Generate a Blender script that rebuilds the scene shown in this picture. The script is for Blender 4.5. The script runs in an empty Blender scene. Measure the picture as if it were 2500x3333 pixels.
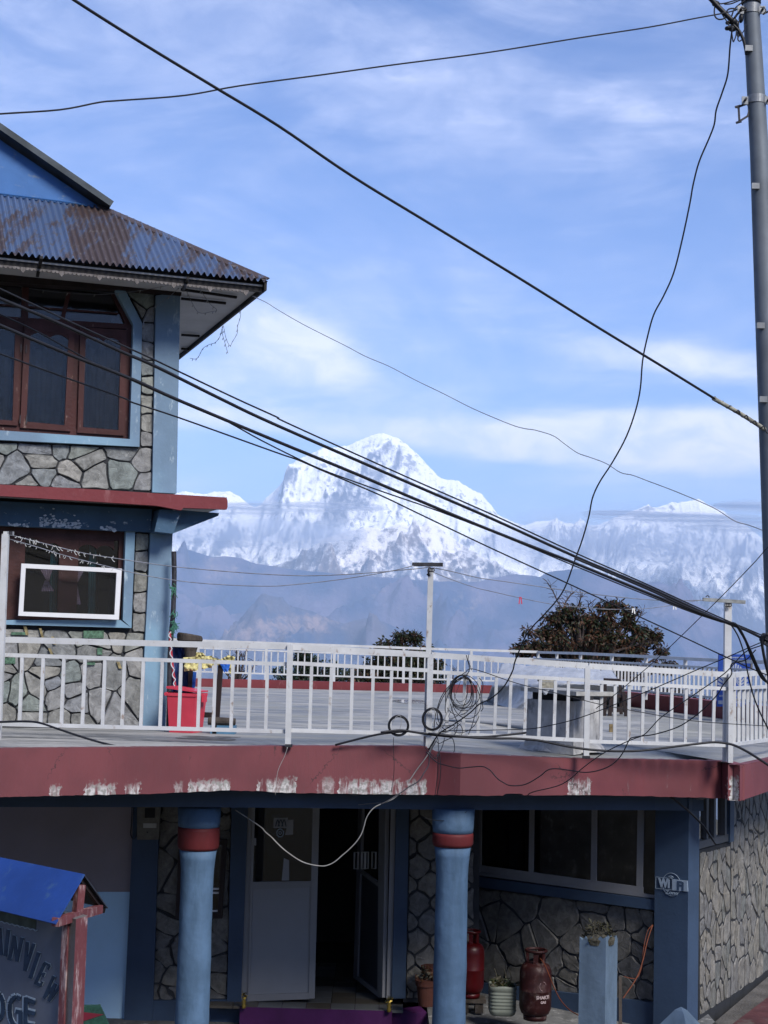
import bpy, math, random
import numpy as np
from mathutils import Vector, Matrix, noise
random.seed(7)
GZ = -0.2      # street level; the porch platform is the datum
R = math.radians
SC = bpy.context.scene
COL = SC.collection

# ------------------------------------------------------------------ camera
EYE = Vector((0.0, 0.0, 4.6))
FPX, CXP, CYP = 5000.0, 1250.0, 1666.5
PITCH, ROLL = math.atan(426 / 5000.0), 0.0262
_f = Vector((0, math.cos(PITCH), math.sin(PITCH)))
_r0 = Vector((1, 0, 0)); _u0 = Vector((0, -math.sin(PITCH), math.cos(PITCH)))
_r = _r0 * math.cos(ROLL) + _u0 * math.sin(ROLL)
_u = _u0 * math.cos(ROLL) - _r0 * math.sin(ROLL)
cam_d = bpy.data.cameras.new('camera')
cam_d.lens = FPX / 3333.0 * 36.0
cam_d.sensor_width = 36.0
cam_d.clip_start = 0.2
cam_d.clip_end = 120000.0
cam = bpy.data.objects.new('camera', cam_d); COL.objects.link(cam)
m = Matrix((( _r.x, _u.x, -_f.x, EYE.x), (_r.y, _u.y, -_f.y, EYE.y), (_r.z, _u.z, -_f.z, EYE.z), (0, 0, 0, 1)))
cam.matrix_world = m
SC.camera = cam

# ------------------------------------------------------------------ light
SUN_EL, SUN_AZ_X, SUN_AZ_Y = R(42), 0.56, -0.828     # behind the camera, to the right, behind thin cloud
to_sun = Vector((SUN_AZ_X * math.cos(SUN_EL), SUN_AZ_Y * math.cos(SUN_EL), math.sin(SUN_EL))).normalized()
sd = bpy.data.lights.new('sun', 'SUN'); sd.energy = 2.7; sd.angle = R(20); sd.color = (1.0, 0.945, 0.875)
so = bpy.data.objects.new('sun', sd); COL.objects.link(so)
so.rotation_euler = (-to_sun).to_track_quat('-Z', 'Y').to_euler()
SC.view_settings.view_transform = 'Standard'
SC.view_settings.look = 'None'
SC.view_settings.gamma = 1.0
SC.view_settings.use_curve_mapping = False
SC.view_settings.exposure = 1.25
SC.cycles.max_bounces = 6
SC.cycles.diffuse_bounces = 3
SC.cycles.glossy_bounces = 3
SC.cycles.transparent_max_bounces = 12
SC.cycles.volume_bounces = 0
SC.cycles.use_denoising = True

W = bpy.data.worlds.new('World'); SC.world = W; W.use_nodes = True
nt = W.node_tree; nt.nodes.clear()
def N(nt, t, **k):
    n = nt.nodes.new(t)
    for a, b in k.items():
        if a == 'inp':
            for i, v in b.items(): n.inputs[i].default_value = v
        else: setattr(n, a, b)
    return n
def L(nt, a, b): nt.links.new(a, b)
def MATH(nt, op, a, b=None, c=None, clamp=False):
    n = nt.nodes.new('ShaderNodeMath'); n.operation = op; n.use_clamp = clamp
    for i, v in enumerate((a, b, c)):
        if v is None: continue
        if hasattr(v, 'is_linked'): nt.links.new(v, n.inputs[i])
        else: n.inputs[i].default_value = v
    return n.outputs[0]
def MIX(nt, f, a, b, mode='MIX'):
    n = nt.nodes.new('ShaderNodeMix'); n.data_type = 'RGBA'; n.blend_type = mode
    for i, v in ((0, f), (6, a), (7, b)):
        if hasattr(v, 'is_linked'): nt.links.new(v, n.inputs[i])
        elif i == 0: n.inputs[0].default_value = v
        else: n.inputs[i].default_value = (*v, 1) if len(v) == 3 else v
    return n.outputs[2]
def SMOOTH(nt, v, lo, hi, a=0.0, b=1.0):
    n = nt.nodes.new('ShaderNodeMapRange'); n.interpolation_type = 'SMOOTHSTEP'
    nt.links.new(v, n.inputs[0])
    for i, x in ((1, lo), (2, hi), (3, a), (4, b)): n.inputs[i].default_value = x
    return n.outputs[0]
sky = N(nt, 'ShaderNodeTexSky', sky_type='NISHITA', sun_disc=False, sun_elevation=SUN_EL,
        sun_rotation=math.atan2(SUN_AZ_X, SUN_AZ_Y), altitude=2800.0, air_density=1.0, dust_density=0.6, ozone_density=2.0)
tc = N(nt, 'ShaderNodeTexCoord')
sp = N(nt, 'ShaderNodeSeparateXYZ'); L(nt, tc.outputs['Generated'], sp.inputs[0])
yy = MATH(nt, 'MAXIMUM', sp.outputs[1], 0.15)
az = MATH(nt, 'ARCTAN2', sp.outputs[0], sp.outputs[1])
el = MATH(nt, 'ARCSINE', sp.outputs[2])
def wnoise(rot, scl, nscale, detail, dist, off=0.0, rough=0.55):
    mp = N(nt, 'ShaderNodeMapping'); L(nt, tc.outputs['Generated'], mp.inputs[0])
    mp.inputs['Rotation'].default_value = rot; mp.inputs['Scale'].default_value = scl
    mp.inputs['Location'].default_value = (off, off * 0.7, -off)
    n = N(nt, 'ShaderNodeTexNoise'); L(nt, mp.outputs[0], n.inputs['Vector'])
    n.inputs['Scale'].default_value = nscale; n.inputs['Detail'].default_value = detail
    n.inputs['Distortion'].default_value = dist; n.inputs['Roughness'].default_value = rough
    return n.outputs[0]
n1 = wnoise((0, R(-16), 0), (1.0, 1.0, 2.6), 4.2, 14, 0.9, 3.1, 0.6)
n2 = wnoise((0, R(20), 0), (1.0, 1.0, 3.4), 7.5, 9, 0.9, 7.7, 0.55)
n3 = wnoise((0, R(-6), 0), (1.0, 1.0, 5.0), 8.0, 12, 0.8, 1.4, 0.58)
def pxdir(x, y):
    d = (_f + _r * ((x - CXP) / FPX) + _u * ((CYP - y) / FPX)).normalized()
    return math.atan2(d.x, d.y), math.asin(d.z)
def blob(x, y, rx, ry, tilt, amp):
    a0, e0 = pxdir(x, y); rx /= FPX; ry /= FPX
    da = MATH(nt, 'SUBTRACT', az, a0); de = MATH(nt, 'SUBTRACT', el, e0)
    c, s = math.cos(tilt), math.sin(tilt)
    u = MATH(nt, 'DIVIDE', MATH(nt, 'ADD', MATH(nt, 'MULTIPLY', da, c), MATH(nt, 'MULTIPLY', de, s)), rx)
    v = MATH(nt, 'DIVIDE', MATH(nt, 'SUBTRACT', MATH(nt, 'MULTIPLY', de, c), MATH(nt, 'MULTIPLY', da, s)), ry)
    q = MATH(nt, 'ADD', MATH(nt, 'MULTIPLY', u, u), MATH(nt, 'MULTIPLY', v, v))
    return MATH(nt, 'MULTIPLY', MATH(nt, 'EXPONENT', MATH(nt, 'MULTIPLY', q, -1.0)), amp)
blobs = [blob(930, 1110, 300, 105, R(-24), 0.50), blob(720, 1250, 260, 110, R(5), 0.30),
         blob(1350, 1410, 900, 55, R(-2), 0.36), blob(2250, 1170, 280, 60, R(-8), 0.44),
         blob(2200, 1430, 600, 120, 0, 0.46), blob(1250, 160, 700, 260, R(-12), 0.12),
         blob(2150, 500, 520, 420, R(-30), 0.13), blob(120, 130, 260, 60, R(-20), 0.16),
         blob(870, 770, 120, 30, R(-22), 0.14), blob(1300, 745, 110, 40, R(-15), 0.16), blob(1650, 1030, 380, 130, R(-15), 0.14), blob(500, 560, 200, 300, R(35), -0.05),
         blob(1150, 700, 500, 260, R(-10), -0.05), blob(1900, 1560, 500, 40, 0, -0.15), blob(650, 1480, 240, 60, 0, -0.2)]
bsum = blobs[0]
for b_ in blobs[1:]: bsum = MATH(nt, 'ADD', bsum, b_)
base = MATH(nt, 'ADD', MATH(nt, 'MULTIPLY', n1, 0.62), MATH(nt, 'ADD', MATH(nt, 'MULTIPLY', n2, 0.36), MATH(nt, 'MULTIPLY', n3, 0.34)))
lowb = SMOOTH(nt, el, 0.32, 0.08, 0.0, 0.05)
dens = MATH(nt, 'ADD', MATH(nt, 'ADD', base, lowb), bsum)
cmask = SMOOTH(nt, dens, 0.66, 1.12)
veil = MATH(nt, 'MULTIPLY', SMOOTH(nt, MATH(nt, 'ADD', MATH(nt, 'MULTIPLY', n1, 0.75), MATH(nt, 'ADD', MATH(nt, 'MULTIPLY', n2, 0.26), MATH(nt, 'MULTIPLY', n3, 0.10))), 0.43, 0.72), 0.42)
n4 = wnoise((R(20), R(35), 0), (1.0, 1.0, 1.7), 22, 14, 0.6, 2.9, 0.62)
mott = SMOOTH(nt, n4, 0.34, 0.66, 0.62, 1.12)
cmask = MATH(nt, 'MULTIPLY', MATH(nt, 'MAXIMUM', MATH(nt, 'MULTIPLY', cmask, 0.92), veil), mott, clamp=True)
warm = SMOOTH(nt, el, 0.30, 0.10)
CLOUD_HI, CLOUD_LO = (6.3, 6.8, 9.0), (9.3, 9.3, 9.8)
ccol = MIX(nt, warm, CLOUD_HI, CLOUD_LO)
skyc = MIX(nt, 1.0, sky.outputs[0], (1.00, 1.08, 1.36), 'MULTIPLY')
fin = MIX(nt, cmask, skyc, ccol)
bg = N(nt, 'ShaderNodeBackground'); L(nt, fin, bg.inputs[0]); bg.inputs[1].default_value = 0.070
wo = N(nt, 'ShaderNodeOutputWorld'); L(nt, bg.outputs[0], wo.inputs[0])

# ------------------------------------------------------------------ geometry helpers
def ray(x, y): return _f + _r * ((x - CXP) / FPX) + _u * ((CYP - y) / FPX)
def P(x, y, D):
    d = ray(x, y); return EYE + d * (D / d.y)
def PZ(x, y, z):
    d = ray(x, y); return EYE + d * ((z - EYE.z) / d.z)
def PXOF(p):
    d = Vector(p) - EYE; w = d.dot(_f)
    return (CXP + FPX * d.dot(_r) / w, CYP - FPX * d.dot(_u) / w)
class Plane:
    """vertical wall plane through two ground points; n faces the street"""
    def __init__(s, a, b):
        a = Vector(a); b = Vector(b); s.o = Vector((a.x, a.y, 0))
        s.u = Vector((b.x - a.x, b.y - a.y, 0)).normalized(); s.v = Vector((0, 0, 1))
        s.n = Vector((s.u.y, -s.u.x, 0))
    def hit(s, x, y, off=0.0):
        d = ray(x, y); o = s.o + s.n * off
        return EYE + d * ((o - EYE).dot(s.n) / d.dot(s.n))
    def loc(s, p): p = Vector(p) - s.o; return (p.dot(s.u), p.z)
    def wp(s, u, z, off=0.0): return s.o + s.u * u + s.n * off + Vector((0, 0, z))
    def z_at(s, x, y): return s.hit(x, y).z
WL = {}
def tag(o, label=None, cat=None, group=None, kind=None):
    if label: o['label'] = label
    if cat: o['category'] = cat
    if group: o['group'] = group
    if kind: o['kind'] = kind
    return o
def empty(name, loc, label, cat, group=None):
    o = bpy.data.objects.new(name, None); COL.objects.link(o); o.location = loc
    o.empty_display_size = 0.2; WL[o.name] = Vector(loc)
    return tag(o, label, cat, group)
def mesh(name, V, F, mat, parent=None, smooth=False, mi=None):
    V = np.array([tuple(v) for v in V], dtype=np.float64) if not isinstance(V, np.ndarray) else V
    lo = V.min(0); hi = V.max(0); c = Vector(((lo[0] + hi[0]) / 2, (lo[1] + hi[1]) / 2, lo[2]))
    me = bpy.data.meshes.new(name)
    Vl = V - np.array(c)
    me.from_pydata(Vl.tolist(), [], F)
    for mm in (mat if isinstance(mat, (list, tuple)) else [mat]): me.materials.append(mm)
    if mi is not None: me.polygons.foreach_set('material_index', mi)
    if smooth: me.polygons.foreach_set('use_smooth', [True] * len(me.polygons))
    me.update()
    o = bpy.data.objects.new(name, me); COL.objects.link(o)
    base = WL[parent.name] if parent is not None else Vector((0, 0, 0))
    o.location = c - base
    if parent is not None: o.parent = parent
    WL[o.name] = c
    return o
class MB:
    def __init__(s): s.V = []; s.F = []; s.M = []
    def add(s, V, F, m=0):
        b = len(s.V); s.V += [Vector(v) for v in V]; s.F += [[i + b for i in f] for f in F]; s.M += [m] * len(F)
    def prism(s, front, n, thick, m=0):
        k = len(front); front = [Vector(p) for p in front]; back = [p - n * thick for p in front]
        s.add(front + back, [list(range(k)), list(range(2 * k - 1, k - 1, -1))] + [[i, i + k, (i + 1) % k + k, (i + 1) % k] for i in range(k)], m)
    def beam(s, a, b, w, h, up=Vector((0, 0, 1)), m=0):
        a = Vector(a); b = Vector(b); d = (b - a).normalized()
        sd = d.cross(up)
        if sd.length < 1e-4: sd = Vector((1, 0, 0))
        sd.normalize(); u2 = sd.cross(d).normalized()
        V = [p + sd * (w / 2 * i) + u2 * (h / 2 * j) for p in (a, b) for i, j in ((-1, -1), (1, -1), (1, 1), (-1, 1))]
        s.add(V, [[0, 1, 2, 3], [7, 6, 5, 4], [0, 4, 5, 1], [1, 5, 6, 2], [2, 6, 7, 3], [3, 7, 4, 0]], m)
    def box(s, c, ux, uy, sx, sy, sz, m=0):
        """c = base centre; ux, uy horizontal unit axes"""
        c = Vector(c); ux = Vector(ux); uy = Vector(uy)
        V = [c + ux * (sx / 2 * i) + uy * (sy / 2 * j) + Vector((0, 0, z)) for z in (0, sz) for i, j in ((-1, -1), (1, -1), (1, 1), (-1, 1))]
        s.add(V, [[3, 2, 1, 0], [4, 5, 6, 7], [0, 1, 5, 4], [1, 2, 6, 5], [2, 3, 7, 6], [3, 0, 4, 7]], m)
    def tube(s, pts, r, sides=6, m=0, closed=False, rr=None):
        pts = [Vector(p) for p in pts]; n = len(pts); V = []
        pn = None
        for i, p in enumerate(pts):
            if closed: t = pts[(i + 1) % n] - pts[i - 1]
            else: t = pts[min(i + 1, n - 1)] - pts[max(i - 1, 0)]
            if t.length < 1e-7: t = Vector((0, 0, 1))
            t.normalize()
            if pn is None:
                pn = t.cross(Vector((0.13, 0.21, 1)));
                if pn.length < 1e-3: pn = t.cross(Vector((1, 0, 0)))
            pn = (pn - t * pn.dot(t)).normalized(); bn = t.cross(pn)
            q = rr[i] if rr is not None else r
            for k in range(sides):
                a = 2 * math.pi * k / sides; V.append(p + pn * (q * math.cos(a)) + bn * (q * math.sin(a)))
        F = []
        for i in range(n if closed else n - 1):
            j = (i + 1) % n
            for k in range(sides):
                F.append([i * sides + k, i * sides + (k + 1) % sides, j * sides + (k + 1) % sides, j * sides + k])
        if not closed: F += [list(range(sides - 1, -1, -1)), [(n - 1) * sides + k for k in range(sides)]]
        s.add(V, F, m)
    def lathe(s, c, prof, seg=24, m=0, ax=None):
        """prof: (radius, z) list, bottom to top"""
        c = Vector(c); V = []; F = []
        for r, z in prof:
            for k in range(seg):
                a = 2 * math.pi * k / seg; V.append(c + Vector((r * math.cos(a), r * math.sin(a), z)))
        for i in range(len(prof) - 1):
            for k in range(seg):
                F.append([i * seg + k, i * seg + (k + 1) % seg, (i + 1) * seg + (k + 1) % seg, (i + 1) * seg + k])
        F.append(list(range(seg - 1, -1, -1))); F.append([(len(prof) - 1) * seg + k for k in range(seg)])
        s.add(V, F, m)
    def build(s, name, mat, parent=None, smooth=False):
        return mesh(name, s.V, s.F, mat, parent, smooth, s.M if isinstance(mat, (list, tuple)) else None)
def crom(pts, n=6):
    pts = [Vector(p) for p in pts]; out = []
    q = [pts[0] * 2 - pts[1]] + pts + [pts[-1] * 2 - pts[-2]]
    for i in range(1, len(q) - 2):
        for k in range(n):
            t = k / n; a, b, c, d = q[i - 1], q[i], q[i + 1], q[i + 2]
            out.append(0.5 * ((2 * b) + (c - a) * t + (2 * a - 5 * b + 4 * c - d) * t * t + (3 * b - a - 3 * c + d) * t ** 3))
    out.append(pts[-1]); return out
def pxpoly(name, plane, px, mat, parent, off=0.0, thick=0.05):
    b = MB(); b.prism([plane.hit(x, y, off) for x, y in px], plane.n, thick); return b.build(name, mat, parent)
def pxframe(name, plane, outer, inner, mat, parent, off, thick):
    """a ring with one hole, corners matched"""
    k = len(outer); o = [plane.hit(x, y, off) for x, y in outer]; i = [plane.hit(x, y, off) for x, y in inner]
    b = MB()
    for a in range(k):
        c = (a + 1) % k
        b.prism([o[a], o[c], i[c], i[a]], plane.n, thick)
    return b.build(name, mat, parent)

# ------------------------------------------------------------------ materials
def mat(name, col, rough=0.7, var=0.18, scale=2.5, bump=0.15, bscale=45.0, metal=0.0, dirt=None, orand=0.0,
        stretch=(1, 1, 1), spec=0.22, bdist=0.01, hue=None):
    M = bpy.data.materials.new(name); M.use_nodes = True; t = M.node_tree
    bs = t.nodes['Principled BSDF']; bs.inputs['Roughness'].default_value = rough
    bs.inputs['Metallic'].default_value = metal; bs.inputs['Specular IOR Level'].default_value = spec
    g = N(t, 'ShaderNodeNewGeometry'); mp = N(t, 'ShaderNodeMapping'); L(t, g.outputs['Position'], mp.inputs[0])
    mp.inputs['Scale'].default_value = stretch
    n = N(t, 'ShaderNodeTexNoise'); L(t, mp.outputs[0], n.inputs['Vector']); n.inputs['Scale'].default_value = scale
    n.inputs['Detail'].default_value = 8; n.inputs['Roughness'].default_value = 0.62
    f = SMOOTH(t, n.outputs[0], 0.3, 0.7)
    lo = tuple(c * (1 - var) for c in col); hi = tuple(min(1, c * (1 + var)) for c in col)
    c = MIX(t, f, lo, hi)
    if hue:
        n4 = N(t, 'ShaderNodeTexNoise'); L(t, mp.outputs[0], n4.inputs['Vector']); n4.inputs['Scale'].default_value = scale * 0.45
        n4.inputs['Detail'].default_value = 3
        c = MIX(t, SMOOTH(t, n4.outputs[0], 0.48, 0.62, 0, hue[1]), c, hue[0])
    if orand > 0:
        oi = N(t, 'ShaderNodeObjectInfo')
        c = MIX(t, 1.0, c, MIX(t, oi.outputs['Random'], (1 - orand,) * 3, (1 + orand,) * 3), 'MULTIPLY')
    if dirt:
        dcol, amt, ds, dstr = dirt
        mp2 = N(t, 'ShaderNodeMapping'); L(t, g.outputs['Position'], mp2.inputs[0]); mp2.inputs['Scale'].default_value = dstr
        n2 = N(t, 'ShaderNodeTexNoise'); L(t, mp2.outputs[0], n2.inputs['Vector']); n2.inputs['Scale'].default_value = ds
        n2.inputs['Detail'].default_value = 10; n2.inputs['Roughness'].default_value = 0.7
        c = MIX(t, SMOOTH(t, n2.outputs[0], 0.62 - amt * 0.25, 0.70), c, dcol)
    L(t, c, bs.inputs['Base Color'])
    n3 = N(t, 'ShaderNodeTexNoise'); L(t, g.outputs['Position'], n3.inputs['Vector']); n3.inputs['Scale'].default_value = bscale
    n3.inputs['Detail'].default_value = 6
    bp = N(t, 'ShaderNodeBump'); bp.inputs['Strength'].default_value = bump; bp.inputs['Distance'].default_value = bdist
    L(t, n3.outputs[0], bp.inputs['Height']); L(t, bp.outputs[0], bs.inputs['Normal'])
    M['_'] = 1
    return M
M = {}
M['pale'] = mat('pale_blue_paint', (0.1253, 0.1931, 0.2728), 0.6, 0.10, 1.6, 0.25, 22, dirt=((0.34, 0.42, 0.48), 0.25, 9, (1, 1, .35)), hue=((0.19, 0.33, 0.44), .6))
M['col'] = mat('column_paint', (0.0675, 0.1214, 0.2010), 0.7, 0.16, 2.2, 0.5, 9, bdist=.02, dirt=((0.045, 0.085, 0.14), 0.75, 5, (1, 1, .22)))
M['deep'] = mat('deep_blue_paint', (0.0315, 0.0535, 0.0953), 0.55, 0.14, 1.5, 0.2, 25)
M['beamblue'] = mat('worn_blue_beam_paint', (0.0360, 0.0780, 0.1320), 0.6, 0.15, 2.0, 0.3, 30, dirt=((0.35, 0.42, 0.46), 0.10, 8, (1, 1, 1.5)))
M['maroon'] = mat('maroon_paint', (0.1353, 0.0266, 0.0322), 0.6, 0.12, 1.5, 0.3, 20, dirt=((0.19, 0.07, 0.075), 0.3, 5, (1, 1, .4)))
M['band'] = mat('brick_red_paint', (0.1013, 0.0162, 0.0183), 0.6, 0.15, 3, 0.3, 20)
M['concrete'] = mat('terrace_concrete', (0.2807, 0.2708, 0.2426), 0.75, 0.28, 0.9, 0.25, 30, stretch=(0.35, 1.6, 1), dirt=((0.13, 0.13, 0.13), 1.0, 1.7, (0.22, 2.2, 1)), hue=((0.30, 0.31, 0.30), .8))
M['cement'] = mat('grey_cement', (0.1056, 0.1080, 0.1104), 0.85, 0.30, 4, 0.5, 30, dirt=((0.33, 0.33, 0.33), 0.35, 7, (1, 1, .6)))
M['table'] = mat('patchy_table_cement', (0.3888, 0.3869, 0.3780), 0.85, 0.30, 3, 0.5, 30, dirt=((0.12, 0.12, 0.125), 0.5, 4, (1, 1, .5)))
M['cement_d'] = mat('raw_cement', (0.30, 0.30, 0.29), 0.85, 0.2, 6, 0.4, 40)
M['mortar'] = mat('black_pointing', (0.022, 0.024, 0.028), 0.8, 0.2, 5, 0.2, 40)
M['mortarg'] = mat('grey_mortar', (0.13, 0.13, 0.125), 0.85, 0.2, 5, 0.3, 40)
M['mauve'] = mat('mauve_wall_paint', (0.2218, 0.1958, 0.2153), 0.75, 0.08, 1.0, 0.12, 30)
M['lblue'] = mat('light_blue_wall_paint', (0.3768, 0.5729, 0.7519), 0.65, 0.07, 1.0, 0.12, 30)
M['alu'] = mat('white_aluminium', (0.55, 0.56, 0.58), 0.35, 0.06, 3, 0.03, 30, metal=0.0)
M['aludoor'] = mat('anodised_door_frame', (0.1920, 0.1968, 0.2112), 0.4, 0.06, 3, 0.03, 30)
M['panel'] = mat('grey_door_panel', (0.2035, 0.2131, 0.2348), 0.4, 0.04, 1.5, 0.03, 30)
M['rail'] = mat('silver_white_railing_paint', (0.4274, 0.4396, 0.4518), 0.42, 0.10, 4.0, 0.08, 60, dirt=((0.22, 0.17, 0.14), 0.18, 11, (1, 1, .6)))
M['wood'] = mat('brown_window_wood', (0.0430, 0.0128, 0.0122), 0.5, 0.25, 5, 0.3, 30, stretch=(1, 1, .3), dirt=((0.20, 0.14, 0.12), 0.10, 14, (1, 1, .4)))
M['dwood'] = mat('dark_wood', (0.0180, 0.0120, 0.0120), 0.6, 0.3, 6, 0.3, 30, stretch=(1, 1, .3))
M['oldwood'] = mat('weathered_log', (0.0504, 0.0420, 0.0357), 0.85, 0.45, 9, 0.8, 30, stretch=(1, 1, .15))
M['steel'] = mat('galvanised_pole', (0.1215, 0.1395, 0.1620), 0.6, 0.16, 2.5, 0.06, 25, metal=0.25, dirt=((0.17, 0.19, 0.22), .3, 4, (1, 1, .35)))
M['clamp'] = mat('galvanised_clamp', (0.1900, 0.2000, 0.2100), 0.45, 0.15, 8, 0.1, 40, metal=0.5)
M['black'] = mat('black_cable', (0.012, 0.013, 0.017), 0.45, 0.2, 5, 0.1, 50)
M['wire'] = mat('pale_wire', (0.2550, 0.2550, 0.2475), 0.5, 0.2, 8, 0.1, 50)
M['twine'] = mat('grey_clothes_line', (0.16, 0.17, 0.20), 0.8, 0.3, 12, 0.3, 80)
M['rope'] = mat('twisted_rope_wrap', (0.20, 0.20, 0.17), 0.8, 0.35, 18, 0.4, 80)
M['darkrust'] = mat('dark_rusty_iron', (0.035, 0.035, 0.042), 0.6, 0.4, 9, 0.4, 50, metal=0.3)
M['blueplastic'] = mat('blue_plastic_sheet', (0.02, 0.10, 0.42), 0.45, 0.18, 5, 0.25, 20)
M['navy'] = mat('navy_tarpaulin', (0.012, 0.03, 0.11), 0.45, 0.3, 5, 0.5, 12, bdist=.03)
M['yellow'] = mat('pale_yellow_knitted_cloth', (0.4650, 0.4200, 0.1950), 0.9, 0.25, 22, 0.9, 35, bdist=.02)
M['redplastic'] = mat('red_plastic', (0.4805, 0.0446, 0.0715), 0.4, 0.10, 3, 0.05, 20)
M['tarp'] = mat('grey_white_plastic_sheet', (0.3000, 0.3180, 0.3480), 0.4, 0.18, 2.5, 0.5, 10, bdist=.04, stretch=(1, 1, .5))
M['gas_red'] = mat('red_gas_bottle_paint', (0.0397, 0.0015, 0.0024), 0.38, 0.2, 5, 0.08, 30)
M['gas_old'] = mat('rusty_red_gas_bottle_paint', (0.0197, 0.0033, 0.0033), 0.55, 0.35, 7, 0.15, 40, dirt=((0.07, 0.05, 0.045), 0.5, 7, (1, 1, 1)))
M['terracotta'] = mat('terracotta', (0.0560, 0.0196, 0.0140), 0.7, 0.2, 6, 0.2, 30)
M['canister'] = mat('dirty_white_plastic', (0.1188, 0.1320, 0.1122), 0.5, 0.18, 5, 0.1, 30)
M['soil'] = mat('dry_soil_and_roots', (0.06, 0.055, 0.04), 0.95, 0.5, 20, 0.9, 60)
M['purple'] = mat('purple_step_paint', (0.0520, 0.0100, 0.0640), 0.6, 0.15, 3, 0.15, 30)
M['green'] = mat('dark_green_mat', (0.012, 0.045, 0.035), 0.9, 0.3, 30, 0.5, 90)
M['brass'] = mat('brass', (0.35, 0.25, 0.06), 0.35, 0.3, 30, 0.2, 80, metal=0.8)
M['soffit'] = mat('white_soffit_board', (0.42, 0.42, 0.43), 0.7, 0.08, 2.5, 0.08, 30)
M['signboard'] = mat('slate_blue_sign_paint', (0.1050, 0.1190, 0.1505), 0.6, 0.12, 2.5, 0.1, 30)
M['signlight'] = mat('light_grey_lettering', (0.26, 0.32, 0.37), 0.6, 0.12, 12, 0.05, 30)
M['signdark'] = mat('dark_navy_lettering', (0.016, 0.032, 0.060), 0.6, 0.3, 12, 0.05, 30)
M['signroof'] = mat('bright_blue_sheet_roof', (0.0101, 0.0375, 0.1680), 0.5, 0.16, 1.6, 0.35, 7, bdist=.02, dirt=((0.03, 0.07, 0.16), 0.25, 9, (1, 1, .4)))
M['signpost'] = mat('peeling_maroon_post', (0.1120, 0.0350, 0.0406), 0.65, 0.15, 4, 0.3, 40, dirt=((0.40, 0.33, 0.33), 0.45, 16, (1, 1, .22)))
M['signpostgrey'] = mat('greyed_post_face', (0.13, 0.12, 0.12), 0.75, 0.25, 8, 0.3, 40, stretch=(1, 1, .2))
M['stub'] = mat('dusty_blue_plaster', (0.1020, 0.1469, 0.1972), 0.7, 0.22, 3.5, 0.4, 18, stretch=(1, 1, .4))
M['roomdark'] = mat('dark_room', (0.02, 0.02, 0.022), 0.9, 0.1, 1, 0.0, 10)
M['tile_a'] = mat('grey_floor_tile', (0.0960, 0.1020, 0.1080), 0.35, 0.1, 3, 0.02, 30)
M['tile_b'] = mat('brown_floor_tile', (0.0660, 0.0600, 0.0510), 0.35, 0.1, 3, 0.02, 30)
M['dirtstrip'] = mat('dusty_concrete_path', (0.0900, 0.0855, 0.0810), 0.95, 0.3, 2.5, 0.8, 30, bdist=.03)
M['white'] = mat('white_print', (0.4960, 0.5200, 0.5440), 0.6, 0.1, 20, 0.0, 30)
M['wifi'] = mat('grey_sticker_print', (0.22, 0.28, 0.36), 0.6, 0.1, 20, 0.0, 30)
M['faintprint'] = mat('faded_white_print', (0.20, 0.13, 0.13), 0.6, 0.4, 60, 0.0, 30)
M['curtain'] = mat('teal_curtain', (0.0600, 0.2400, 0.2600), 0.9, 0.2, 6, 0.3, 20)
M['cloth'] = mat('pale_pink_knotted_curtain', (0.5120, 0.4160, 0.4800), 0.9, 0.2, 9, 0.5, 20)
M['signblue'] = mat('blue_enamel_sign', (0.012, 0.045, 0.24), 0.45, 0.15, 3, 0.05, 30)
M['bark'] = mat('tree_bark', (0.055, 0.042, 0.038), 0.9, 0.3, 6, 0.6, 20)
M['orange'] = mat('orange_hose', (0.1050, 0.0297, 0.0140), 0.6, 0.2, 10, 0.1, 30)
def leafmat(name, col, rough=0.55):
    m_ = mat(name, col, rough, 0.45, 3.0, 0.0, 30); return m_
M['leaf_g'] = leafmat('leaf_dark_green', (0.013, 0.022, 0.009)); M['leaf_r'] = leafmat('leaf_rusty_brown', (0.0507, 0.0236, 0.0130))
M['leaf_o'] = leafmat('leaf_olive', (0.034, 0.032, 0.014)); M['leaf_p'] = leafmat('leaf_pine', (0.014, 0.030, 0.018))
# glass
def glass(name, tint, gl=1.0, rough=0.02):
    m_ = bpy.data.materials.new(name); m_.use_nodes = True; t = m_.node_tree; t.nodes.clear()
    tr = N(t, 'ShaderNodeBsdfTransparent'); tr.inputs[0].default_value = (*tint, 1)
    g = N(t, 'ShaderNodeBsdfGlossy'); g.inputs['Roughness'].default_value = rough; g.inputs[0].default_value = (gl, gl, gl, 1)
    fr = N(t, 'ShaderNodeFresnel'); fr.inputs[0].default_value = 1.5
    tcn = N(t, 'ShaderNodeNewGeometry'); nz = N(t, 'ShaderNodeTexNoise'); nz.inputs['Scale'].default_value = 1.3
    L(t, tcn.outputs['Position'], nz.inputs['Vector'])
    bp = N(t, 'ShaderNodeBump'); bp.inputs['Strength'].default_value = 0.02; bp.inputs['Distance'].default_value = 0.02; L(t, nz.outputs[0], bp.inputs['Height'])
    mx = N(t, 'ShaderNodeMixShader'); L(t, MATH(t, 'MULTIPLY', fr.outputs[0], 1.15, clamp=True), mx.inputs[0]); L(t, tr.outputs[0], mx.inputs[1]); L(t, g.outputs[0], mx.inputs[2])
    o = N(t, 'ShaderNodeOutputMaterial'); L(t, mx.outputs[0], o.inputs[0]); return m_
M['glass'] = glass('window_glass', (0.62, 0.62, 0.64), .75, .06)
M['glasst'] = glass('tinted_glass', (0.16, 0.17, 0.20), 0.8)
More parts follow.
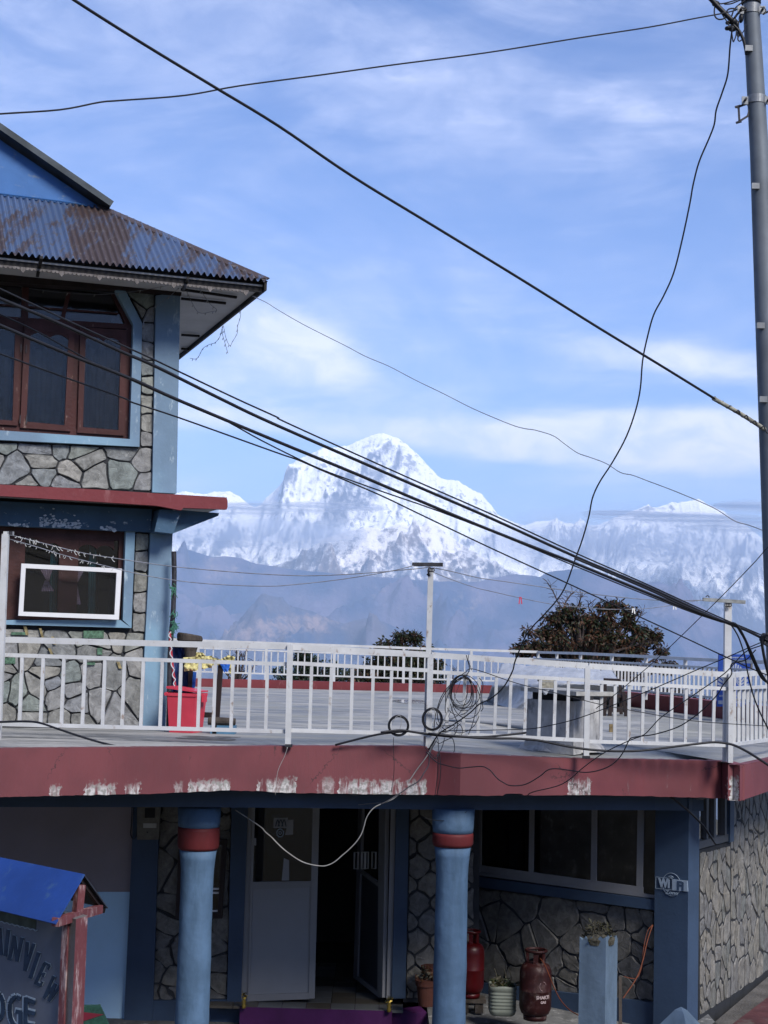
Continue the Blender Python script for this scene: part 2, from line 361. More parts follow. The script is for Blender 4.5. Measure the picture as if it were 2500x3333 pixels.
# stone
def stonemat(name, cols, patina, bump=0.6):
    m_ = bpy.data.materials.new(name); m_.use_nodes = True; t = m_.node_tree; bs = t.nodes['Principled BSDF']
    bs.inputs['Roughness'].default_value = 0.6; bs.inputs['Specular IOR Level'].default_value = 0.45
    oi = N(t, 'ShaderNodeObjectInfo'); cr = N(t, 'ShaderNodeValToRGB'); L(t, oi.outputs['Random'], cr.inputs[0])
    els = cr.color_ramp.elements
    els[0].position = 0; els[0].color = (*cols[0], 1); els[1].position = 1; els[1].color = (*cols[-1], 1)
    for i, c in enumerate(cols[1:-1]): e = els.new((i + 1) / (len(cols) - 1)); e.color = (*c, 1)
    g = N(t, 'ShaderNodeNewGeometry')
    n = N(t, 'ShaderNodeTexNoise'); L(t, g.outputs['Position'], n.inputs['Vector']); n.inputs['Scale'].default_value = 9
    n.inputs['Detail'].default_value = 12; n.inputs['Roughness'].default_value = 0.72; n.inputs['Distortion'].default_value = 0.6
    c = MIX(t, 1.0, cr.outputs[0], MIX(t, SMOOTH(t, n.outputs[0], 0.3, 0.7), (0.55,) * 3, (1.45,) * 3), 'MULTIPLY')
    n2 = N(t, 'ShaderNodeTexNoise'); L(t, g.outputs['Position'], n2.inputs['Vector']); n2.inputs['Scale'].default_value = 22
    n2.inputs['Detail'].default_value = 8; n2.inputs['Roughness'].default_value = 0.7
    c = MIX(t, SMOOTH(t, n2.outputs[0], 0.60, 0.70, 0, 0.6), c, patina)
    L(t, c, bs.inputs['Base Color'])
    bp = N(t, 'ShaderNodeBump'); bp.inputs['Strength'].default_value = bump; bp.inputs['Distance'].default_value = 0.02
    L(t, n.outputs[0], bp.inputs['Height']); L(t, bp.outputs[0], bs.inputs['Normal'])
    return m_
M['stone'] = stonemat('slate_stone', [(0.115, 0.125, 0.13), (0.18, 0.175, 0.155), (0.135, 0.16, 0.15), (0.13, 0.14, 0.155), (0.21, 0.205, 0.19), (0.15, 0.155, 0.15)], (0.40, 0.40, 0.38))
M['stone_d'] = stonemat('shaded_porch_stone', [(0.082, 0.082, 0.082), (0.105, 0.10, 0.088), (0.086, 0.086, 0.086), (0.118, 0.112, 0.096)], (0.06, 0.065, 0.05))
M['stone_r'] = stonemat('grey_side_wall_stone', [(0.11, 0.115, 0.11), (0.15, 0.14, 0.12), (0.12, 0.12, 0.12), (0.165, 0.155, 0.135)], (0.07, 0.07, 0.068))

def floormat():
    m_ = bpy.data.materials.new('terrace_floor_concrete'); m_.use_nodes = True; t = m_.node_tree; bs = t.nodes['Principled BSDF']
    bs.inputs['Specular IOR Level'].default_value = 0.35
    g = N(t, 'ShaderNodeNewGeometry')
    def nz(sc, st, det, rg, loc=0.0, dist=0.0):
        mp = N(t, 'ShaderNodeMapping'); L(t, g.outputs['Position'], mp.inputs[0]); mp.inputs['Scale'].default_value = st; mp.inputs['Location'].default_value = (loc, loc, 0)
        n = N(t, 'ShaderNodeTexNoise'); L(t, mp.outputs[0], n.inputs['Vector']); n.inputs['Scale'].default_value = sc; n.inputs['Detail'].default_value = det; n.inputs['Roughness'].default_value = rg; n.inputs['Distortion'].default_value = dist
        return n.outputs[0]
    a = nz(0.9, (0.55, 1.3, 1), 12, .72, 0, .5); b = nz(2.6, (0.35, 1.5, 1), 12, .75, 5.0, .3); c3 = nz(0.35, (1, 1, 1), 8, .6, 9.0); d = nz(14, (1, 1, 1), 6, .7, 2.0)
    c = MIX(t, SMOOTH(t, a, .40, .60), (0.13, 0.135, 0.14), (0.29, 0.29, 0.28))
    c = MIX(t, SMOOTH(t, b, .52, .66, 0, .75), c, (0.34, 0.345, 0.345))
    c = MIX(t, SMOOTH(t, b, .46, .36, 0, .8), c, (0.075, 0.078, 0.08))
    c = MIX(t, SMOOTH(t, c3, .50, .60, 0, .5), c, (0.185, 0.19, 0.17))
    c = MIX(t, SMOOTH(t, d, .60, .70, 0, .4), c, (0.09, 0.09, 0.09))
    L(t, c, bs.inputs['Base Color']); L(t, SMOOTH(t, a, .4, .6, .55, .85), bs.inputs['Roughness'])
    bp = N(t, 'ShaderNodeBump'); bp.inputs['Strength'].default_value = .3; bp.inputs['Distance'].default_value = .01; L(t, b, bp.inputs['Height']); L(t, bp.outputs[0], bs.inputs['Normal'])
    return m_
M['concrete'] = floormat()
# ------------------------------------------------------------------ ground and mountains
def ground():
    V = []; F = []
    rr = [0, 10, 20, 30, 40, 48, 56, 70, 90, 120, 170, 250, 400, 700, 1200, 2000, 3200, 5000, 8000, 12000, 18000, 26000]
    na = 72
    for r in rr:
        for k in range(na):
            a = 2 * math.pi * k / na; x = r * math.sin(a); y = r * math.cos(a) + 10
            f = max(0.0, y - 46) if y > 46 else 0.0
            z = GZ - .01
            if y > 40: z = GZ - 1250 * (1 - math.exp(-(y - 40) / 2200.0)) - min(3.0, (y - 40) * 0.15)
            if abs(x) > 60: z -= 700 * (1 - math.exp(-(abs(x) - 60) / 2500.0)) * (1 if y > -60 else 0.0)
            if y < -24: z += min(40.0, (-24 - y) * 0.25)
            V.append((x, y, z))
    for i in range(len(rr) - 1):
        for k in range(na):
            F.append([i * na + k, (i + 1) * na + k, (i + 1) * na + (k + 1) % na, i * na + (k + 1) % na])
    gm = mat('earth_and_grass', (0.09, 0.085, 0.065), 0.95, 0.10, 0.05, 0.0, 6)
    tag(mesh('ground', V, F, gm, smooth=True), kind='structure')
ground()

def fbm(x, y, z, o=5, g=0.55, l=2.05):
    a = 1.0; s = 0.0
    for _ in range(o):
        s += a * noise.noise((x, y, z)); a *= g; x *= l; y *= l; z *= l
    return s
def ridged(x, y, z, o=6, g=0.55, l=2.1):
    a = 1.0; s = 0.0; w = 1.0
    for _ in range(o):
        n = 1.0 - abs(noise.noise((x, y, z))) * 1.9
        n = max(0.0, n) ** 2 * w; w = min(1.0, n * 1.9)
        s += a * n; a *= g; x *= l; y *= l; z *= l
    return s
def terrain(name, prof, D, depth, zb, amp, wl, M_, nx, ny, seed, jag=2.0, p=1.25, asp=0.45, x0=-300, x1=2800, skew=0.0, swing=0.0, lean=0.0, fade=0.10, fine=0.22, spurs=(), flute=0.0):
    xs = np.linspace(x0, x1, nx); px = [a for a, b in prof]; py = [b for a, b in prof]
    V = np.zeros((ny + 4, nx, 3)); F = []
    for i, x in enumerate(xs):
        y = float(np.interp(x, px, py)) + jag * fbm(x * 0.020, seed, 1.7, 5, 0.7)
        t0 = P(x, y, D)
        dd = D + swing * fbm(x * 0.003, seed, 9.1, 3)
        t0 = P(x, y, dd)
        for j in range(ny):
            t = (j / (ny - 1)) ** 1.15
            X = t0.x - lean * t * depth; Y = t0.y - t * depth
            z = zb + (t0.z - zb) * (1 - t) ** p
            k = min(1.0, t / fade) * (1 - 0.4 * t)
            u = (X + skew * (t0.y - Y)) / wl; v = Y / wl * asp
            wx = 0.35 * noise.noise((u * 0.8, v * 0.8, seed + 4.0))
            n = ridged(u + wx, v, seed) - 0.95
            n2 = fbm(X / wl * 3.1, Y / wl * 3.1, seed + 2, 4)
            n3 = ridged(u * 3.3 + wx, v * 1.6, seed + 7, 4) - .9
            z += k * amp * (n + 0.16 * n2 + fine * n3)
            for (xk, sk, wk, hk, tk) in spurs:
                d = abs(x + 14 * noise.noise((t * 9, xk, 1)) - xk - sk * t) / (wk * (1 + 1.2 * t))
                if d < 1: z += 0.8 * hk * (1 - d) ** 1.2 * min(1.0, t / 0.10) ** 1.2 * max(0.0, 1 - t / tk)
            if flute: z += flute * (1 - abs(noise.noise((X / 85.0 + wx * 1.5, Y / 900.0, seed + 9))) * 2) * min(1, t / .06) * max(0.0, 1 - t * 1.6)
            V[j + 3, i] = (X, Y, z)
        for j, (b, dz) in enumerate(((4500, 1800), (1800, 700), (500, 160))):
            V[j, i] = (t0.x, t0.y + b, t0.z - dz + 40 * noise.noise((t0.x / 700, j, seed)))
    nyy = ny + 3
    V = V[:nyy].reshape(-1, 3)
    for j in range(nyy - 1):
        b = j * nx
        F += [[b + i, b + nx + i, b + nx + i + 1, b + i + 1] for i in range(nx - 1)]
    o = mesh(name, V, F, M_, smooth=True); tag(o, kind='structure'); return o

def rockmat(name, rock, rock2, snow, zlo, zhi, steep0, steep1, fine, scars=None, spots=None, amt=2.6, base=None, streak=1.0):
    m_ = bpy.data.materials.new(name); m_.use_nodes = True; t = m_.node_tree; bs = t.nodes['Principled BSDF']
    bs.inputs['Roughness'].default_value = 0.9; bs.inputs['Specular IOR Level'].default_value = 0.1
    g = N(t, 'ShaderNodeNewGeometry')
    sp_ = N(t, 'ShaderNodeSeparateXYZ'); L(t, g.outputs['Position'], sp_.inputs[0])
    sn = N(t, 'ShaderNodeSeparateXYZ'); L(t, g.outputs['Normal'], sn.inputs[0])
    n = N(t, 'ShaderNodeTexNoise'); L(t, g.outputs['Position'], n.inputs['Vector']); n.inputs['Scale'].default_value = fine
    n.inputs['Detail'].default_value = 11; n.inputs['Roughness'].default_value = 0.66
    n2 = N(t, 'ShaderNodeTexNoise'); L(t, g.outputs['Position'], n2.inputs['Vector']); n2.inputs['Scale'].default_value = fine * 0.2
    n2.inputs['Detail'].default_value = 6
    c = MIX(t, SMOOTH(t, n2.outputs[0], 0.35, 0.65), rock, rock2)
    if scars:
        scol, lst = scars
        tot = None
        for (X, Y, Z, rx, rz, a_) in lst:
            dx = MATH(t, 'DIVIDE', MATH(t, 'SUBTRACT', sp_.outputs[0], X), rx); dz = MATH(t, 'DIVIDE', MATH(t, 'SUBTRACT', sp_.outputs[2], Z), rz)
            q = MATH(t, 'EXPONENT', MATH(t, 'MULTIPLY', MATH(t, 'ADD', MATH(t, 'MULTIPLY', dx, dx), MATH(t, 'MULTIPLY', dz, dz)), -1))
            q = MATH(t, 'MULTIPLY', q, a_); tot = q if tot is None else MATH(t, 'ADD', tot, q)
        k = MATH(t, 'ADD', tot, MATH(t, 'MULTIPLY', MATH(t, 'SUBTRACT', n.outputs[0], 0.5), 3.6))
        c = MIX(t, SMOOTH(t, k, 0.35, 1.5, 0, 0.62), c, scol)
    if snow:
        alt = MATH(t, 'DIVIDE', MATH(t, 'SUBTRACT', sp_.outputs[2], zlo), zhi - zlo)
        k = MATH(t, 'ADD', alt, MATH(t, 'MULTIPLY', MATH(t, 'SUBTRACT', n.outputs[0], 0.5), amt))
        k = MATH(t, 'ADD', k, MATH(t, 'MULTIPLY', MATH(t, 'SUBTRACT', n2.outputs[0], 0.5), 1.2))
        a = SMOOTH(t, k, 0.25, 0.75)
        st = MATH(t, 'ADD', sn.outputs[2], MATH(t, 'MULTIPLY', MATH(t, 'SUBTRACT', n.outputs[0], 0.5), 0.9))
        b = SMOOTH(t, st, steep0, steep1)
        c = MIX(t, MATH(t, 'MULTIPLY', a, b), c, snow)
    if spots:
        tot = None
        for (X, Y, Z, rx, rz, a_) in spots:
            dx = MATH(t, 'DIVIDE', MATH(t, 'SUBTRACT', sp_.outputs[0], X), rx); dz = MATH(t, 'DIVIDE', MATH(t, 'SUBTRACT', sp_.outputs[2], Z), rz)
            q = MATH(t, 'MULTIPLY', MATH(t, 'EXPONENT', MATH(t, 'MULTIPLY', MATH(t, 'ADD', MATH(t, 'MULTIPLY', dx, dx), MATH(t, 'MULTIPLY', dz, dz)), -1)), a_)
            tot = q if tot is None else MATH(t, 'ADD', tot, q)
        k = MATH(t, 'ADD', tot, MATH(t, 'MULTIPLY', MATH(t, 'SUBTRACT', n.outputs[0], 0.5), 4.5))
        c = MIX(t, SMOOTH(t, k, 0.45, 0.85, 0, 0.75), c, rock2)
    L(t, c, bs.inputs['Base Color'])
    bp = N(t, 'ShaderNodeBump'); bp.inputs['Strength'].default_value = 0.8; bp.inputs['Distance'].default_value = 0.5 / fine
    L(t, n.outputs[0], bp.inputs['Height']); L(t, bp.outputs[0], bs.inputs['Normal']); return m_

DA, DB, DC, DD_ = 21000.0, 18500.0, 16500.0, 13500.0
A_prof = [(-400, 1640), (300, 1612), (520, 1600), (560, 1608), (608, 1597), (640, 1606), (666, 1607), (700, 1600), (746, 1597), (771, 1611), (811, 1642),
          (832, 1650), (851, 1640), (869, 1618), (912, 1578), (926, 1556), (934, 1532), (948, 1512), (963, 1499), (1014, 1474), (1050, 1459), (1100, 1455), (1137, 1448),
          (1173, 1430), (1223, 1412), (1245, 1409), (1296, 1428), (1332, 1452), (1368, 1488), (1429, 1553), (1450, 1560), (1484, 1564), (1498, 1571),
          (1527, 1589), (1570, 1611), (1600, 1647), (1621, 1676), (1665, 1696), (1708, 1712), (1741, 1698), (1779, 1693), (1833, 1698), (1871, 1704),
          (1915, 1712), (1953, 1709), (2001, 1687), (2045, 1668), (2077, 1658), (2110, 1641), (2132, 1651), (2160, 1645), (2186, 1636), (2208, 1639), (2251, 1630),
          (2275, 1624), (2305, 1643), (2360, 1666), (2414, 1704), (2446, 1725), (2500, 1768), (2800, 1800)]
def pz(y, D): return P(1250, y, D).z
def scar(x, y, D, rx, ry, a): p = P(x, y, D); return (p.x, p.y, p.z, rx * D / FPX, ry * D / FPX, a)
mA = rockmat('high_snow_and_rock', (0.16, 0.18, 0.24), (0.11, 0.13, 0.19), (0.95, 0.95, 0.96), pz(2080, DA), pz(1740, DA), 0.18, 0.46, 0.011, amt=1.3,
             spots=[scar(1325, 1500, DA - 300, 55, 34, .75), scar(1262, 1462, DA, 45, 22, .6), scar(942, 1562, DA, 22, 40, .8), scar(1040, 1520, DA - 300, 60, 40, .4), scar(1095, 1600, DA - 400, 50, 40, .5), scar(1450, 1600, DA - 400, 60, 40, .55), scar(1560, 1660, DA - 300, 70, 40, .5), scar(1200, 1690, DA - 800, 200, 50, .5),
                    scar(800, 1740, DA - 800, 200, 60, .45), scar(1900, 1760, DA - 700, 180, 70, .65), scar(2200, 1770, DA - 700, 260, 90, .75), scar(2400, 1880, DA - 900, 120, 80, .45), scar(2110, 1655, DA, 26, 14, .8), scar(2190, 1655, DA, 20, 12, .7)])
terrain('snow_mountain', A_prof, DA, 4200, -900, 380, 950, mA, 1150, 260, 3.3, jag=4.0, p=1.45, asp=0.5, skew=0.5, fade=0.10, flute=22, fine=.16,
        spurs=((600, -40, 60, 160, .6), (760, 30, 50, 150, .6), (880, -60, 45, 170, .7), (945, -120, 40, 260, .8), (1035, -60, 60, 240, .7), (1120, 40, 45, 160, .5), (1180, -90, 40, 130, .35), (1262, 30, 70, 260, .8), (1372, 190, 60, 300, .9), (1470, 150, 45, 210, .7), (1560, 60, 50, 200, .8), (1640, 160, 50, 200, .8),
               (1790, -30, 50, 160, .7), (1900, -120, 55, 170, .8), (2030, -240, 60, 180, .9), (2140, -260, 50, 150, .9), (2230, -280, 60, 180, .9), (2330, -120, 60, 170, .9), (2430, 80, 60, 160, .9)))
B_prof = [(-300, 2150), (700, 1960), (800, 1890), (876, 1846), (920, 1833), (956, 1817), (1006, 1785), (1050, 1756), (1100, 1741), (1137, 1727), (1209, 1716), (1245, 1722), (1281, 1705),
          (1310, 1709), (1330, 1716), (1350, 1700), (1372, 1712), (1390, 1694), (1426, 1712), (1462, 1741), (1513, 1777), (1585, 1821), (1671, 1864), (1714, 1885),
          (1800, 1900), (1900, 1960), (2100, 2080), (2800, 2300)]
mB = rockmat('middle_ridge_snow_and_scree', (0.20, 0.16, 0.15), (0.10, 0.12, 0.19), (0.92, 0.88, 0.86), pz(1990, DB - 900), pz(1640, DB), 0.10, 0.50, 0.011, amt=2.3)
terrain('snowy_ridge', B_prof, DB, 2500, -1050, 300, 900, mB, 760, 170, 8.1, jag=5.0, p=1.15, asp=0.9, skew=-0.3, fade=0.10, flute=5, fine=.14,
        spurs=((1000, -160, 50, 170, .8), (1105, -120, 45, 190, .8), (1210, -60, 45, 180, .8), (1290, 60, 40, 190, .8), (1350, -50, 35, 200, .7), (1395, 140, 40, 220, .9), (1470, 170, 50, 180, .9), (1580, 160, 60, 160, .9)))
C_prof = [(-300, 1880), (400, 1850), (500, 1830), (565, 1799), (601, 1786), (645, 1799), (692, 1815), (739, 1810), (789, 1817), (826, 1832), (876, 1841), (930, 1850), (1100, 1868),
          (1250, 1880), (1400, 1890), (1550, 1895), (1671, 1868), (1714, 1872), (1757, 1877), (1784, 1861), (1817, 1858), (1860, 1854), (1904, 1850), (1960, 1872), (2020, 1892), (2088, 1899), (2143, 1894),
          (2175, 1905), (2208, 1924), (2251, 1953), (2305, 1986), (2360, 2024), (2414, 2067), (2500, 2122), (2800, 2260)]
def scar(x, y, D, rx, ry, a): p = P(x, y, D); return (p.x, p.y, p.z, rx * D / FPX, ry * D / FPX, a)
mC = rockmat('haze_blue_forest_hillside', (0.016, 0.038, 0.11), (0.12, 0.11, 0.18), None, 0, 1, 0, 1, 0.009,  # blue of distant haze is put into the forest colours
             scars=((0.34, 0.27, 0.25), [scar(700, 1850, DC - 700, 110, 50, .75), scar(1330, 1975, DC - 1500, 60, 20, .35), scar(2400, 2120, DC - 1000, 90, 60, .3), scar(1560, 1960, DC - 1500, 90, 60, .5), scar(1250, 1920, DC - 900, 160, 40, .4), scar(2150, 1990, DC - 900, 120, 50, .4)]))
terrain('hills', C_prof, DC, 3600, -1150, 330, 1300, mC, 520, 140, 5.5, jag=1.6, p=1.05, asp=0.9, skew=0.3, fade=0.08, fine=.16,
        spurs=((600, 200, 120, 180, .9), (830, 160, 100, 160, .9), (1080, -200, 120, 200, .9), (1300, 150, 120, 200, .9), (1560, -120, 120, 200, .9), (1880, -260, 110, 220, .9), (2150, 200, 110, 230, .9), (2330, 320, 90, 180, .9)))
D_prof = [(-300, 2160), (500, 2150), (600, 2130), (710, 2081), (775, 2023), (820, 1975), (847, 1951), (883, 1953), (948, 1973), (1020, 1990), (1080, 2018), (1122, 2031), (1160, 2018), (1194, 2012),
          (1230, 2018), (1267, 2031), (1332, 2067), (1450, 2110), (1600, 2150), (1900, 2180), (2800, 2230)]
mD = rockmat('eroded_lower_spur', (0.03, 0.055, 0.12), (0.10, 0.09, 0.12), None, 0, 1, 0, 1, 0.012,  # bluish ground tones carry painted haze here too
             scars=((0.36, 0.26, 0.23), [scar(760, 2075, DD_ - 300, 90, 60, .95), scar(885, 2055, DD_ - 300, 60, 60, 1.0), scar(1000, 2035, DD_ - 300, 90, 34, 1.0), scar(1080, 2010, DD_, 80, 24, .7)]))
terrain('eroded_spur', D_prof, DD_, 2200, -1200, 230, 800, mD, 420, 90, 2.2, jag=1.5, p=1.0, asp=0.9, skew=-0.2, fade=0.06, fine=.18,
        spurs=((700, -160, 50, 120, .9), (790, -60, 45, 130, .9), (862, -20, 45, 150, .9), (930, 90, 45, 140, .9), (1010, 160, 50, 130, .9), (1190, 60, 60, 120, .9), (1300, 160, 60, 100, .9)))

# thin cloud bank lying across the foot of the peak
def softmat(name, col, amax, nscale):
    m_ = bpy.data.materials.new(name); m_.use_nodes = True; t = m_.node_tree; t.nodes.clear()
    lw = N(t, 'ShaderNodeLayerWeight'); lw.inputs[0].default_value = 0.5
    g = N(t, 'ShaderNodeNewGeometry'); n = N(t, 'ShaderNodeTexNoise'); L(t, g.outputs['Position'], n.inputs['Vector'])
    n.inputs['Scale'].default_value = nscale; n.inputs['Detail'].default_value = 6
    f = MATH(t, 'POWER', MATH(t, 'SUBTRACT', 1.0, lw.outputs['Facing'], clamp=True), 1.6)
    f = MATH(t, 'MULTIPLY', f, SMOOTH(t, n.outputs[0], 0.25, 0.7, 0.5, 1.0))
    f = MATH(t, 'MULTIPLY', f, amax, clamp=True)
    d = N(t, 'ShaderNodeBsdfDiffuse'); d.inputs[0].default_value = (*col, 1)
    tl = N(t, 'ShaderNodeBsdfTranslucent'); tl.inputs[0].default_value = (*col, 1)
    a = N(t, 'ShaderNodeMixShader'); a.inputs[0].default_value = 0.5; L(t, d.outputs[0], a.inputs[1]); L(t, tl.outputs[0], a.inputs[2])
    tr = N(t, 'ShaderNodeBsdfTransparent')
    b = N(t, 'ShaderNodeMixShader'); L(t, f, b.inputs[0]); L(t, tr.outputs[0], b.inputs[1]); L(t, a.outputs[0], b.inputs[2])
    o = N(t, 'ShaderNodeOutputMaterial'); L(t, b.outputs[0], o.inputs[0]); return m_
cm = softmat('cloud_bank_vapour', (0.50, 0.53, 0.62), 0.9, 0.0004)
import bmesh
cm2 = softmat('low_haze_shell', (0.55, 0.63, 0.80), 0.62, 0.0006)  # pale see-through shells added to paint haze low on the massif
def bank(label, bits, D, cm=cm):
    V = []; F = []
    for (x, y, rx, ry) in bits:
        bm = bmesh.new(); bmesh.ops.create_icosphere(bm, subdivisions=4, radius=1.0)
        c = P(x, y, D); sx = rx * D / FPX; sz = ry * D / FPX; b = len(V)
        for v in bm.verts:
            k = 1.0
            V.append((c.x + v.co.x * sx * k, c.y + v.co.y * sx * 0.5 * k, c.z + v.co.z * sz * k))
        F += [[q.index + b for q in f.verts] for f in bm.faces]; bm.free()
    o = mesh('cloud_bank', V, F, cm, smooth=True); tag(o, kind='structure', label=label); return o
bank('thin grey cloud bank across the foot of the snowy peak', [(700, 1660, 250, 22), (930, 1652, 230, 24), (1090, 1645, 170, 15), (1180, 1655, 90, 12)], 18600)
bank('broad added haze shell over the lower snow slopes left of the peak', [(760, 1735, 440, 105)], 18500, cm2)
bank('broad added haze shell hanging below the right hand snow ridge', [(2150, 1780, 640, 150)], 18500, cm2)
bank('small grey cloud wisp low on the right hand peaks', [(2480, 1650, 170, 26), (2150, 1684, 260, 20), (2300, 1690, 240, 26), (2050, 1672, 160, 14), (2420, 1720, 200, 22)], 18600)

# haze
hz = bpy.data.materials.new('haze_air'); hz.use_nodes = True; t = hz.node_tree; t.nodes.clear()
pv = N(t, 'ShaderNodeVolumePrincipled'); pv.inputs['Color'].default_value = (0.49, 0.68, 1.0, 1); pv.inputs['Density'].default_value = 4.9e-5
pv.inputs['Anisotropy'].default_value = -0.25
o = N(t, 'ShaderNodeOutputMaterial'); L(t, pv.outputs[0], o.inputs['Volume'])
b = MB(); b.box((0, 2500, -1960), (1, 0, 0), (0, 1, 0), 60000, 62000, 1960 + pz(1400, DA) + 60); hb = b.build('haze', hz); tag(hb, kind='stuff')
M['glassc'] = glass('clear_glass', (0.86, 0.86, 0.88), 1.0)
M['lwood'] = mat('dark_red_brown_window_wood', (.040, .016, .015), .5, .3, 5, .3, 30)
M['dgrey'] = mat('dark_grey_frame', (.05, .055, .065), .5, .1, 3, .03, 30)
# ------------------------------------------------------------------ crazy-paving stones
def clip(poly, a, b, c):
    """keep a*x+b*y<=c"""
    out = []
    for i in range(len(poly)):
        p = poly[i]; q = poly[(i + 1) % len(poly)]
        dp = a * p[0] + b * p[1] - c; dq = a * q[0] + b * q[1] - c
        if dp <= 0: out.append(p)
        if (dp < 0 < dq) or (dq < 0 < dp):
            t = dp / (dp - dq); out.append((p[0] + t * (q[0] - p[0]), p[1] + t * (q[1] - p[1])))
    return out
def area(p): return 0.5 * sum(p[i][0] * p[(i + 1) % len(p)][1] - p[(i + 1) % len(p)][0] * p[i][1] for i in range(len(p)))
def stones(plane, poly_uv, size, parent, mt, rnd, gap=0.022, thick=0.03, off=0.0, aspect=1.0, seeds=None, relax=1, name='stone', rough=0.012):
    """poly_uv: convex outline in plane coordinates (u, z). Voronoi cells, shrunk to leave the joints, each its own object"""
    if area(poly_uv) < 0: poly_uv = poly_uv[::-1]
    A = abs(area(poly_uv)); us = [p[0] for p in poly_uv]; zs = [p[1] for p in poly_uv]
    sc = lambda p: (p[0] * aspect, p[1])
    if seeds is None:
        n = max(3, int(A / (size * size))); seeds = []
        def inside(p):
            for i in range(len(poly_uv)):
                a = poly_uv[i]; b = poly_uv[(i + 1) % len(poly_uv)]
                if (b[0] - a[0]) * (p[1] - a[1]) - (b[1] - a[1]) * (p[0] - a[0]) < 0: return False
            return True
        tries = 0; mind = size * 0.62
        while len(seeds) < n and tries < 9000:
            tries += 1; p = (rnd.uniform(min(us), max(us)), rnd.uniform(min(zs), max(zs)))
            if not inside(p): continue
            md = mind * rnd.choice((.7, .9, 1.1, 1.45))
            if all(math.hypot((p[0] - q[0]) * aspect, p[1] - q[1]) > md for q in seeds): seeds.append(p)
            if tries % 900 == 0: mind *= 0.85
    cnt = 0
    for s in seeds:
        cell = list(poly_uv)
        for q in seeds:
            if q is s: continue
            dx = (q[0] - s[0]) * aspect * aspect; dy = q[1] - s[1]
            mx = (q[0] + s[0]) / 2; my = (q[1] + s[1]) / 2
            cell = clip(cell, dx, dy, dx * mx + dy * my)
            if len(cell) < 3: break
        if len(cell) < 3 or abs(area(cell)) < size * size * 0.05: continue
        # inset by gap/2
        ins = list(cell); k = len(cell)
        for i in range(k):
            a = cell[i]; b = cell[(i + 1) % k]; ex, ey = b[0] - a[0], b[1] - a[1]; l = math.hypot(ex, ey)
            if l < 1e-5: continue
            nx, ny = ey / l, -ex / l
            ins = clip(ins, nx, ny, nx * a[0] + ny * a[1] - gap / 2 * rnd.uniform(.8, 1.3))
            if len(ins) < 3: break
        if len(ins) < 3: continue
        # drop very short edges, round the corners a little and make the edges wander
        pts = [p for i, p in enumerate(ins) if math.hypot(p[0] - ins[i - 1][0], p[1] - ins[i - 1][1]) > size * 0.05]
        if len(pts) < 3: continue
        cc = (sum(p[0] for p in pts) / len(pts), sum(p[1] for p in pts) / len(pts)); ring = []
        for i, p in enumerate(pts):
            a = pts[i - 1]; b = pts[(i + 1) % len(pts)]
            r = rnd.uniform(.04, .13)
            ring.append((p[0] + (a[0] - p[0]) * r, p[1] + (a[1] - p[1]) * r))
            ring.append((p[0] + (b[0] - p[0]) * r, p[1] + (b[1] - p[1]) * r))
            j = rnd.uniform(-1, 1) * rough
            mx, my = (p[0] + b[0]) / 2, (p[1] + b[1]) / 2; l = math.hypot(b[0] - p[0], b[1] - p[1]) + 1e-6
            if l > size * 0.35: ring.append((mx - (b[1] - p[1]) / l * j, my + (b[0] - p[0]) / l * j))
        n = len(ring); h = thick * rnd.uniform(.3, .95); V = []; tu, tv = rnd.uniform(-.05, .05), rnd.uniform(-.05, .05)
        for p in ring: V.append(plane.wp(p[0], p[1], off))
        for p in ring:
            q = (p[0] + (cc[0] - p[0]) * 0.02, p[1] + (cc[1] - p[1]) * 0.02); V.append(plane.wp(q[0], q[1], off + h * 0.72))
        for p in ring:
            q = (p[0] + (cc[0] - p[0]) * 0.07, p[1] + (cc[1] - p[1]) * 0.07); V.append(plane.wp(q[0], q[1], off + h + rnd.uniform(-.004, .004) + max(-h * .5, (q[0] - cc[0]) * tu + (q[1] - cc[1]) * tv)))
        V.append(plane.wp(cc[0], cc[1], off + h + rnd.uniform(-.006, .008)))
        F = []
        for i in range(n):
            j = (i + 1) % n
            F += [[i, j, n + j, n + i], [n + i, n + j, 2 * n + j, 2 * n + i], [2 * n + i, 2 * n + j, 3 * n]]
        mesh(name, V, F, mt, parent); cnt += 1
    return cnt
def uvp(plane, px, off=0.0): return [plane.loc(plane.hit(x, y, off)) for x, y in px]
def frame_ring(name, plane, outer, inner, mt, parent, off, thick): return pxframe(name, plane, outer, inner, mt, parent, off, thick)

# ------------------------------------------------------------------ upper house on the terrace
TZ = 3.50
k0 = PZ(537, 2377, 3.49); KU = Vector((1, 0.35, 0)).normalized()
PA = Plane(k0 - KU * 5, k0)
e1 = PA.u; e2 = -PA.n
house = empty('guest_house', (k0.x - 1.5, k0.y, 3.5), 'blue and stone guest house with rusty corrugated roof standing on the terrace', 'house')
